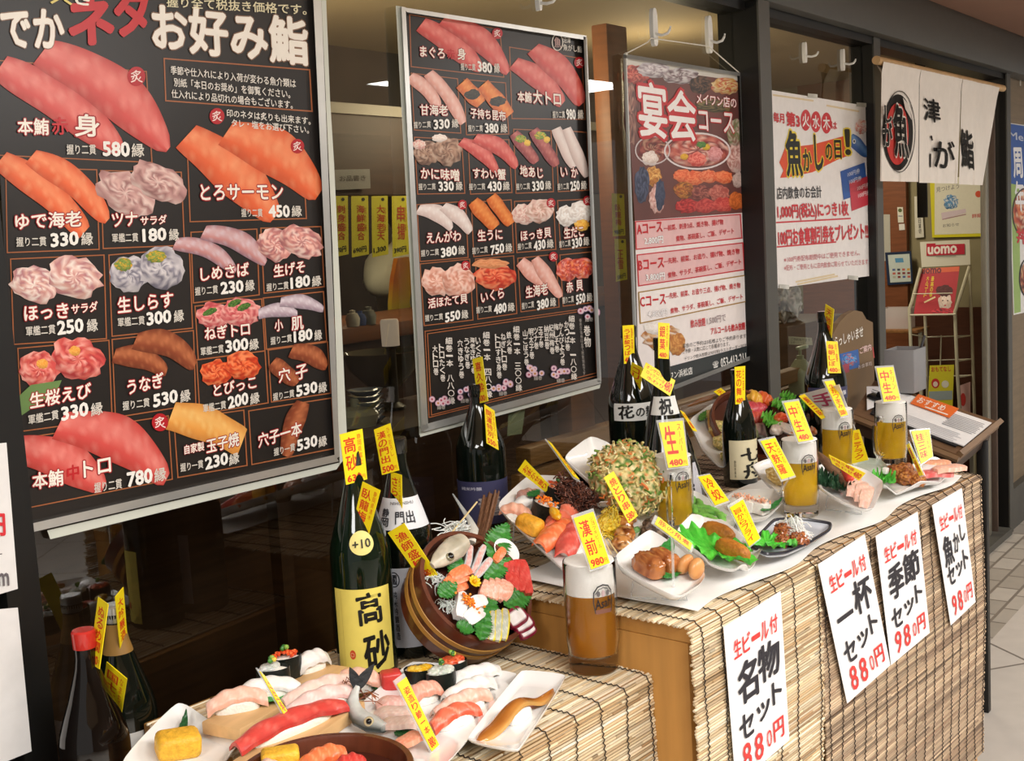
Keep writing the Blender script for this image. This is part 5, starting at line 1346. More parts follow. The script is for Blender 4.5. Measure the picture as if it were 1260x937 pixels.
# brown dried bark standing behind
t0, t1 = DT.at(588, 672, .004), DT.at(600, 618, .01); b = MB(); rnd = random.Random(4)
def bark(u, v):
    a = (v - .5) * 2.0; w = .022 * (1 + .25 * u); p = t0 + (t1 - t0) * u * 1.12
    return p - t0 + tx_ * math.sin(a) * w + TBN * (math.cos(a) * w * .55 + .002 * math.sin(v * 60)) + Vector((0, 0, .004 * math.sin(v * 23) * u))
b.grid(bark, 14, 30, lambda p, i: mixc('5a3a28', '8a6448', .5 + .6 * n3(p, 200)))
o = b.build('bark_garnish', M_FRY); o.location = t0; tag(o, 'brown fluted sheet of bark standing at the back of the tub', 'garnish')
# the slices
for i, (p, q) in enumerate((((542, 731), (572, 722)), ((545, 722), (574, 711)), ((552, 713), (577, 703)))):
    slab_slice(DT, p, q, .021, .009, SAL, ['lowest', 'middle', 'topmost'][i] + ' of the three orange salmon slices at the left of the tub', seed=i, lift=.014 + .004 * i, bend=.006)
for i, (p, q, w) in enumerate((((572, 706), (578, 674), .013), ((580, 708), (594, 674), .013), ((584, 712), (602, 690), .014))):
    slab_slice(DT, p, q, w, .007, ('d98a80', 'f2dcd6', '9aa0a4'), ['leftmost', 'middle', 'rightmost'][i] + ' of three long pink and silver slices in the tub', seed=10 + i, lift=.016 + .003 * i, rimc='b8bcbc')
b = MB()
for i in range(9): b.ico(.007, 2, col='f2c81e', X=RZ(40 * i) @ TR(.006, 0, .004) @ RY(-35) @ SCL(1, .6, .25))
b.ico(.004, 2, col='e0a010', X=TR(0, 0, .006)); put(b, 'chrysanthemum', M_LEAF, DT.M((582, 718), None, .026), 'small yellow flower in the middle of the tub', 'flower')
for i, (p, q) in enumerate((((591, 736), (598, 717)), ((599, 738), (605, 715)), ((606, 740), (612, 715)), ((613, 740), (619, 717)), ((618, 740), (624, 720)))):
    slab_slice(DT, p, q, .018, .008, EBI, ['first', 'second', 'third', 'fourth', 'fifth'][i] + ' from the left of the orange prawn slices in the tub', seed=20 + i, lift=.016 + .002 * i, bend=.008, stripes=4)
for i, (p, q) in enumerate((((630, 728), (623, 696)), ((636, 730), (629, 694)), ((643, 731), (635, 692)), ((650, 734), (641, 692)))):
    slab_slice(DT, p, q, .019, .010, RTUN, ['first', 'second', 'third', 'fourth'][i] + ' from the left of the red tuna slabs at the right of the tub', seed=30 + i, lift=.014 + .004 * i, stripes=3, tiltx=-18)
for i, (p, q, w) in enumerate((((562, 764), (566, 732), .020), ((570, 768), (590, 754), .026), ((574, 748), (594, 742), .022))):
    slab_slice(DT, p, q, w, .013, SQD, ['upright', 'front', 'back'][i] + ' white squid piece in the tub', seed=40 + i, lift=.012 + .004 * i, stripes=0, bend=.004)
b = MB(); rnd = random.Random(3)
for i in range(70): b.ico(.0026, 1, col=rnd.choice(['f28a1e', 'f5a03a', 'e8701a']), X=TR(rnd.gauss(0, .009), rnd.gauss(0, .005), rnd.uniform(.001, .005)))
o = put(b, 'fish_roe', M_GLOSS, DT.M((580, 743), (588, 748), .030), 'orange roe on white squid in the tub', 'roe'); o['kind'] = 'stuff'
for i, (p, q) in enumerate((((596, 790), (599, 758)), ((603, 790), (606, 754)), ((611, 791), (613, 752)), ((619, 789), (621, 751)))):
    slab_slice(DT, p, q, .016, .006, KOH, ['first', 'second', 'third', 'fourth'][i] + ' from the left of the silver fish slices at the front of the tub', seed=50 + i, lift=.014 + .003 * i, rimc='e8d23a' if i in (1, 2, 3) else 'c8ccb8', stripes=4, tiltx=-15, bend=.004)
for i, (p, q) in enumerate((((624, 768), (644, 754)), ((632, 775), (652, 763)), ((638, 783), (655, 772)))):
    slab_slice(DT, p, q, .034 - .004 * i, .006, ('f2eae8', 'fbf8f6', 'e4d4d4'), ['back', 'middle', 'front'][i] + ' octopus slice with dark red rim in the tub', seed=60 + i, lift=.016 + .003 * (2 - i), rimc='7a1830', stripes=0)
b = MB('f4f2ee'); b.lathe([(0, .002), (.014, .004), (.024, .012), (.026, .016), (.0245, .016), (.014, .007), (0, .005)], 30); put(b, 'small_dish', M_CERAM, DT.M((618, 684), None, .006), 'small round white dish at the right of the tilted tub', 'dish')
slab_slice(DT, (606, 694), (618, 678), .016, .010, SAL, 'orange slice lying on the small white dish in the tub', seed=71, lift=.016)
price_card([(477, 656), (497, 644), (538.5, 708), (519, 716)], DT.at(532, 706, .012), 'large yellow price card reading 漁師盛り 2,880 at the left of the tub', '漁師盛り', '2,880', asp=2.8)

# front mug
pm = DL.at(731, 822); pm.z = ZL + .001
mug(pm, 'largest beer mug, amber, standing on the lower table in front', 1.14, None, M_BEERD)

# geta boards of sushi
M_BOARD = mat('pale_wood', 'dcb27c', rough=.5, noise=(3, .16), stretch=(1, 14, 14))
def geta(quad, z, label_, th=.02):
    W = [onz(p[0], p[1], z) for p in quad]; c = sum(W, Vector()) / 4
    x = ((W[1] - W[0]) + (W[2] - W[3])).normalized(); y = Vector((-x.y, x.x, 0))
    Lx = ((W[1] - W[0]).length + (W[2] - W[3]).length) / 2; Ly = (abs((W[0] - W[3]).dot(y)) + abs((W[1] - W[2]).dot(y))) / 2
    t_ = thing('sushi_board', label_, 'board', mw=basis(Vector((c.x, c.y, z)), Vector((0, 0, 1)), x))
    b = MB(); b.box((Lx, Ly, th), (0, 0, -th / 2), .003); b.build('board_top', M_BOARD, t_)
    for s_ in (-1, 1):
        f = MB(); hh = z - th - ZL - .002; f.box((.014, Ly * .9, hh), (s_ * Lx * .3, 0, -th - hh / 2), .001); f.build('foot', M_BOARD, t_)
    return t_
Z1 = ZL + .046
geta([(247, 884), (400, 811), (418, 824), (296, 902)], Z1, 'pale wooden sushi board nearest the glass, white sushi on it')
D1 = Deck(330, 860, Z1)
WH = ('eee9e4', 'fbfaf7', 'cfc8c2'); PK = ('efb79e', 'f9dccb', 'd89478'); PK2 = ('f0c8b8', 'fae6dc', 'dca898')
nigiri(D1, (258, 880), (326, 868), .034, .030, PK, 'pale pink nigiri at the left end of the back sushi board', seed=1, stripes=4)
nigiri(D1, (293, 866), (367, 854), .034, .030, WH, 'white nigiri behind the pale pink one on the back board', seed=2, stripes=0)
leaf(D1, (322, 868), (384, 850), .040, 'broad green bamboo leaf lying on the back sushi board', ('2f8a3c', '4aa84e', '1f6a2c'), name='bamboo_leaf', teeth=0, lift=.002, curl=.12)
gunkan(D1, (338, 849), .017, .036, ['dcd8d0', 'c4c8c0', 'efece6'], 'seaweed-wrapped sushi with pale filling on the back board', 'heap', 3, True, 1.5, (365, 845))
gunkan(D1, (353, 834), .017, .036, ['e8582c', 'f27a48', 'd84420'], 'seaweed-wrapped sushi with red roe on the back board', 'roe', 4, True, 1.5, (380, 828))
nigiri(D1, (364, 831), (402, 818), .034, .030, WH, 'white nigiri at the far end of the back board', seed=5, stripes=0)
Z2 = ZL + .040
geta([(296, 927), (420, 849), (434, 872), (322, 955)], Z2, 'pale wooden sushi board in front of it, red tuna along its edge')
D2 = Deck(370, 890, Z2)
nigiri(D2, (352, 872), (432, 847), .034, .028, PK2, 'pale pink nigiri at the back of the front sushi board', seed=6, stripes=5)
nigiri(D2, (356, 884), (434, 861), .034, .028, ('eec2b8', 'fbeae4', 'd8a49c'), 'whitish pink nigiri in the middle of the front sushi board', seed=7, stripes=4)
nigiri(D2, (296, 926), (416, 876), .040, .026, ('cf3a34', 'e87668', 'a82222'), 'long red tuna nigiri along the front sushi board', seed=8, stripes=5)
price_card([(319.5, 826), (326, 832), (365, 893), (360, 898)], D1.at(345, 872, .03), 'thin yellow price card seen edge-on over the sushi boards', '上生寿司', '', holder=D2.at(366, 897, .0), asp=3)

# plate with tamago at the lower left
DT1 = Deck(230, 900, ZL + .02, 8, -10)
plate(DT1, [(140, 950), (220, 866), (262, 896), (300, 911), (262, 965), (225, 1010)], 'square white dish holding rolled egg at the lower left', rim=.016, wave=.0)
b = MB('f0c23c'); b.box((.062, .044, .036), (0, 0, .018), .010, 3, lambda p, i: mixc('efbe3a', 'e3a22c', .5 + .7 * n3(p, 70)))
put(b, 'rolled_egg', M_FRY, DT1.M((219, 930), (250, 925), .004), 'yellow block of rolled egg on the square white dish', 'egg')
leaf(DT1, (222, 908), (229, 886), .012, 'dark pointed leaf behind the rolled egg', ('1f4a2a', '2e6a3a', '143a20'), name='bamboo_leaf', teeth=0, lift=.012, bend=1)

# round tub at the bottom edge
rc = onz(399, 950, ZL + .062); mwB = basis(rc, Vector((0, 0, 1)), TD)
tub(mwB, .112, .058, 'round dark red-brown tub cut off by the bottom edge, sushi inside', '3a1a14', .016, hoops=(.6,))
DB = Deck(399, 950, ZL + .062 - .014)
b = MB('f0c23c'); b.box((.05, .032, .026), (0, 0, .013), .006, 3, lambda p, i: mixc('f2c640', 'e3a22c', .5 + .7 * n3(p, 70))); put(b, 'rolled_egg', M_FRY, DB.M((346, 945), (380, 940)), 'yellow rolled egg in the round tub at the bottom edge', 'egg')
nigiri(DB, (372, 950), (424, 936), .032, .024, SAL, 'orange salmon nigiri in the round tub at the bottom edge', seed=12)
nigiri(DB, (410, 955), (450, 950), .032, .022, RTUN, 'red nigiri at the right in the round tub at the bottom edge', seed=13)
nigiri(DB, (318, 965), (345, 955), .032, .022, PK, 'pink nigiri at the left in the round tub at the bottom edge', seed=14)

# long plate with the horse mackerel
DF = Deck(520, 880, ZL + .010)
plate(DF, [(506, 817), (642, 832), (548, 952), (394, 915)], 'long white plate with a curled fish and sliced sashimi', rim=.010, rnd=0)
DFl = DF.sub(.005)
t = thing('curled_fish', 'whole silver fish curled up, tail in the air and head on the plate', 'fish', DFl.at(452, 902))
o_ = Vector(t.location); up = Vector((0, 0, 1))
path = [DFl.at(474, 908) + up * .014, DFl.at(458, 904) + up * .016, DFl.at(445, 899) + up * .018, DFl.at(438, 893) + up * .023, DFl.at(436, 888) + up * .031, DFl.at(439, 884) + up * .040, DFl.at(443, 882) + up * .048]
def fcol(p, i):
    k = (i % 20) / 20 * 6.283; return mixc('cfd2cc', '232c2a', max(0, min(1, .5 + 1.0 * math.cos(k + 2.2) + .25 * n3(p, 90))))
b = MB(); b.tube([p - o_ for p in path], [.009, .016, .0155, .012, .009, .0065, .0045], 20, fcol, flat=.75); b.build('body', M_FOOD, t)
e = MB(); ep = DFl.at(455, 903) + up * .018 - o_; d = (EYEV - DFl.at(455, 903)).normalized()
e.ico(.0075, 3, col='c8b890', X=TR(*(ep + d * .0145)) @ SCL(1, 1, 1)); e.ico(.0048, 2, col='0a0a0a', X=TR(*(ep + d * .019))); e.build('eye', M_GLOSS, t)
for sg, tip in ((-1, (430, 821)), (1, (461, 817))):
    f = MB(); base = path[-1] - o_; tp_ = onpl(tip[0], tip[1], path[-1], (EYEV - path[-1]).normalized()) - o_
    mid = (base + tp_) / 2 + Vector((0, 0, .004)); wv = (tp_ - base).cross(d).normalized()
    b_ = []; n_ = 8
    for i in range(n_ + 1):
        u = i / n_; c0 = base + (tp_ - base) * u; w = .009 * math.sin(math.pi * min(1, .25 + u * .75)) ** .8 * (1 - .3 * u)
        b_ += [c0 + wv * w + d * .0007, c0 - wv * w + d * .0007, c0 - wv * w - d * .0007, c0 + wv * w - d * .0007]
    f.add(b_, [(4 * i + k, 4 * i + (k + 1) % 4, 4 * i + 4 + (k + 1) % 4, 4 * i + 4 + k) for i in range(n_) for k in range(4)] + [(0, 3, 2, 1), (4 * n_, 4 * n_ + 1, 4 * n_ + 2, 4 * n_ + 3)], '14161a'); f.build('tail_fin', M_FOOD, t)
strands(DFl, (405, 855), (462, 868), .05, .035, 26, ['8a4a2c', '6a3420', 'a8623c'], 'thin brown prawn feelers over the pink sushi beside the fish tail', name='prawn_feelers', seed=21, r=.0007, lift=.02)
nigiri(DFl, (412, 852), (468, 846), .040, .032, PK, 'peach nigiri at the far left corner of the long fish plate', seed=15)
for i, (p, q, w, c) in enumerate((((463, 872), (502, 866), .030, PNK), ((460, 884), (510, 880), .032, ('dcb8a8', 'f2e0d6', 'c09a8c')), ((470, 896), (514, 894), .034, ('d8b4a4', 'f0dcd0', 'b89484')), ((490, 922), (524, 908), .026, ('ea8a68', 'f8c0a4', 'd0684a')))):
    slab_slice(DFl, p, q, w, .008, c, ['pink slice nearest the red tuna on the fish plate', 'beige slice behind the price card on the fish plate', 'beige slice beside the fish head on the fish plate', 'orange slice at the near edge of the fish plate'][i], seed=80 + i, lift=.004 + .002 * i, bend=.005)
for i, (p, q) in enumerate((((486, 908), (512, 902)), ((462, 852), (476, 838)))):
    leaf(DFl, p, q, .03, ['dark green leaf under the beige slices on the fish plate', 'dark green leaf beside the red tuna on the fish plate'][i], ('1f4a24', '2f6a34', '14361a'), lift=.001, seed=30 + i)
b = MB(); b.box((.034, .030, .030), (0, 0, .015), .006, 3, lambda p, i: mixc('c4262a', 'dc5048', .5 + .8 * n3(p, 120))); put(b, 'tuna_block', M_FOOD, DFl.M((482, 848), (495, 846)), 'red block of tuna on the long fish plate', 'sashimi')
gunkan(DFl, (517, 838), .018, .022, ['f2c02e', 'e8aa1e', 'f7d45a'], 'yellow sea urchin sushi on the long fish plate', 'heap', 5, False, 1.4, (540, 836))
gunkan(DFl, (544, 851), .019, .034, ['dfe2d6', 'c8d0c0', 'f0f0ea'], 'seaweed-wrapped sushi with pale topping on the long fish plate', 'heap', 6, True, 1.3, (560, 846))
gunkan(DFl, (559, 838), .018, .034, ['e25a34', 'ee7c50', 'cc4424'], 'seaweed-wrapped sushi with orange topping on the long fish plate', 'heap', 7, True, 1.3, (575, 834))
nigiri(DFl, (506, 870), (540, 858), .034, .030, ('e8a088', 'f6ccb8', 'd08068'), 'salmon-pink nigiri in the middle of the long fish plate', seed=16)
nigiri(DFl, (556, 848), (612, 832), .032, .026, WH, 'white squid nigiri at the far end of the long fish plate', seed=17, stripes=0)
nigiri(DFl, (550, 866), (606, 848), .032, .026, ('f0eae4', 'fbfaf7', 'd4ccc4'), 'second white nigiri on the long fish plate', seed=18, stripes=2)
nigiri(DFl, (536, 886), (600, 864), .032, .026, ('f2b8a0', 'fae4da', 'e08868'), 'pink prawn nigiri on the long fish plate', seed=19, stripes=8)
nigiri(DFl, (532, 902), (586, 882), .030, .026, ('e8542e', 'f8b49a', 'cc3a1c'), 'orange-red crab nigiri at the near end of the long fish plate', seed=20, stripes=3)
price_card([(489, 842), (500, 833.5), (540.5, 917), (532, 925)], DFl.at(530, 918, .01), 'long slanted yellow price card standing on the fish plate', '姿造り鯵一本', '880', holder=True, asp=4)

# plate with conger eel
DA = Deck(640, 880, ZL + .012)
plate(DA, [(642, 829), (699, 835), (638, 931), (572, 917)], 'rectangular white plate holding one brown conger eel sushi', rim=.012, rnd=0)
mwA, LA = DA.span((591, 917), (680, 853), .005)
t = thing('conger_eel_sushi', 'long glazed brown conger eel on rice on the white plate', 'sushi', mw=mwA)
r = MB(); pill(r, .055, .026, .017, 'f2ede2', X=TR(-.004, -.004, 0), jit=.05); r.build('rice', M_RICE, t)
s_ = MB()
def eel(u, v):
    a = u * 2 - 1; c = v * 2 - 1; w = .016 * (1 - .55 * u) * (1 - abs(a) ** 6 * .7)
    return (LA / 2 * a, c * w + .006 * math.sin(u * 5.5 + .6), .008 + .020 * math.exp(-(a * 2.2) ** 2) - .006 * c * c + .0015 * math.sin(u * 16))
def ec(p, i):
    i = i % (29 * 9); u = (i // 9) / 28; v = (i % 9) / 8 * 2 - 1
    c = mixc('94501c', 'bc7a34', .5 + .7 * n3((u * 6, v * 2, 1), 1)); c = mixc(c, '6a3410', max(0, .8 - abs(u - .58) * 9)); return mixc(c, 'e0b060', max(0, abs(v) - .7) * 2)
s_.slab(eel, 28, 8, .005, ec); s_.build('eel', M_GLOSS, t)
# ------------------------------------------------------------------ higher table
ZC = ZU + .0088                      # on the paper
DU = Deck(850, 700, ZC)
def stand_pos(px, py, r):            # foot centre of a round thing whose front bottom edge shows at this pixel
    p = onz(px, py, ZU + .0006); d = Vector((p.x, p.y, 0)).normalized(); return p + d * r
# beer mugs (foot on the reed blind or on the paper)
def mug_at(px, ytop, d, label_, handle, k=1.0):
    """stand the mug on the table at distance d on the ray through px"""
    r = ray(px, ytop + 90); h = math.hypot(r.x, r.y); p = Vector((r.x / h * d, r.y / h * d, ZU + .0012))
    for _ in range(12):              # keep its axis on the wanted column of the picture
        q = proj(p + Vector((0, 0, .12))); p += Vector((.59, -.80, 0)) * ((px - q[0]) * d / FPX * .9)
    if p.dot(TN) - UQ.dot(TN) < .45: p.z = ZC
    return mug(p, label_, k, handle, None)
mug_at(829, 576, 2.42, 'beer mug standing behind the edamame, card reading 生 480 on its foam', 200)
mug_at(984, 545, 2.57, 'beer mug behind the dark-rimmed plate, lemon yellow, nearest of the three at the right', None)
mug_at(1030, 513, 2.98, 'beer mug in the middle of the three at the right, tall card on its foam', None)
mug_at(1096, 496, 3.08, 'farthest beer mug at the right with a glass handle on its left side', 165)
def foam_top(px, py, d):
    r = ray(px, py); h = math.hypot(r.x, r.y); return EYEV + r * ((d - .038) / h)

# ---- bottles at the back
def bot(px, py, d, prof, label_, **k):
    r = ray(px, py); h = math.hypot(r.x, r.y); p = Vector((r.x / h * d, r.y / h * d, ZU + .0006)); return bottle(p, label_, prof, **k), p
BIG84 = [(r * 1.06, z * .80) for r, z in BIG]
b59, p59 = bot(586, 470, 2.62, BIG84, 'dark sake bottle with purple label standing left of the sushi platter')
p59.z = ZU
def lab_p(s): s.poly([(.0, .0), (1, 0), (1, .06), (0, .06)], '6a688a', 1); s.text('純米吟醸', (.2, .16), (.5, .16), .08, 'c8c8d8', .02); s.quadtext('龍', (.45, .35), (.75, .35), (.75, .8), (.45, .8), 'a8a0a0', .04)
label_on(b59, BIG84, .01, .105, face(p59) - 2, 170, lab_p, '3c3c5e')
b79, p79 = bot(776, 470, 2.78, BIG, 'dark sake bottle with white shoulder label behind the big vegetable fritter', scale=1.06)
def lab_h(s): s.quadtext('花', (.12, .15), (.42, .1), (.44, .8), (.14, .9), '1c1a18', .05); s.quadtext('の舞', (.48, .2), (.88, .2), (.88, .75), (.48, .8), '1c1a18', .04)
label_on(b79, BIG, .196, .236, face(p79) + 12, 120, lab_h, 'e8e8e4', scale=1.06)
JUG = [(0, 0), (.078, 0), (.083, .006), (.082, .05), (.074, .095), (.058, .15), (.042, .20), (.029, .25), (.021, .29), (.0175, .32), (.0165, .365), (.0182, .366), (.0182, .376), (.015, .377), (0, .377)]
b81, p81 = bot(817, 500, 2.66, JUG, 'broad-shouldered dark sake bottle behind the first upper mug, white neck label', capr=.0185)
def lab_i(s): s.quadtext('祝', (.3, .1), (.7, .1), (.72, .95), (.3, .95), '1c1a18', .05)
label_on(b81, JUG, .222, .262, face(p81) + 6, 120, lab_i, 'e6e6e2')
def lab_s(s): s.poly([(.1, .1), (.9, .1), (.9, .2), (.1, .2)], '8a8a92', 1); s.quadtext('寿', (.3, .3), (.7, .3), (.7, .85), (.3, .85), '2a2a30', .05)
label_on(b81, JUG, .03, .115, face(p81) + 34, 62, lab_s, 'c8c8d0', 'body_label')
b91, p91 = bot(909, 520, 2.92, SMALL, 'small dark sake bottle with cream label in the middle of the higher table', cap=None, scale=1.05)
def lab_c(s): s.quadtext('七', (.30, .22), (.85, .18), (.9, .5), (.34, .56), '1c1a16', .05); s.quadtext('舟', (.34, .6), (.9, .55), (.92, .95), (.4, .97), '1c1a16', .05); s.vtext('静岡県産米', .16, .5, .16, .95, .05, '4a4438', .01)
label_on(b91, SMALL, .02, .115, face(p91) + 28, 130, lab_c, 'dcd2b0', scale=1.05)
b10, p10 = bot(1015, 440, 3.16, BIG, 'dark sake bottle at the far right in front of the brown welcome board', scale=1.02)
label_on(b10, BIG, .175, .205, face(p10) + 20, 150, lambda s: s.text('純米大吟醸', (.3, .5), (.8, .5), .4, 'd8d8e0', .02), '3a3a5a', scale=1.02)

def nk(t_, z, off=.022): return neck(t_, z, off)
price_card([(581, 442), (593, 439), (600.5, 494), (588.5, 497)], nk(b59, .27), 'yellow price card on the neck of the purple-labelled bottle', '喜久酔', '500', asp=3)
price_card([(596, 497.5), (608.5, 505.7), (613.7, 554), (599, 545.6)], nk(b59, .215, .045), 'yellow price card on the shoulder of the purple-labelled bottle', '開運特別', '550', 'ひやおろし', asp=3)
price_card([(766, 401), (780, 400), (781, 447), (768, 448)], nk(b79, .37), 'upper of two yellow price cards on the bottle behind the fritter', 'うま酸っぱ', '480', '静岡', asp=3)
price_card([(777, 446), (790, 453), (787, 494), (773, 485)], nk(b79, .30, .035), 'lower of two yellow price cards on the bottle behind the fritter', 'コリ一番', '480', asp=2.6)
price_card([(810, 397), (824, 398), (823, 442), (810, 441)], nk(b81, .36), 'yellow price card over the top of the broad-shouldered bottle', '銀葉', '480', '花の香', asp=2.8)
price_card([(795, 446), (831, 468.5), (824.6, 487.7), (788, 463)], nk(b81, .29, .03), 'yellow price card lying sideways across the broad-shouldered bottle', 'オンザロック/ロックソーダ/水わり', '480', asp=2, land=True)
price_card([(837, 505), (842, 508), (858, 531), (853, 530)], nk(b81, .21, .055), 'thin yellow price card right of the white 祝 neck label', '吟醸', '', asp=4)
price_card([(904, 452), (917, 450.5), (917, 497), (905, 498)], nk(b91, .28, .02), 'yellow price card on the neck of the small bottle', '花の舞', '400', '生酒', asp=3)
price_card([(1015.7, 374.5), (1026, 381), (1022.7, 419.5), (1012, 411)], nk(b10, .385, .02), 'upper yellow price card on the far right bottle', '天地鶴', '480', asp=2.8)
price_card([(1016.6, 420), (1030.5, 420.5), (1035, 459.4), (1019, 459.4)], nk(b10, .29, .035), 'lower yellow price card on the far right bottle', '毎朝しぼ', '480', '吟醸', asp=2.6)

# ---- long sushi platter, raised at the back
DP = Deck(700, 704, ZU + .018, 17)
plate(DP, [(608, 627), (630, 606), (650, 588), (700, 590), (772, 634), (792, 650), (776, 676), (740, 700), (700, 708), (690, 704)], 'long white platter tilted forward with assorted sushi and a skewer', rim=.014, flat=.82)
DP = DP.sub(.006)
clear_stand(DP, (628, 615), (690, 600), 'clear stand under the back of the tilted sushi platter')
gp = None
nigiri(DP, (636, 616), (668, 622), .036, .028, ('a8766a', 'd8b0a4', '6a4038'), 'brownish mackerel nigiri at the back of the platter', seed=31, stripes=3)
leaf(DP, (650, 614), (663, 606), .02, 'dark green sprig on the mackerel nigiri', ('1f5a2c', '2f7a3a', '143a20'), lift=.03, name='herb_sprig', seed=3)
nigiri(DP, (632, 628), (664, 626), .036, .026, WH, 'white squid nigiri on the platter', seed=32, stripes=0)
nigiri(DP, (618, 632), (652, 642), .036, .024, ('f0a888', 'fad8c4', 'd88464'), 'pale salmon nigiri at the left rim of the platter', seed=33, stripes=3)
b = MB(); b.box((.055, .036, .034), (0, 0, .017), .012, 3, lambda p, i: mixc('f2b83a', 'e69c28', .5 + .7 * n3(p, 70))); put(b, 'rolled_egg', M_FRY, DP.M((650, 656), (668, 664)), 'yellow rolled egg on the sushi platter', 'egg')
gunkan(DP, (668, 643), .022, .044, ['ee7a1e', 'f5963c', 'e0641a'], 'seaweed-wrapped sushi with orange roe on the platter', 'roe', 34, False, 1.35, (686, 652))
b = MB(); fry(b, .016, ['f5b81e', 'f0a814', 'f8cc50'], 5, TR(0, 0, .010), .1, sub=3, sq=(1.4, .6, .6)); put(b, 'sea_urchin', M_FOOD, DP.M((682, 638), (690, 648), .032), 'yellow sea urchin behind the orange roe sushi', 'sea urchin')
gunkan(DP, (680, 620), .018, .040, ['e8542a', 'f08038', 'd8401c', 'f2e0d0'], 'seaweed-wrapped sushi with red-orange topping at the back of the platter', 'heap', 35, True, 1.3, (695, 628))
nigiri(DP, (688, 648), (700, 612), .032, .030, ('b8542c', 'dc8a5c', '8a3418'), 'brown-orange prawn nigiri behind the tuna on the platter', seed=36, stripes=6)
nigiri(DP, (664, 676), (702, 652), .044, .032, SAL, 'orange salmon nigiri at the front of the platter', seed=37, stripes=6)
nigiri(DP, (672, 660), (706, 636), .040, .036, ('e86a4c', 'f4a48a', 'cc4a30'), 'second salmon nigiri behind the front one on the platter', seed=38, stripes=5)
nigiri(DP, (692, 688), (716, 652), .044, .034, ('d2443a', 'ea8474', 'b02a24'), 'red tuna nigiri at the front of the platter beside the mug', seed=39, stripes=4)
# brown dried fish bones standing behind
t0 = DP.at(706, 640, .006); nrm = (EYEV - t0).normalized()
cs = [onpl(x, y, t0, Vector((-.55, -.8, .2))) - t0 for x, y in ((686, 600), (688, 584), (704, 592), (722, 604), (738, 618), (730, 628), (712, 632), (696, 622))]
b = MB(); rnd = random.Random(7)
ce = sum(cs, Vector()) / len(cs)
for i in range(900):
    a = rnd.choice(cs); c = rnd.choice(cs); k = rnd.random(); p = a + (c - a) * k; p = ce + (p - ce) * rnd.uniform(.3, 1)
    d = Vector((rnd.uniform(-1, 1), rnd.uniform(-1, 1), rnd.uniform(-1, 1))) * .006; p += Vector((rnd.gauss(0, .007), rnd.gauss(0, .007), rnd.gauss(0, .004)))
    b.tube([p - d, p + Vector((rnd.gauss(0, .002), 0, rnd.gauss(0, .002))), p + d * 1.4], .0013, 4, rnd.choice(['5a3426', '6e4030', '4a2a20', '7c5040', '3a201a']))
o = b.build('fried_noodle_bundle', M_FRY); o.location = t0; tag(o, 'dark brown mesh of fried strands standing behind the sushi platter', 'garnish'); o['kind'] = 'stuff'
lettuce(DP, (746, 622), .036, .024, 'dark green seaweed behind the shredded egg on the platter', seed=5, amp=.022, cols=('1f4a30', '3a7048', '12301e'), lift=.012)
b = MB()
def pat(p, i): return mixc('dfe6ea', '3a4450', 1 if n3(p, 110, 2) > .22 else 0)
b.grid(lambda u, v: ((u - .5) * .05, (v - .5) * .05, .012 + .02 * (u - .5) ** 2), 30, 30, pat); 
b.slab(lambda u, v: ((u - .5) * .05, (v - .5) * .05, .0118 + .02 * (u - .5) ** 2), 4, 4, .001)
put(b, 'patterned_paper', M_CARD, DP.M((745, 630), (756, 640), .018) @ RY(-35), 'white paper fan with dark speckles beside the shredded egg', 'garnish')
strands(DP, (738, 658), (758, 648), .055, .045, 420, ['f6d838', 'f0c828', 'fae46c'], 'heap of yellow shredded egg on the platter', name='shredded_egg', seed=12, r=.0009, lift=.004)
b = MB(); fry(b, .021, ['f4d22e', 'f8e05c', 'eec01e'], 9, TR(0, 0, .014), .3, 3, 4, (1.2, 1, .9)); o = put(b, 'shredded_egg', M_FRY, DP.M((747, 654), None, .004), 'rounded mound under the loose yellow egg shreds on the platter', 'garnish'); o['kind'] = 'stuff'
# yakitori
mY, LY = DP.span((766, 676), (770, 630), .018)
t = thing('chicken_skewer', 'brown glazed grilled chicken skewer at the right of the platter', 'skewer', mw=mY)
for i in range(4):
    b = MB(); fry(b, .021, ['8a4a20', 'a8642c', 'c88a4a', '6a3414', 'dcb07a'], 40 + i, TR(LY * (-.36 + .24 * i), .002 * (-1) ** i, .0), .2, sub=3, sq=(.85, 1, .8)); b.build('chicken_piece', M_GLOSS, t)
b = MB(); b.tube([(-LY * .75, 0, -.004), (LY * .52, 0, 0)], .0018, 6); b.build('stick', MATS['bamboo'], t)
for i, (p, q) in enumerate((((752, 682), (742, 662)), ((760, 682), (748, 664)))):
    a = DP.at(*p, .006); c = DP.at(*q, .02); b = MB(); b.tube([a - a, c - a], .0016, 6); o = b.build('bamboo_skewer', MATS['bamboo']); o.location = a; tag(o, ['left', 'right'][i] + ' bare bamboo skewer end below the shredded egg', 'skewer')
price_card([(637, 579), (646, 566), (678, 599), (671, 606)], DP.at(652, 606, .02), 'yellow price card lying on the back left corner of the sushi platter', 'おまかせ握り', '', asp=3.4)
price_card([(674, 542), (679, 546), (713, 590), (706, 586)], DP.at(700, 600, .06), 'narrow yellow price card leaning over the brown fried strands', '上生寿司盛り', '', holder=True, asp=3.4)
price_card([(743, 588), (755, 580), (785, 635), (774, 644)], DP.at(770, 645, .06), 'yellow price card reading 焼とり in front of the vegetable fritter', '焼とり串', '580', asp=3.2)
price_card([(788.7, 597), (804.7, 608), (804.7, 619), (787, 608.5)], DP.at(790, 640, .045) + Vector((.15, .06, .03)), 'small yellow price card half hidden left of the first upper mug', 'かきあげ', '', asp=2, land=True)

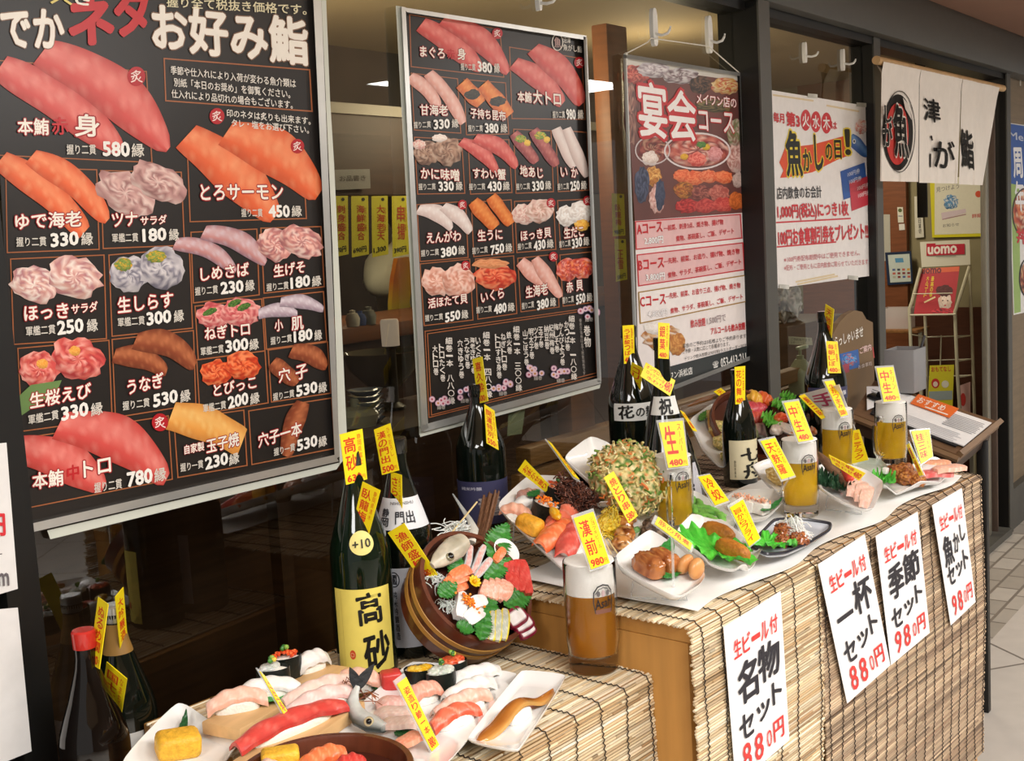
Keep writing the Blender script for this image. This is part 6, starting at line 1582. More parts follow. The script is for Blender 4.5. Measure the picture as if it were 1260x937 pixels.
# white bowl and dark seaweed clump beside it
plate(Deck(792, 672, ZC + .012, 8), [(772, 640), (790, 632), (806, 640), (810, 662), (800, 678), (778, 674)], 'small glossy white dish with a dab of green wasabi', rim=.012)
b = MB(); fry(b, .011, ['6aa05a', '8aba74', '5a9048'], 3, TR(0, 0, .006), .2, sub=3, sq=(1, .8, .7)); put(b, 'wasabi', M_LEAF, Deck(792, 672, ZC + .016, 8).M((783, 657)), 'small green lump of wasabi on the glossy white dish', 'wasabi')
b = MB(); fry(b, .034, ['4a3a30', '6a5646', '3a2c24', '8a7460', '5a4a3c'], 8, TR(0, 0, .024), .28, sub=4, sq=(.8, .7, 1)); put(b, 'seaweed_clump', M_FRY, DU.M((806, 672)), 'dark brown dried clump left of the first upper mug', 'garnish')

# ---- plate with big vegetable fritter
DK = Deck(770, 650, ZU + .035, 38)
plate(DK, [(692, 562), (716, 548), (727, 536), (743, 552), (775, 560), (806, 590), (815, 640), (796, 668), (764, 650), (736, 612)], 'white wavy-edged dish leaning back behind the platter, holding the big fritter', rim=.016, wave=.03)
clear_stand(DK, (735, 560), (790, 580), 'clear stand behind the big fritter dish')
KP = ['d8c88a', 'e8dca0', 'c8b070', 'e0d090', '6a8a3c', 'd8c88a', '4a7030', 'e0884a', 'd8c88a', 'c87840', 'ece0ac']
tk = thing('vegetable_fritter', 'large round vegetable fritter, golden with green and orange bits', 'tempura', mw=DK.M((757, 614), None, .004))
b = MB(); fry(b, .078, KP, 2, TR(0, 0, .056), .16, 2.0, 5, (1.06, 1.0, .86), 4.5); b.build('fritter', M_FRY, tk)
b = MB(); rnd = random.Random(11)
for i in range(340):
    a = rnd.uniform(0, 6.28); e = math.asin(rnd.uniform(-.3, 1)); d = Vector((math.cos(a) * math.cos(e) * 1.06, math.sin(a) * math.cos(e), math.sin(e) * .86)) * .080 * rnd.uniform(.96, 1.08) + Vector((0, 0, .056))
    t_ = Vector((rnd.gauss(0, 1), rnd.gauss(0, 1), rnd.gauss(0, 1))).normalized() * rnd.uniform(.008, .020)
    b.tube([d - t_ * .5, d + Vector((rnd.gauss(0, .002), rnd.gauss(0, .002), .002)), d + t_ * .5], rnd.uniform(.0012, .0028), 5, rnd.choice(['e8dca0', 'dccb86', '5a8434', 'e6d898', 'e0cc8c', 'e07c3c', 'ece2b4', 'd0bc74', '76983f', 'e8dcac']))
o = b.build('vegetable_shreds', M_FRY, tk); o['kind'] = 'stuff'

# ---- pork and egg on a raised dish
DQ = Deck(830, 732, ZU + .034, 14)
plate(DQ, [(757, 688), (772, 676), (799, 655), (836, 680), (868, 712), (861, 724), (837, 739), (826, 738), (790, 720), (760, 701)], 'square white dish with braised pork and egg at the near corner', rim=.016, flat=.8)
clear_stand(DQ, (775, 700), (845, 720), 'clear stand under the braised pork dish')
DQ = DQ.sub(.006)
for i, (p, q, w) in enumerate((((800, 712), (842, 706), .022), ((812, 692), (826, 668), .026), ((818, 716), (838, 700), .02))): leaf(DQ, p, q, w, ['green leaf strip under the braised pork', 'pointed green leaf standing behind the braised pork', 'short green leaf beside the egg'][i], ('23702e', '3a9040', '17501f'), teeth=0, name='bamboo_leaf', lift=.002 + .006 * (i == 1), seed=i)
PRK = ['9a5228', '8a4420', 'b86a38', 'a85c30', 'c4824c']
for i, (p, q) in enumerate((((784, 696), (810, 712)), ((800, 690), (830, 706)))):
    m_, l_ = DQ.span(p, q, .004); b = MB(); b.ico(1, 4, col=lambda p_, k: mixc('7c3a1c', 'bf7440', .5 + .5 * math.sin(p_[2] * 420 + 2 * n3(p_, 60)) * .6 + .4 * n3(p_, 120)), disp=None, X=ID) if False else None
    pill(b, .058, .036, .030, lambda p_, k: mixc('84401e', 'c07a44', .5 + .35 * math.sin(p_[0] * 330 + 3 * n3(p_, 50)) + .3 * n3(p_, 120)), jit=.12, seed=i, sub=4, pw=.55)
    put(b, 'braised_pork', M_GLOSS, m_, ['left piece of glazed braised pork', 'right piece of glazed braised pork'][i] + ' on the near white dish', 'meat')
t = thing('halved_egg', 'brown-stained egg cut in two on the braised pork dish', 'egg', mw=DQ.M((848, 708), (862, 700), .002))
for i, s_ in enumerate((-1, 1)):
    b = MB(); b.ico(.022, 3, lambda c: Vector((1, 1, 1)).length / 1.732, lambda p, k: mixc('e0a468', 'cf8c4e', .5 + .6 * n3(p, 50)), X=TR(0, s_ * .011, .016) @ RX(s_ * 12) @ SCL(.95, .5, .85)); b.build('egg_half', M_FOOD, t)
price_card([(810, 636), (851.5, 669), (849.6, 677), (806, 645)], DQ.at(832, 712, .05), 'yellow price card turned edge-on above the braised pork', '豚の角煮', '', asp=4.5, land=True, holder=DQ.at(829, 722))

# ---- lettuce and croquettes
DC = Deck(905, 706, ZU + .022, 13)
plate(DC, [(832, 652), (849, 643), (864, 634), (884, 648), (915, 664), (938, 683), (930, 694), (919, 703), (908, 707), (870, 692), (842, 680)], 'white wavy dish with lettuce and two brown croquettes', rim=.016, wave=.03)
clear_stand(DC, (860, 672), (915, 690), 'clear stand under the croquette dish')
DC = DC.sub(.006)
lettuce(DC, (876, 680), .082, .052, 'bright green lettuce under the croquettes', (915, 697), seed=2, cols=('2fb02a', '62d048', '1f8a20'), amp=.014)
for i, (p, q) in enumerate((((864, 654), (902, 668)), ((882, 674), (920, 692)))):
    m_, l_ = DC.span(p, q, .010); b = MB(); pill(b, l_ * 1.05, .028, .026, lambda p_, k: mixc('c07c2c', 'a8641e', .5 + .7 * n3(p_, 160)), jit=.06, seed=i, sub=4)
    put(b, 'croquette', M_FRY, m_, ['back long brown croquette on lettuce', 'front long brown croquette on lettuce'][i], 'croquette')
price_card([(898, 625), (914.5, 615), (935.4, 662.5), (922, 673)], DC.at(926, 678, .02), 'yellow price card standing between croquettes and dark-rimmed plate', '旨からフライ', '', 'みそソース', holder=True, asp=2.8)

# ---- edamame
DE = Deck(890, 655, ZC + .012, 12)
plate(DE, [(838, 622), (852, 606), (880, 622), (908, 642), (898, 658), (872, 652), (846, 644)], 'white dish of green edamame pods beside the first upper mug', rim=.012)
DE = DE.sub(.005); rnd = random.Random(2)
for i in range(10):
    u, v = (i % 5) / 4, (i // 5) * .8; x, y = 850 + 36 * u + 3 * v, 618 + 22 * u + 14 * v; a = rnd.uniform(.1, .9)
    m_ = DE.M((x, y), (x + 20 * math.cos(a), y + 20 * math.sin(a) * .9), .006 + .006 * (i // 4)); b = MB()
    b.tube([(-.028 + .056 * k / 10, .004 * math.sin(k * .5), .006) for k in range(11)], [.001, .005, .0080, .0070, .0092, .0076, .0092, .0070, .0078, .004, .001], 10, lambda p, k: mixc('5fae40', '96d268', .5 + .6 * n3(p, 90)), flat=.75)
    put(b, 'edamame_pod', M_LEAF, m_, 'green edamame pod lying in the heap on the white dish', 'edamame', 'edamame pods in the heap')
price_card([(859, 587), (874, 584), (897, 616), (880, 622)], DE.at(886, 634, .03), 'yellow price card reading 冷奴 above the edamame', '冷奴', '', holder=True, asp=2.4)

# ---- tofu in boat dish
DO = Deck(930, 632, ZC + .014, 8)
plate(DO, [(893, 616), (905, 608), (935, 606), (968, 606), (962, 624), (944, 640), (920, 644), (902, 634)], 'grey-white boat-shaped dish with tofu behind the price card', rim=.020, m=mat('grey_porcelain', 'd6d3cc', rough=.2, coat=.4, noise=(12, .05)))
DO = DO.sub(.006)
TOF = ('f4f0e8', 'fbf9f4', 'e2dcd0')
for i, (p, s_) in enumerate((((908, 626), .030), ((922, 629), .028), ((936, 632), .030))):
    t = thing('tofu_block', ['left', 'middle', 'right'][i] + ' white tofu block topped with pink flakes in the boat dish', 'tofu', mw=DO.M(p, (p[0] + 10, p[1] + 3)))
    b = MB('f5f1e9'); b.box((s_, s_, .024), (0, 0, .012), .003); b.build('tofu', M_FOOD, t); b = MB(); rnd = random.Random(i)
    for k in range(40): b.ico(.0024, 1, col=rnd.choice(['f2b090', 'f6c8ae', 'e89a78', 'fadcc8']), X=TR(rnd.gauss(0, .007), rnd.gauss(0, .007), .026 + rnd.uniform(-.002, .005)))
    o = b.build('flakes', M_FOOD, t); o['kind'] = 'stuff'
leaf(DO, (936, 634), (962, 618), .016, 'slim green leaf in the boat dish', ('2a6a34', '3f8a44', '1a4a24'), teeth=0, name='bamboo_leaf', lift=.010)

# ---- dark-rimmed plate
DR = Deck(960, 684, ZC + .012, 10)
plate(DR, [(920, 676), (936, 660), (952, 643), (985, 642), (1023, 648), (1020, 657), (995, 672), (966, 685), (942, 687)], 'grey plate with dark rim, lettuce and grilled meat', rim=.010, edge=mat('dark_glaze', '2c2c34', rough=.2, noise=(30, .1)), m=mat('grey_glaze', 'b8bcc4', rough=.2, coat=.3, noise=(14, .08)), flat=.8)
DR = DR.sub(.006)
lettuce(DR, (944, 672), .045, .036, 'bright green lettuce on the dark-rimmed plate', (970, 668), seed=4, cols=('2fb02a', '62d048', '1f8a20'))
for i, (p, r) in enumerate((((966, 664), .024), ((982, 672), .020), ((962, 672), .016))):
    b = MB(); fry(b, r, ['7a3c20', '96522c', 'b06a3c', '5e2c18', 'a86038'], 50 + i, TR(0, 0, r * .6), .25, sub=4, sq=(1.1, .9, .75)); put(b, 'grilled_meat', M_GLOSS, DR.M(p), ['largest', 'right', 'front'][i] + ' piece of brown grilled meat on the dark-rimmed plate', 'meat')
strands(DR, (958, 648), (994, 662), .04, .03, 130, ['fafaf6', 'f0f0ea'], 'white shredded leek on the grilled meat', name='shredded_leek', seed=6, lift=.018)
b = MB(); fry(b, .007, ['4aa03a', '6ac04e'], 3, TR(0, 0, .012), .4, sub=3); put(b, 'parsley', M_LEAF, DR.M((976, 676)), 'small green parsley sprig beside the grilled meat', 'parsley')
price_card([(936, 543), (954, 539), (978, 585), (962, 590)], DO.at(960, 612, .10), 'yellow price card with large red letters left of the lemon yellow mug', '天麩羅', '', '本日の', holder=DU.at(956, 612), asp=2.6)

# ---- tempura dishes
DTm = Deck(945, 606, ZC + .03, 18)
plate(DTm, [(924, 576), (938, 570), (952, 566), (985, 590), (978, 606), (960, 612), (942, 597)], 'white square dish with yellow tempura behind the lemon yellow mug', rim=.012)
b = MB(); fry(b, .026, ['e2c478', 'ecd494', 'd0a850', 'f0dca4', 'c89a44'], 61, TR(0, 0, .014), .22, sub=4, sq=(1.3, .8, .6)); put(b, 'tempura', M_FRY, DTm.M((955, 594), (968, 604), .004), 'yellow tempura on the white square dish', 'tempura')
DT2 = Deck(880, 574, ZU + .045, 30)
plate(DT2, [(846, 520), (862, 508), (877, 498), (900, 512), (914, 556), (904, 578), (884, 578), (862, 556)], 'white dish leaning back with pale tempura left of the small bottle', rim=.012)
DT2 = DT2.sub(.005)
for i, (p, q, r) in enumerate((((868, 520), (890, 514), .030), ((872, 536), (894, 530), .032), ((880, 553), (898, 548), .032), ((888, 568), (900, 564), .022))):
    m_, l_ = DT2.span(p, q); b = MB(); fry(b, r, ['e2cc84', 'd6b868', 'eedc9c', '9aa04c', 'e8d08a', 'c8a858'], 70 + i, TR(0, 0, r * .45), .24, sub=4, sq=(1.25, .75, .6)); put(b, 'tempura', M_FRY, m_, ['topmost', 'second', 'third', 'lowest'][i] + ' piece of pale tempura on the leaning dish', 'tempura')
leaf(DT2, (860, 520), (868, 508), .016, 'green sprig at the top of the leaning tempura dish', ('3f8a3c', '6ab04e', '2a6a2a'), lift=.006, name='herb_sprig')
price_card([(878, 482), (887, 477.5), (897, 486), (896, 495)], DT2.at(884, 508, .01), 'yellow price card behind the leaning tempura, left of the small bottle neck', '天盛', '', asp=1.6)

# ---- far tub of sushi
NT = Vector((-.38, -.62, .69)).normalized(); rc2 = onz(924, 521, ZU + .12); mw2 = basis(rc2, NT, (TD - NT * TD.dot(NT)).normalized())
N2 = Vector(mw2.col[2][:3]).normalized()
tub(mw2, .105, .05, 'dark wooden tub of sushi tilted up behind the small bottle', '2c1814', .018, hoops=(.5,))
DN = Deck.__new__(Deck).plane(rc2 - N2 * .018, N2)
nigiri(DN, (918, 489), (936, 497), .036, .024, ('f0b02e', 'f8cc60', 'd89018'), 'yellow egg sushi in the far tub', seed=41)
nigiri(DN, (931, 489), (948, 498), .034, .024, ('e8602a', 'f28a50', 'cc481c'), 'orange sushi in the far tub', seed=42, stripes=3)
nigiri(DN, (914, 503), (941, 508), .038, .024, ('c83a40', 'e0707a', 'a02430'), 'red tuna sushi in the far tub', seed=43)
nigiri(DN, (920, 514), (942, 522), .038, .024, ('d04438', 'e88474', 'a82a24'), 'second red tuna sushi, lower in the far tub', seed=44)
nigiri(DN, (924, 530), (944, 536), .036, .022, ('e8c0b8', 'f8e6e0', 'cc9c94'), 'pink and white sushi in the far tub', seed=45, stripes=2)
nigiri(DN, (914, 526), (930, 540), .032, .020, ('c8cc90', 'e4e6b8', 'a0a868'), 'pale green sushi in the far tub', seed=46, stripes=0)
price_card([(911, 497), (926, 505), (922, 513), (914, 512)], DN.at(918, 508, .03), 'yellow price card half hidden behind the small bottle neck', '桶', '', asp=1.2)

# ---- salad bowl with seafood
DS = Deck(972, 548, ZU + .07, 30)
plate(DS, [(936, 512), (952, 496), (985, 488), (1012, 500), (1020, 530), (1008, 552), (970, 556), (944, 545)], 'black bowl of lettuce and seafood salad behind the mugs', rim=.02, m=mat('black_lacquer', '141416', rough=.2, noise=(20, .1)), name='salad_bowl')
DS = DS.sub(.008)
for i, (p, q, rx, ry) in enumerate((((946, 524), (950, 500), .045, .026), ((960, 505), (980, 498), .040, .026), ((994, 508), (1006, 520), .036, .026), ((966, 495), (976, 492), .026, .018))):
    lettuce(DS, p, rx, ry, ['green lettuce at the left of the salad bowl', 'green lettuce at the top of the salad bowl', 'green lettuce at the right of the salad bowl', 'lettuce tip above the salad bowl'][i], q, seed=20 + i, amp=.016, cols=('3f9e32', '80c84c', '2a7a22'), lift=.006)
for i, (p, r, pl) in enumerate((((959, 520), .020, ['e2542c', 'ee7848', 'd04020']), ((953, 534), .018, ['e8d8cc', 'd8c4b4', 'f2e6dc']), ((972, 538), .010, ['ee8a2a', 'f5a040']), ((1000, 516), .018, ['d83a24', 'e85c40', 'c02c1c']), ((1003, 535), .024, ['ee8a4a', 'f5b488', 'e07030', 'f8d4b8']), ((976, 520), .016, ['f0c8b4', 'e8a88c', 'f8e0d4']))):
    b = MB(); fry(b, r, pl, 80 + i, TR(0, 0, r * .6), .18, sub=3, sq=(1.2, .85, .75)); put(b, 'seafood_piece', M_FOOD, DS.M(p, None, .010), ['red-orange prawn beside the lettuce in the salad bowl', 'pale shellfish at the front left of the salad bowl', 'small orange roe beside the scallop in the salad bowl', 'bright red piece at the right of the salad bowl', 'orange and white prawn at the right of the salad bowl', 'pink prawn tail behind the scallop in the salad bowl'][i], 'seafood')
b = MB('efe4d8'); b.lathe([(0, .004), (.02, .005), (.028, .012), (.0285, .014), (.026, .0145), (.018, .009), (0, .008)], 30, lambda p, i: mixc('f2e8dc', 'e0b890', max(0, n3(p, 60)))); put(b, 'scallop', M_FOOD, DS.M((967, 533), None, .014), 'round pale scallop with white rim in the salad bowl', 'seafood')

# ---- seaweed and roll plate
DW = Deck(1065, 628, ZC + .024, 12)
plate(DW, [(1002, 580), (1016, 572), (1040, 574), (1067, 583), (1086, 596), (1085, 606), (1074, 630), (1062, 632), (1035, 622), (1004, 602)], 'white oval dish with dark seaweed and sliced seafood stick', rim=.015)
clear_stand(DW, (1015, 600), (1060, 615), 'clear stand under the seaweed dish')
DW = DW.sub(.006)
for i, (p, rx, ry) in enumerate((((1020, 594), .034, .024), ((1034, 606), .036, .024), ((1016, 602), .026, .018))):
    lettuce(DW, p, rx, ry, ['left clump of dark green seaweed', 'front clump of dark green seaweed', 'lower left clump of dark green seaweed'][i] + ' on the oval dish', seed=30 + i, amp=.020, cols=('16301e', '2e5438', '0c1c12'))
a, c = DW.at(1004, 556, .05), DW.at(1046, 600, .014)
b = MB(); b.tube([(c - a) * k / 8 for k in range(9)], [.004, .008, .0105, .012, .0125, .0125, .012, .011, .010], 14, lambda p, i: mixc('5a3a2a', '8a6a50', .5 + .8 * n3(p, 150)), flat=.8); o = b.build('shell_stick', M_FRY); o.location = a; tag(o, 'rough brown stick lying across the seaweed dish', 'garnish')
m_, l_ = DW.span((1030, 574), (1046, 594), .024); b = MB(); pill(b, l_ * 1.1, .024, .02, lambda p, i: mixc('c82c24', 'e05844', .5 + .8 * n3(p, 120)), jit=.08, seed=3); put(b, 'red_roe_sac', M_FOOD, m_, 'bright red roe on the brown stick', 'roe')
for i, (p, q) in enumerate((((1046, 612), (1054, 594)), ((1056, 618), (1062, 600)), ((1062, 624), (1069, 606)))):
    slab_slice(DW, p, q, .024, .014, ('f2b8a0', 'fae0d4', 'e49478'), ['left', 'middle', 'right'][i] + ' pale pink slice at the front of the seaweed dish', seed=90 + i, lift=.010, bend=.006)
price_card([(1019.7, 560), (1065, 583), (1057, 592), (1024, 571)], DW.at(1046, 596, .04), 'yellow price card lying across the seaweed dish', '珍味三種盛/合わせ', '480', asp=3, land=True)

# ---- fried chicken plate at the far corner
DH = Deck(1110, 604, ZC + .012, 9)
plate(DH, [(1084, 598), (1092, 580), (1120, 572), (1150, 570), (1182, 573), (1172, 583), (1157, 593), (1130, 601), (1102, 607), (1086, 605)], 'white wavy dish of fried chicken at the far corner of the table', rim=.013, wave=.03)
DH = DH.sub(.005)
for i, (p, r) in enumerate((((1100, 592), .026), ((1114, 595), .026), ((1128, 598), .020), ((1112, 585), .022))):
    b = MB(); fry(b, r, ['9a5626', 'b06a30', '84441c', 'c48442', '7a3c18'], 100 + i, TR(0, 0, r * .6), .22, sub=4, sq=(1.15, .9, .75)); put(b, 'fried_chicken', M_FRY, DH.M(p), ['left', 'front', 'right', 'back'][i] + ' piece of brown fried chicken on the far corner dish', 'fried chicken')
lettuce(DH, (1086, 597), .034, .024, 'bright green lettuce left of the fried chicken', seed=41, cols=('35a52c', '66c84a', '238a20'), amp=.02)
b = MB('f6f4ee'); b.box((.014, .012, .014), (0, 0, .02), .002); put(b, 'tofu_cube', M_FOOD, DH.M((1088, 590), None, .012), 'white cube on the lettuce beside the fried chicken', 'tofu')
for i, (p, q, c) in enumerate((((1116, 590), (1170, 585), ('d83a3c', 'f4b0a8', 'b82428')), ((1128, 582), (1160, 578), ('f4e8e4', 'fbf6f4', 'f0a8a0')), ((1134, 576), (1166, 572), ('f49a6a', 'fad0b8', 'ee7a4a')), ((1150, 582), (1186, 578), ('f2a888', 'fae0d4', 'ee8058')))):
    slab_slice(DH, p, q, .028, .010, c, ['long red and white crab stick in front', 'white and pink slice in the middle', 'orange slice at the back', 'orange-tipped slice at the right'][i] + ' on the far corner dish', name='crab_stick' if i == 0 else 'sashimi_slice', seed=110 + i, lift=.008 + .004 * i, bend=.004)
price_card([(1121.6, 531), (1143.4, 528.6), (1148, 562), (1133.7, 571)], DH.at(1140, 578, .05), 'yellow price card reading 桂三味 at the far corner', '桂三味', '', 'おつまみ', holder=True, asp=1.8)
price_card([(1115, 548), (1118, 546), (1136, 585), (1131, 586)], DH.at(1133, 590, .03), 'thin yellow card seen edge-on above the fried chicken', '唐揚', '', asp=4.5, holder=True)
# glass dish with yellow citrus behind the seaweed dish
M_GDISH = mat('clear_dish', 'e4f0e0', rough=.05, alpha=.45, spec=.6)
plate(Deck(1065, 578, ZC + .01, 6), [(1042, 574), (1056, 566), (1082, 568), (1094, 578), (1080, 588), (1056, 586)], 'clear glass dish behind the seaweed dish', rim=.012, m=M_GDISH)
price_card([(1049, 530), (1057, 528.6), (1068.4, 566), (1048, 571)], Deck(1065, 578, ZC + .01).at(1062, 574, .02), 'yellow price card reading テラク between the two far mugs', 'ミニテラク', '', asp=2.4)

# ---- cards on the mugs and the white card
price_card([(706, 638), (730, 630), (750.5, 693), (727.5, 701)], pm + Vector((-.034, -.034, .215)), 'yellow price card reading 漢前 980 on the largest mug', '漢前', '980', 'ジョッキビール', holder=True, asp=2.5)
price_card([(810.5, 520.5), (840, 517.7), (847, 573), (822.5, 576)], foam_top(830, 575, 2.41), 'white and yellow price card reading 生 480 on the first upper mug', '生', '480', 'スーパー', holder=True, asp=2)
price_card([(964.7, 496), (983, 493.4), (1001, 541), (983, 544)], foam_top(985, 545, 2.56), 'yellow price card reading 中生 480 on the lemon yellow mug', '中生', '480', 'スーパー', holder=True, asp=2.5)
price_card([(984, 486), (1032.5, 473.5), (1053, 530), (1011, 516)], foam_top(1025, 512, 3.06), 'large white card behind the cards on the middle far mug', '手巻', '', asp=1.1, bg='f2f0ee', cc='c83a6a', name='white_card')
price_card([(983, 487.6), (990, 485), (1018, 513), (1011, 516)], foam_top(1012, 514, 3.0), 'slanted yellow card along the left edge of the white card', '鮪三昧', '', asp=3.4)
price_card([(1014.6, 469.6), (1026, 468), (1043.5, 510.6), (1035, 513)], foam_top(1036, 513, 2.97), 'narrow yellow price card on the middle far mug', '生おつまみ', '500', holder=True, asp=3.4)
price_card([(1078.6, 453), (1099, 451.7), (1108, 492.7), (1087.6, 494.7)], foam_top(1096, 496, 3.07), 'yellow price card reading 中生 480 on the farthest mug', '中生', '480', 'キリン', holder=True, asp=2)
# ------------------------------------------------------------------ noren curtain over the door
NY = 1.60
def noren_at(px, py, L=0.0):
    w = .008 * math.sin(px * .27) * min(1, max(0, (py - 80) / 90)) + .0012 * math.sin(px * 1.1 + py * .02)
    return ony(px, py, NY - .012 + w - L * 4)
t = thing('noren_curtain', 'white split shop curtain with black brush lettering over the door', 'curtain', ony(1155, 95, NY))
M_CLOTH = mat('noren_cotton', rough=.85, attr=True, noise=(30, .03), bump=(240, .2))
a, b_ = ony(1078, 74, NY), ony(1234, 109, NY)
r = MB(); r.tube([a, b_], .016, 14); attach(r, 'rod', mat('pale_rod', 'cda878', rough=.5, noise=(20, .1)), t)
def panel(q, draw):
    s = Sheet(noren_at)
    (tl, tr, br, bl) = q
    nx, ny = 26, 22
    for back in (0, 1):
        L = -.0009 * back; vs = []
        for i in range(nx + 1):
            for j in range(ny + 1):
                u, v = i / nx, j / ny
                x = (tl[0] * (1 - u) + tr[0] * u) * (1 - v) + (bl[0] * (1 - u) + br[0] * u) * v; y = (tl[1] * (1 - u) + tr[1] * u) * (1 - v) + (bl[1] * (1 - u) + br[1] * u) * v
                p = noren_at(x, y, L)
                if v < .10: k = 1 - v / .10; p.y = p.y * (1 - k) + (NY - (.018 if not back else -.018)) * k
                vs.append(p)
        s.add(vs, [(i * (ny + 1) + j, (i + 1) * (ny + 1) + j, (i + 1) * (ny + 1) + j + 1, i * (ny + 1) + j + 1) for i in range(nx) for j in range(ny)], 'ece6de')
    draw(s); return attach(s, 'cloth_panel', M_CLOTH, t, 60)
INK = '17130f'
def d1(s):
    s.ring(1107, 162, 19, 50, .9, INK, 2, 40)
    def el(rx, ry, col, layer, cx=1105, cy=163):
        n = 40; R = 6; vs = [s.at(cx, cy, layer * .0005)]
        for k in range(1, R + 1):
            for i in range(n): a_ = 2 * math.pi * i / n; vs.append(s.at(cx + rx * k / R * math.cos(a_), cy + ry * k / R * math.sin(a_), layer * .0005))
        fs = [(0, 1 + i, 1 + (i + 1) % n) for i in range(n)] + [(1 + k * n + i, 1 + (k + 1) * n + i, 1 + (k + 1) * n + (i + 1) % n, 1 + k * n + (i + 1) % n) for k in range(R - 1) for i in range(n)]
        s.add(vs, fs, col)
    el(18.5, 47, INK, 2); el(14, 38, 'c43a34', 4, 1104, 165)
    s.text('魚', (1100, 160), (1117, 163), 62, INK, .05, 7, 'e8dfd4', hw=.05); s.text('が', (1087, 165), (1098, 166), 28, INK, .05, 7, 'e8dfd4', hw=.05); s.text('し', (1089, 140), (1097, 141), 20, INK, .05, 7, 'e8dfd4', hw=.05)
    s.poly([(1111, 120), (1119, 130), (1122, 148), (1114, 134)], 'd8d0c8', 7)
panel([(1085, 76), (1131, 86), (1130, 224), (1083, 223)], d1)
def d2(s):
    s.text('津', (1137, 134), (1157, 138), 28, INK, .03, 3); s.text('が', (1149, 188), (1175, 192), 34, INK, .03, 3); s.line([(1146, 168), (1147, 172)], 2, INK, 3); s.line([(1145, 190), (1145, 205)], 1.6, INK, 3)
panel([(1131.5, 86), (1183, 97.5), (1178, 226), (1131, 225)], d2)
panel([(1183.5, 97.5), (1229, 108), (1209, 228), (1180, 227)], lambda s: s.text('鮨', (1183, 182), (1198, 186), 46, INK, .04, 3))

# ------------------------------------------------------------------ lectern with open menus
LA_, LB_, LC_, LD_ = Vector((4.2, 1.517, 1.135)), Vector((4.2, 1.087, 1.003)), Vector((3.83, 1.115, .954)), Vector((3.83, 1.46, 1.075))
t = thing('menu_lectern', 'dark wooden menu lectern on black legs beyond the display table', 'stand', (4.08, 1.28, 0))
M_LECT = mat('lectern_wood', '6e523a', rough=.45, noise=(4, .18), stretch=(16, 1.5, 16))
def quad_slab(q, th, m, name, parent, col='ffffff', up=0):
    n = (q[1] - q[0]).cross(q[3] - q[0]).normalized(); n = n if n.z > 0 else -n
    b = MB(col); v = [p + n * up for p in q] + [p + n * (up - th) for p in q]
    b.add(v, [(0, 1, 2, 3), (7, 6, 5, 4)] + [(i, 4 + i, 4 + (i + 1) % 4, (i + 1) % 4) for i in range(4)])
    return attach(b, name, m, parent, 0)
LQd = [LA_, LB_, LC_, LD_]
quad_slab(LQd, .022, M_LECT, 'tray', t)
n_ = (LB_ - LA_).cross(LD_ - LA_).normalized(); n_ = n_ if n_.z > 0 else -n_
def lect(u, v): return (LA_ * (1 - u) + LB_ * u) * (1 - v) + (LD_ * (1 - u) + LC_ * u) * v
def edge(p, q, w): return [p + n_ * w, q + n_ * w, q - n_ * .026, p - n_ * .026]
b = MB(); b.tube([LC_ + n_ * .004, LB_ + n_ * .004], .012, 4); attach(b, 'stop_rail', mat('lectern_rail', '7d6248', rough=.4, noise=(10, .15)), t)
b = MB(); b.tube([LC_ - n_ * .014, LD_ - n_ * .014], .012, 4); attach(b, 'front_lip', MATS['lectern_rail'], t)
quad_slab([lect(.04, .06), lect(.97, .06), lect(.97, .94), lect(.04, .94)], .05, mat('lectern_apron', '3a2a20', rough=.5, noise=(8, .15)), 'apron', t, up=-.023)
for x, y, zt in ((4.13, 1.127, .95), (4.13, 1.46, 1.06)):
    b = MB(); b.box((.032, .032, zt), (0, 0, zt / 2), .003); b.v = [p + Vector((x, y, 0)) for p in b.v]; attach(b, 'leg', M_BLACK, t, 30)
b = MB(); b.box((.02, .34, .02), (4.13, 1.29, .30), .002); attach(b, 'stretcher', M_BLACK, t)
b = MB(); b.tube([(4.13, 1.14, .52), (3.92, 1.14, .78)], .008, 8); attach(b, 'brace', M_BLACK, t)
def on_lect(name, uv, label_, cat, col, th=.004, up=.005, draw=None, m=None):
    P = [lect(u, v) for u, v in uv]
    at = lambda u, v, L=0: lect(u, v) + n_ * (up + L)
    s = Sheet(at); vs = [p + n_ * up for p in P] + [p + n_ * (up - th) for p in P]
    s.add(vs, [(0, 1, 2, 3), (7, 6, 5, 4)] + [(i, 4 + i, 4 + (i + 1) % 4, (i + 1) % 4) for i in range(4)], col)
    if draw: draw(s)
    ctr = sum(P, Vector()) / 4; s.v = [p - ctr for p in s.v]; o = s.build(name, m or M_CARD, smooth=0); o.location = ctr
    return tag(o, label_, cat)
def lines(s, u0, u1, v0, v1, n, col='8a8a90'):
    rnd = random.Random(3)
    for i in range(n):
        v = v0 + (v1 - v0) * (i + .5) / n; s.line([(u0 + rnd.uniform(0, .02), v), (u1 - rnd.uniform(0, .1) * (u1 - u0), v)], (v1 - v0) / n * .35, col, 1)
on_lect('clipboard', [(.14, .30), (.92, .30), (.92, .88), (.14, .88)], 'black clipboard under the long white menu on the lectern', 'clipboard', '1c1c20', .005, .006)
def dm(s):
    lines(s, .68, .95, .22, .56, 9); lines(s, .2, .9, .62, .88, 7, 'c4c4c8')
on_lect('menu_sheet', [(.22, .14), (.97, .14), (.97, .84), (.22, .84)], 'long white printed menu lying on the clipboard on the lectern', 'menu', 'f2f2f2', .003, .010, dm)
def do(s): s.quadtext('おすすめ', (.40, .14), (.62, .14), (.62, .3), (.40, .3), 'f8e8dc', .03, 1); s.line([(.5, .34), (.66, .34)], .03, 'f8e8dc', 1)
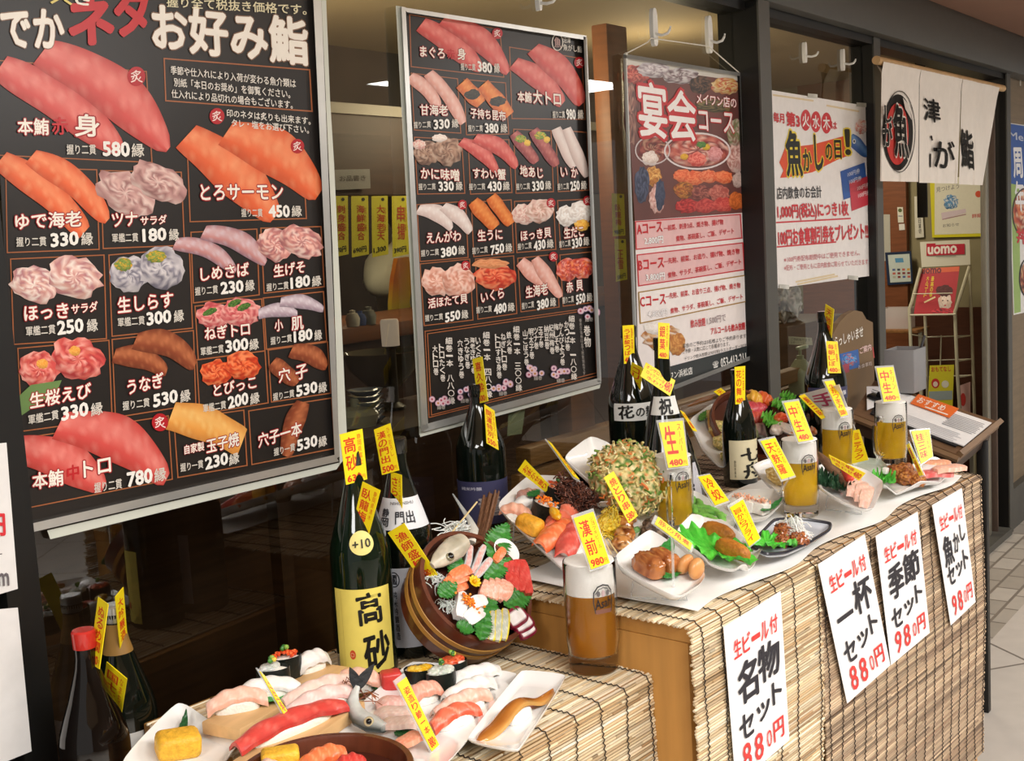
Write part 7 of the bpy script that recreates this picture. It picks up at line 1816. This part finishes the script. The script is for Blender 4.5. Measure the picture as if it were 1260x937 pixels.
on_lect('menu_sheet', [(.37, .08), (.70, .10), (.70, .38), (.37, .36)], 'orange leaflet at the back of the lectern tray', 'leaflet', 'e8702c', .003, .015, do)
on_lect('menu_sheet', [(-.02, .30), (.12, .12), (.2, .5), (.1, .86)], 'small white sheet at the left end of the lectern tray', 'leaflet', 'eeeef0', .002, .010, lambda s: (lines(s, .04, .14, .3, .6, 5)))
b = MB(); b.box((.05, .10, .012), (0, 0, 0), .004); b.box((.02, .05, .02), (0, 0, .01), .004); o = b.build('clip', mat('black_clip', '222226', rough=.25, metal=.5)); o.location = lect(.17, .55) + n_ * .02; o.rotation_euler = (math.radians(17), 0, 0); tag(o, 'black spring clip at the left end of the long menu', 'clip')
# grey leaflet box with a pen behind the tray
t = thing('leaflet_box', 'grey plastic leaflet box with a pen standing at the back of the lectern', 'box', lect(.26, .02) + n_ * .004)
M_GBOX = mat('grey_plastic', '8a8a8c', rough=.35, noise=(15, .05))
b = MB(); w, d, h = .13, .10, .15
for x, y, sx, sy in ((-w / 2, 0, .004, d), (w / 2, 0, .004, d), (0, -d / 2, w, .004), (0, d / 2, w, .004)): b.box((sx, sy, h), (x, y, h / 2), .001)
b.box((w, d, .004), (0, 0, .002)); b.build('box', M_GBOX, t)
b = MB('3a3a3e'); b.tube([(.03, -.02, .06), (.06, -.05, .19)], .005, 8); b.build('pen', M_GLOSS, t)

# brown welcome board
WY = 1.565
t = thing('welcome_board', 'brown arched welcome board with white lettering, behind the far bottle', 'sign board', ony(1048, 430, WY))
def wat(px, py, L=0): return ony(px, py, WY - L)
out = [(1018, 520), (1020, 432), (1024, 414), (1032, 398), (1042, 387), (1052, 382), (1061, 384), (1066, 393), (1074, 397), (1076, 470), (1076, 510)]
b = MB('7a6346'); f = [wat(*p) for p in out]; bk = [p + Vector((0, .02, 0)) for p in f]; n = len(out)
b.add(f + bk, [tuple(range(n)), tuple(range(2 * n - 1, n - 1, -1))] + [(i, n + i, n + (i + 1) % n, (i + 1) % n) for i in range(n)]); wb = attach(b, 'board', mat('board_wood', '7d6548', rough=.6, noise=(6, .08)), t, 0)
s = Sheet(wat)
s.text('いらっしゃいませ', (1022, 424), (1062, 408), 13, 'f4f0e8', .03); s.poly([(1033, 436), (1056, 430), (1058, 452), (1034, 458)], '3a6ab4', 1); s.lump(1045, 443, 9, 8, ['4a8ad0', '2c58a0', '78b0e0', 'c86a5a'], 2, seed=3); s.poly([(1034, 450), (1045, 447), (1045, 458), (1035, 461)], 'a84a5a', 3)
s.text('ご案内', (1058, 432), (1072, 427), 8, 'f0dcd8', .02, 2, 'b8403c'); s.text('お食事処', (1056, 452), (1073, 447), 5, 'e8dcd8', .01); s.line([(1074, 428), (1075.5, 440)], 1.2, 'c84a48', 2)
attach(s, 'lettering', M_CARD, wb, 0)
b = MB()
for x in (1030, 1066):
    p = wat(x, 515); b.box((.03, .02, p.z), (p.x, WY + .012, p.z / 2), .002)
bb = MB(); p = wat(1048, 500); bb.box((.22, .02, p.z - .02), (p.x + .01, WY + .012, (p.z - .02) / 2), .002); attach(bb, 'support', MATS['board_wood'], t, 30)

# ------------------------------------------------------------------ entrance seen through the door
EY = EX - .017
def eat(px, py, L=0): return onx(px, py, EY - L)
def wall_sheet(name, label_, cat, q, bg, draw=None, th=.004, at=eat, m=None):
    s = Sheet(at); grid_bg(s, q, bg, 3, 3); bar(s, q, -.0003, -.003, at)
    if draw: draw(s)
    ctr = sum((at(*p) for p in q), Vector()) / 4; s.v = [p - ctr for p in s.v]; o = s.build(name, m or M_CARD, smooth=0); o.location = ctr
    return tag(o, label_, cat)
def dmap(s):
    s.poly([(1150, 218), (1212, 218), (1212, 287), (1150, 289)], 'e2e0cc', 1)
    s.lump(1170, 249, 9, 9, ['4a8ac0', '78a8d0', 'e0e4e0', '3a6a9c'], 2, seed=4); s.oval(1204, 239, 4, 4, 'd8502c', 2); s.line([(1160, 270), (1188, 264)], 1.2, 'a8808a', 2); s.poly([(1158, 262), (1188, 257), (1189, 262), (1159, 270)], 'd8c8d0', 2)
    s.text('見つけよう', (1152, 234), (1180, 229), 6, '6a6a6a', .01, 2); s.text('お知らせ', (1160, 278), (1180, 276), 4, '5a5a5a', .01, 2); s.text('詳細', (1196, 266), (1208, 265), 5, 'c84a4a', .02, 2)
wall_sheet('wall_poster', 'pale poster with yellow border on the entrance wall under the curtain', 'poster', [(1144, 218), (1213, 218), (1213, 291), (1147, 292.5)], 'd8d020', dmap)
wall_sheet('wall_strip', 'narrow white vertical strip left of the yellow-bordered poster', 'sign', [(1125, 242), (1134, 241), (1137, 292), (1126, 293)], 'd8d6c6', lambda s: s.vtext('本日貸切', 1131, 262, 1132, 288, 3, '4a4a4a', .01))
wall_sheet('wall_notice', 'small white notice on the brown entrance post', 'sign', [(1104, 255), (1111, 255), (1112, 274), (1105, 274)], 'dcdccc', lambda s: (s.oval(1107.5, 259, 2.4, 2.4, '5a6a3a', 2), s.line([(1106, 266), (1110, 266)], 1, '6a6a8a', 2)), at=lambda x, y, L=0: onx(x, y, EX - .054 - L))
wall_sheet('light_switch', 'small white switch below the notice on the brown entrance post', 'switch', [(1106, 276), (1113, 275.5), (1113.5, 283), (1106.5, 283.5)], 'e2e0d8', at=lambda x, y, L=0: onx(x, y, EX - .054 - L))
wall_sheet('wall_strip', 'white paper strip at the left edge of the entrance wall', 'sign', [(1083, 264), (1095, 264), (1096, 320), (1085, 322)], 'b8b6a8', at=lambda x, y, L=0: onx(x, y, EX - .054 - L))
b = MB('14110f'); p1 = onx(1134, 268, 6.0); p0 = Vector((p1.x, p1.y - .01, 2.54)); b.box((.01, .05, (p0 - p1).length), (0, 0, 0), .002); o = b.build('hanging_strap', M_VC); o.location = (p0 + p1) / 2; tag(o, 'black strap hanging below the split of the curtain', 'strap')
t = thing('framed_notice', 'blue-framed payment notice on the brown entrance post', 'frame', onx(1105, 330, EX - .06))
fa = lambda x, y, L=0: onx(x, y, EX - .06 - L)
b = MB('20304a'); bar(b, [(1089, 311), (1121, 309), (1123.5, 349), (1092, 351)], .004, -.008, fa); nf = attach(b, 'frame', M_VC, t, 0)
s = Sheet(fa); s.poly([(1092.5, 314), (1119, 312.5), (1121, 346.5), (1095.5, 348)], 'c8d4cc', 9); s.poly([(1101, 318), (1111, 317.5), (1112, 323), (1102, 323.5)], '5a98c0', 10)
rnd = random.Random(1)
for i in range(3):
    for j in range(4): x, y = 1098 + j * 6 + i * .3, 331 + i * 4.5 - j * .2; s.poly([(x, y), (x + 3.5, y - .1), (x + 3.6, y + 2.5), (x + .1, y + 2.6)], rnd.choice(['c86a5a', '5a6a9a', 'd8a84a', '8a3a3a', '3a4a5a', 'b8b8a8']), 10)
attach(s, 'printed_sheet', M_CARD, nf, 0)
# magazine rack
RX_ = 6.85
def rat(px, py, dx=0): return onx(px, py, RX_ + dx)
base = rat(1165, 420); t = thing('magazine_rack', 'white wire magazine rack with red UOMO header board in the entrance', 'rack', (RX_, base.y, 0))
M_RACK = mat('rack_enamel', 'c4c0a4', rough=.4, noise=(15, .05))
s = MB(); q = [(1132, 298), (1193, 295), (1194, 326), (1134, 329)]
bar(s, q, .003, -.006, lambda x, y, L=0: rat(x, y, .10 - L)); hb = attach(s, 'header_board', mat('header_card', 'd4d2c0', rough=.5, noise=(10, .03)), t, 0)
s = Sheet(lambda x, y, L=0: rat(x, y, .094 - L)); s.poly([(1140, 302), (1187, 300), (1187, 313), (1140, 315)], 'b8243a', 2); s.quadtext('uomo', (1142, 304.5), (1177, 302.5), (1177, 311), (1142, 313), 'ece4dc', .06, 3); s.line([(1152, 316), (1176, 315)], .8, '8a8a80', 3); s.poly([(1140, 300), (1151, 299.5), (1151, 302), (1140, 302.4)], 'b8243a', 2); attach(s, 'header_print', M_CARD, hb, 0)
for nm, pts, r in (('front_post', [(1133, 330), (1122, 372), (1119, 380), (1122, 465), (1123, 480)], .010), ('front_post', [(1193, 328), (1179, 372), (1175, 384), (1178, 460), (1182, 520)], .010)):
    P = [rat(x, y, .06 - .06 * min(1, max(0, (y - 330) / 50))) for x, y in pts]; P.append(Vector((P[-1].x, P[-1].y, 0))); b = MB(); b.tube(P, r, 8); attach(b, nm, M_RACK, t)
for pts in ([(1136, 326), (1141, 470)], [(1193, 326), (1199, 500)]):
    P = [rat(x, y, .12) for x, y in pts]; P.append(Vector((P[-1].x, P[-1].y, 0))); b = MB(); b.tube(P, .009, 8); attach(b, 'rear_post', M_RACK, t)
for y in (412, 441, 461):
    b = MB(); P = [rat(1122, y, 0), rat(1141, y + 3, .12), rat(1196, y + 1, .12), rat(1177, y + 4, 0)]
    b.tube([P[1], P[2]], .004, 6); b.tube([P[0], P[1]], .004, 6); b.tube([P[3], P[2]], .004, 6); attach(b, 'wire_shelf', M_RACK, t)
b = MB(); b.tube([rat(1120, 388, -.02), rat(1176, 387, -.02)], .006, 6); b.tube([rat(1123, 362, -.02), rat(1172, 361, -.02)], .003, 6); attach(b, 'magazine_rail', M_RACK, t)
b = MB(); b.tube([rat(1158, 413, .11), rat(1157, 450, .11)], .004, 6); attach(b, 'divider_wire', M_RACK, t)
def mat_(px, py, L=0): k = (py - 328) / 62; return onx(px, py, RX_ + .075 - .085 * k - L)
def dmag(s):
    s.poly([(1134, 331), (1180, 328), (1180, 334), (1133, 337)], 'd8603c', 1); s.quadtext('uomo', (1134, 331), (1158, 330), (1158, 336), (1134, 337), '6a2a3a', .06, 2)
    s.vtext('最高の春', 1148, 340, 1145, 366, 3.6, 'e8c83a', .03, 2); s.vtext('大人コート', 1142, 340, 1138, 366, 3.2, 'e8c83a', .03, 2)
    s.lump(1163, 371, 8, 11, ['e8d4c8', 'f0e2d8', 'dcc0b0'], 2, seed=6); s.lump(1162, 358, 10, 7, ['4a1c20', '5a262a'], 3, seed=7); s.lump(1160, 384, 13, 5, ['d83a4a', 'c02c3c', '6a2030'], 3, seed=8); s.oval(1160, 370, 1, .8, '2a1a1a', 4, 8); s.oval(1166, 370, 1, .8, '2a1a1a', 4, 8); s.oval(1163, 376, 1.6, .8, 'c83040', 4, 8)
    s.line([(1138, 372), (1150, 366)], 2, 'e8d0a0', 2)
wall_sheet('magazine', 'red magazine with a face on its cover, tilted in the rack', 'magazine', [(1133, 331), (1181, 328), (1173, 387), (1124, 389)], 'b42c38', dmag, at=mat_)
def dbk(s):
    s.text('おもてなし', (1146, 455), (1170, 454), 6, 'c84a3a', .03, 2); s.oval(1151, 472, 5, 6, 'c83a34', 2); s.oval(1151, 473, 3, 3.4, 'ecd8c8', 3); s.oval(1163, 473, 4.5, 4.5, 'e2e0d0', 2); s.poly([(1143, 482), (1172, 481), (1172, 492), (1143, 493)], '9aa8a8', 2)
wall_sheet('magazine', 'yellow booklet with round faces low in the magazine rack', 'magazine', [(1144, 450), (1174, 449), (1172, 506), (1141, 507)], 'd8d034', dbk, at=lambda x, y, L=0: rat(x, y, .05 - L))
wall_sheet('leaflet', 'pinkish leaflet at the right side of the magazine rack', 'leaflet', [(1180, 475), (1194, 470), (1194, 512), (1182, 520)], 'cfa8a0', lambda s: s.oval(1185, 492, 3.5, 8, 'c03a34', 2), at=lambda x, y, L=0: rat(x, y, .04 - L))
# little shelf with a clear box beside the rack
sp = onx(1105, 406, 7.0); t = thing('side_shelf', 'pale wooden shelf left of the magazine rack', 'shelf', (7.0, sp.y, 0))
b = MB(); b.box((.22, .26, .02), (0, -.02, sp.z), .003); b.build('shelf_board', M_WOODH, t)
for y in (-.13, .09): b = MB(); b.box((.02, .02, sp.z - .01), (0, y, (sp.z - .01) / 2), .002); b.build('leg', M_RACK, t)
t = thing('leaflet_box', 'translucent box with pink sweets on the pale shelf', 'box', (7.0, sp.y, sp.z + .011)); b = MB()
for x, y, sx, sy in ((-.06, 0, .003, .16), (.06, 0, .003, .16), (0, -.08, .12, .003), (0, .08, .12, .003)): b.box((sx, sy, .12), (x, y, .06))
b.build('box', mat('frosted_plastic', 'd8d0cc', rough=.3, alpha=.6), t); b = MB(); rnd = random.Random(5)
for i in range(26): b.ico(.012, 1, col=rnd.choice(['d83a4a', 'e88a9a', 'f0d0d4', 'c02c3c']), X=TR(rnd.uniform(-.045, .045), rnd.uniform(-.065, .065), rnd.uniform(.012, .05)))
o = b.build('sweets', M_GLOSS, t); o['kind'] = 'stuff'
b = MB(); b.lathe([(0, 0), (.05, 0), (.05, .30), (.042, .34), (0, .34)], 20, 'b8b8b0'); o = b.build('umbrella_bin', M_VC); o.location = (7.12, onx(1204, 560, 7.12).y, 0); tag(o, 'small pale bin right of the magazine rack by the door edge', 'bin')
b = MB('8a2430'); b.box((.05, .04, .16), (0, 0, .08), .006); o = b.build('fire_extinguisher', M_GLOSS); o.location = (7.12, onx(1204, 560, 7.12).y, .341); tag(o, 'dark red can standing on the pale bin by the door edge', 'can')

# ------------------------------------------------------------------ beyond the door at the right edge
wr = lambda x, y, L=0: ony(x, y, 1.698 - L)
def dbl(s):
    s.poly([(1241, 152), (1290, 160), (1290, 236), (1244, 226)], '2a58a8', 1); s.vtext('周年', 1251, 180, 1256, 262, 11, 'f2f2f4', .04, 3); s.text('Mei', (1242, 166), (1262, 170), 9, 'c8d0e0', .02, 3)
    s.lump(1262, 262, 15, 28, ['a83a28', 'd87a4a', 'e8c8a8', '8a2a1c', 'c85a38'], 2, seed=9); s.ring(1262, 262, 16, 30, 1.6, '3a2a24', 3); s.text('丼', (1251, 290), (1262, 292), 18, 'c83038', .05, 4); s.lump(1264, 342, 9, 22, ['7a3a2a', 'b8583a', 'd8a880', '5a2a20'], 2, seed=10); s.ring(1264, 342, 9.5, 23, 1.6, '2a201c', 3)
    s.poly([(1244, 226), (1254, 228), (1256, 384), (1248, 386)], '9ab86a', 1)
wall_sheet('wall_poster', 'blue and green poster of rice bowls beyond the door at the right edge', 'poster', [(1240, 151), (1290, 158), (1290, 378), (1247, 388)], 'e8e8e4', dbl, at=wr)
s = Sheet(wr); s.quadtext('HAMA', (1255, 84), (1290, 92), (1290, 112), (1255, 105), 'd8d2c4', .03, 3); ctr = wr(1265, 95); s.v = [p - ctr for p in s.v]; o = s.build('wall_lettering', M_CARD, smooth=0); o.location = ctr; tag(o, 'pale letters on the wood panel above the blue poster', 'sign')

# ------------------------------------------------------------------ restaurant seen through the glass
def inat(Y): return lambda x, y, L=0: ony(x, y, Y - L)
st_ = inat(2.58)
for i, (x0, x1, main, pr_, lab_) in enumerate(((409, 428, '刺身盛合', '470円', 'leftmost'), (432, 453, '海鮮盛合', '690円', 'second from the left'), (457, 477, '大海老天', '1,300', 'third from the left'), (482, 502, '串揚', '390円', 'rightmost'))):
    def ds(s, x0=x0, x1=x1, main=main, pr_=pr_):
        s.vtext(main, (x0 + x1) / 2 + 1, 252, (x0 + x1) / 2 + 2, 296, 9, 'c8501c', .03, 2); s.text(pr_, (x0 + 3, 309), (x1 - 2, 306), 7, '1c1a14', .03, 2); s.oval(x1 - 6, 245.5, 2, 2.2, '3a3420', 2, 10); s.vtext('旬の味', x1 - 4, 254, x1 - 3, 285, 3, 'b8601c', .01, 2)
    wall_sheet('menu_strip', lab_ + ' of four yellow menu strips hanging between the posters', 'menu strip', [(x0, 241.5), (x1, 241), (x1 + 1, 313), (x0 + 1, 317)], 'e2d83a', ds, at=st_)
st2 = inat(2.10)
for i, (q, main, pr_, lab_) in enumerate((([(752.5, 238), (768, 239), (769.5, 290), (754, 291)], '臥龍梅', '980円', 'upper'), ([(756, 294), (770, 294.5), (772, 344), (758, 347)], '正雪', '580円', 'lower'))):
    def ds(s, q=q, main=main, pr_=pr_):
        x = (q[0][0] + q[1][0]) / 2; s.vtext(main, x, q[0][1] + 13, x + 1, q[2][1] - 12, 7, 'c8501c', .03, 2); s.text(pr_, (q[3][0] + 2, q[3][1] - 5), (q[2][0] - 2, q[2][1] - 5), 6, '1c1a14', .03, 2); s.oval(q[1][0] - 4, q[1][1] + 3, 1.8, 2, '2a2418', 2, 10)
    wall_sheet('menu_strip', lab_ + ' of two yellow menu strips on the brown post between middle and course posters', 'menu strip', q, 'e8de2c', ds, at=st2)
# brown posts and the wooden rail inside
pp = ony(764, 300, 2.14); struct(MB().box((.13, .06, 2.4), (pp.x + .02, 2.16, 1.2), .004).build('trim_20', M_WOODB))
pp = ony(724, 520, 1.86); struct(MB().box((.12, .05, 1.42), (pp.x, 1.90, .71), .004).build('trim_21', M_WOODB))
z1 = ony(680, 552, 1.86).z; struct(MB().box((2.2, .05, .05), (3.62, 1.86, z1), .004).build('trim_22', M_WOODH))
struct(MB().box((2.2, .03, z1 - .05), (3.62, 1.89, (z1 - .05) / 2), .003).build('trim_23', mat('inner_panel_wood', '8a5c2c', rough=.45, noise=(4, .2), stretch=(1.2, 18, 14))))
wall_sheet('taped_sheet', 'pale translucent sheet hanging under the middle sushi menu poster', 'sheet', [(626, 502), (647, 498), (642, 534), (624, 537)], '8f9478', at=inat(1.7195))
wall_sheet('wall_notice', 'small pale notice high up between the middle poster and the course poster', 'sign', [(733, 143), (752, 144), (752, 165), (734, 165)], 'b4b094', lambda s: (s.text('定食', (736, 151), (750, 152), 6, '4a4438', .02, 2), s.text('ご案内', (736, 160), (750, 161), 5, '4a4438', .02, 2)), at=inat(2.3))
wall_sheet('wall_notice', 'grey-white notice on the bulkhead above the four menu strips', 'sign', [(411, 209), (455, 208), (456, 232), (413, 234)], '9a9690', lambda s: s.text('お品書き', (418, 220), (450, 219), 7, '5a5048', .02, 2), at=st_)
# counter with crockery
cz = ony(440, 395, 2.75).z
t = thing('sushi_counter', 'dark wooden counter inside, between the two big menu posters', 'counter', (3.0, 2.75, 0))
b = MB(); b.box((3.4, .5, .05), (0, .1, cz - .03), .006); b.build('counter_top', M_WOODB, t); b = MB(); b.box((3.3, .04, cz - .06), (0, -.05, (cz - .06) / 2)); b.build('front', M_WOODD, t)
def inside_lathe(name, px, py, Y, prof, col, label_, cat, m=None, z=None):
    p = ony(px, py, Y); b = MB(col); b.lathe(prof, 24); o = b.build(name, m or M_GLOSS); o.location = (p.x, p.y, z if z is not None else p.z); return tag(o, label_, cat)
for i, (px, py, c, s_) in enumerate(((434, 387, 'cfc8b8', .02), (443, 388, '4a5a8a', .018), (454, 392, '8a8a80', .022))):
    inside_lathe('sauce_pot', px, py + 6, 2.62, [(0, 0), (s_, 0), (s_ * 1.15, s_ * 1.2), (s_ * .8, s_ * 2), (s_ * .5, s_ * 2.1), (s_ * .5, s_ * 2.5), (0, s_ * 2.6)], c, ['left pale pot', 'blue pot', 'grey pot'][i] + ' on the counter between the menu posters', 'pot', z=cz - .004)
tz = ony(450, 522, 2.1).z
t = thing('dining_table', 'dark table inside carrying stacked blue dishes', 'table', (2.45, 2.15, 0)); b = MB(); b.box((.9, .4, .03), (0, 0, tz - .016), .004); b.build('table_top', M_WOODD, t)
for x, y in ((-.4, -.15), (.4, -.15), (-.4, .15), (.4, .15)): b = MB(); b.box((.04, .04, tz - .03), (x, y, (tz - .03) / 2)); b.build('leg', M_WOODD, t)
lp = ony(481, 426, 2.2); t = thing('table_lantern', 'pinkish white cylinder lantern on a grey stand between the two big menu posters', 'lantern', (lp.x, 2.2, tz + .0005))
lh = lp.z - tz; b = MB('6a665e'); b.lathe([(0, 0), (.03, 0), (.03, .008), (.012, .02), (.012, lh - .01), (.022, lh), (0, lh)], 20); b.build('stand', M_VC, t)
b = MB(); b.lathe([(0, lh), (.024, lh), (.025, lh + .066), (.022, lh + .072), (0, lh + .072)], 24); b.build('lamp_shade', mat('lantern_shade', 'e6cbb4', rough=.5, emit=.35), t)
pc = ony(452, 520, 2.1)
for i in range(6):
    b = MB(['5a6a8a', '8a98ae', '44546e', '9aa6b8', '5a6a8a', '7a8aa4'][i]); b.lathe([(0, 0), (.03, 0), (.045, .012), (.047, .014), (.03, .006), (0, .005)], 24); o = b.build('stacked_dish', M_GLOSS); o.location = (pc.x, 2.1, tz + .0005 + .0146 * i); tag(o, 'small blue-grey dish in the stack between the big menu posters', 'dish', 'stacked blue dishes')
inside_lathe('lidded_bowl', 437, 500, 2.1, [(0, 0), (.05, 0), (.06, .03), (.05, .045), (.012, .05), (.012, .07), (0, .072)], 'c8c0a4', 'pale lidded bowl left of the stacked blue dishes', 'bowl', z=tz + .0005)
inside_lathe('serving_bowl', 474, 475, 2.35, [(0, 0), (.05, 0), (.10, .05), (.12, .10), (.115, .10), (.09, .05), (0, .02)], '6a6450', 'large olive-brown bowl above the stacked blue dishes', 'bowl')
# person in white behind the strips
t = thing('person', 'person in white jacket and yellow apron, elbow bent, seen between the posters', 'person', (3.05, 3.32, 0))
c0 = lambda x, y: ony(x, y, 3.32) - Vector((3.05, 3.32, 0))
V_ = [(505, 455), (503, 420), (502, 385), (500, 345), (500, 322), (502, 300), (503, 282), (476, 326), (449, 348), (474, 352), (525, 324), (540, 370), (520, 400)]
V3 = [c0(x, y) for x, y in V_]; V3[8].y -= .06; V3[9].y -= .12; V3[12].y -= .2
ED = [(0, 1), (1, 2), (2, 3), (3, 4), (4, 5), (5, 6), (4, 7), (7, 8), (8, 9), (4, 10), (10, 11), (11, 12)]
RD = [.17, .155, .15, .17, .12, 0.055, .12, .10, .085, .05, .08, .06, .045]
me = bpy.data.meshes.new('body'); me.from_pydata([v[:] for v in V3], ED, []); o = bpy.data.objects.new('body', me); COL.objects.link(o)
md = o.modifiers.new('skin', 'SKIN'); 
for i, r_ in enumerate(RD): me.skin_vertices[0].data[i].radius = (r_, r_ * .75)
me.skin_vertices[0].data[0].use_root = True
o.modifiers.new('sub', 'SUBSURF').levels = 2
dg = bpy.context.evaluated_depsgraph_get(); em = bpy.data.meshes.new_from_object(o.evaluated_get(dg)); bpy.data.objects.remove(o); 
for p in em.polygons: p.use_smooth = True
em.materials.append(mat('white_jacket', 'dcdccb', rough=.8, noise=(12, .06), bump=(14, .6)))
o = bpy.data.objects.new('body', em); COL.objects.link(o); o.parent = t
hd_ = c0(505, 262)
b = MB('c89878'); b.ico(.105, 3, lambda v: 1 + (.10 * max(0, -v.y) if v.z < 0 else 0), X=TR(*hd_) @ SCL(.82, .95, 1.15)); b.ico(.018, 2, X=TR(*(hd_ + Vector((-.02, -.105, -.01))))); 
for sx in (-1, 1): b.ico(.02, 2, X=TR(*(hd_ + Vector((sx * .086, 0, -.01)))) @ SCL(.5, .8, 1.2)); b.ico(.012, 2, col='1a1410', X=TR(*(hd_ + Vector((sx * .034 - .01, -.092, .02)))))
b.build('head', mat('skin', rough=.5, attr=True, noise=(20, .04)), t)
b = MB('16120f'); b.ico(.112, 3, lambda v: 1.0 + .03 * n3(v, 3), X=TR(*(hd_ + Vector((0, .02, .03)))) @ SCL(.84, .92, 1.08)); b.build('hair', M_VC, t)
b = MB('d8a82a'); pts = [(489, 318), (503, 316), (508, 345), (504, 372), (508, 392), (482, 394), (482, 372), (484, 345)]
f_ = [ony(x, y, 3.12) - Vector((3.05, 3.32, 0)) for x, y in pts]; n = len(pts); bk = [p + Vector((0, .02, 0)) for p in f_]; b.add(f_ + bk, [tuple(range(n)), tuple(range(2 * n - 1, n - 1, -1))] + [(i, n + i, n + (i + 1) % n, (i + 1) % n) for i in range(n)], lambda p, i: ['d8842a', 'd8942a', 'c8782a', 'b8a02a', 'c8c03a', 'c8c03a', 'd8b43a', 'c8702a'][i % n]); b.build('apron', M_VC, t)
hp = V3[9]; 
b = MB('d0a080'); b.ico(.036, 3, X=TR(*hp) @ SCL(1.2, .6, .9)); 
for k in range(4): b.tube([hp + Vector((.03, -.012 + .0, .022 - .015 * k)), hp + Vector((.065, -.02, .020 - .015 * k)), hp + Vector((.08 - .006 * abs(k - 1), -.045, .014 - .013 * k))], [.009, .008, .006], 8)
b.tube([hp + Vector((.0, -.02, .03)), hp + Vector((.03, -.045, .042))], [.010, .007], 8); b.build('hand', MATS['skin'], t)
# things in the narrow window
sz = ony(986, 490, 1.85).z
struct(MB().box((1.0, .22, .02), (4.2, 1.86, sz - .011), .003).build('trim_24', M_WOODD))
sp = ony(986, 490, 1.85); t = thing('soap_bottle', 'pale pump bottle standing behind the narrow window', 'bottle', (sp.x, 1.85, sz)); M_SOAP = mat('milky_plastic', 'b4bca4', rough=.35, noise=(10, .04))
b = MB(); b.box((.13, .06, .12), (0, 0, .061), .022, 3); b.lathe([(.045, .11), (.03, .135), (.02, .15), (0, .15)], 20); b.build('body', M_SOAP, t)
b = MB(); b.lathe([(0, .148), (.014, .148), (.014, .165), (.006, .167), (.006, .19), (0, .19)], 16); b.box((.09, .018, .014), (.02, 0, .193), .004); b.build('pump', M_SOAP, t)
b = MB('6a8ab0'); b.box((.05, .002, .03), (0, -.032, .045)); b.build('label', M_VC, t)
wall_sheet('wall_notice', 'pale plaque with dark print behind the narrow window', 'sign', [(970, 414), (999, 416), (1000, 425), (971, 424)], 'a8a288', lambda s: (s.text('ご予約承ります', (973, 417.5), (997, 419), 4, '4a4438', .01, 2), s.text('お席へどうぞ', (973, 421.5), (990, 422.5), 3, '4a4438', .01, 2)), at=inat(2.0))
p = ony(968, 372, 2.2); b = MB(); fry(b, .10, ['9a948c', 'c8c4be', '7a746c', 'b8a8a4'], 5, ID, .35, 2.5, 4, (1.2, .5, .9)); o = b.build('cloth_bundle', M_VC); o.location = p; tag(o, 'crumpled greyish white cloth behind the narrow window under the notice poster', 'cloth')
b = MB(); b.box((.5, .3, 1), (0, 0, 0)); sh = p.z - .09; t = thing('side_cabinet', 'dark cabinet behind the narrow window', 'cabinet', (p.x + .12, 2.25, 0)); b = MB(); b.box((.7, .3, sh), (0, 0, sh / 2), .004); b.build('body', M_WOODD, t); b = MB(); b.box((.32, .012, sh * .7), (-.17, -.156, sh * .5), .003); b.build('door', M_WOODB, t); b = MB(); b.box((.32, .012, sh * .7), (.17, -.156, sh * .5), .003); b.build('door', M_WOODB, t)
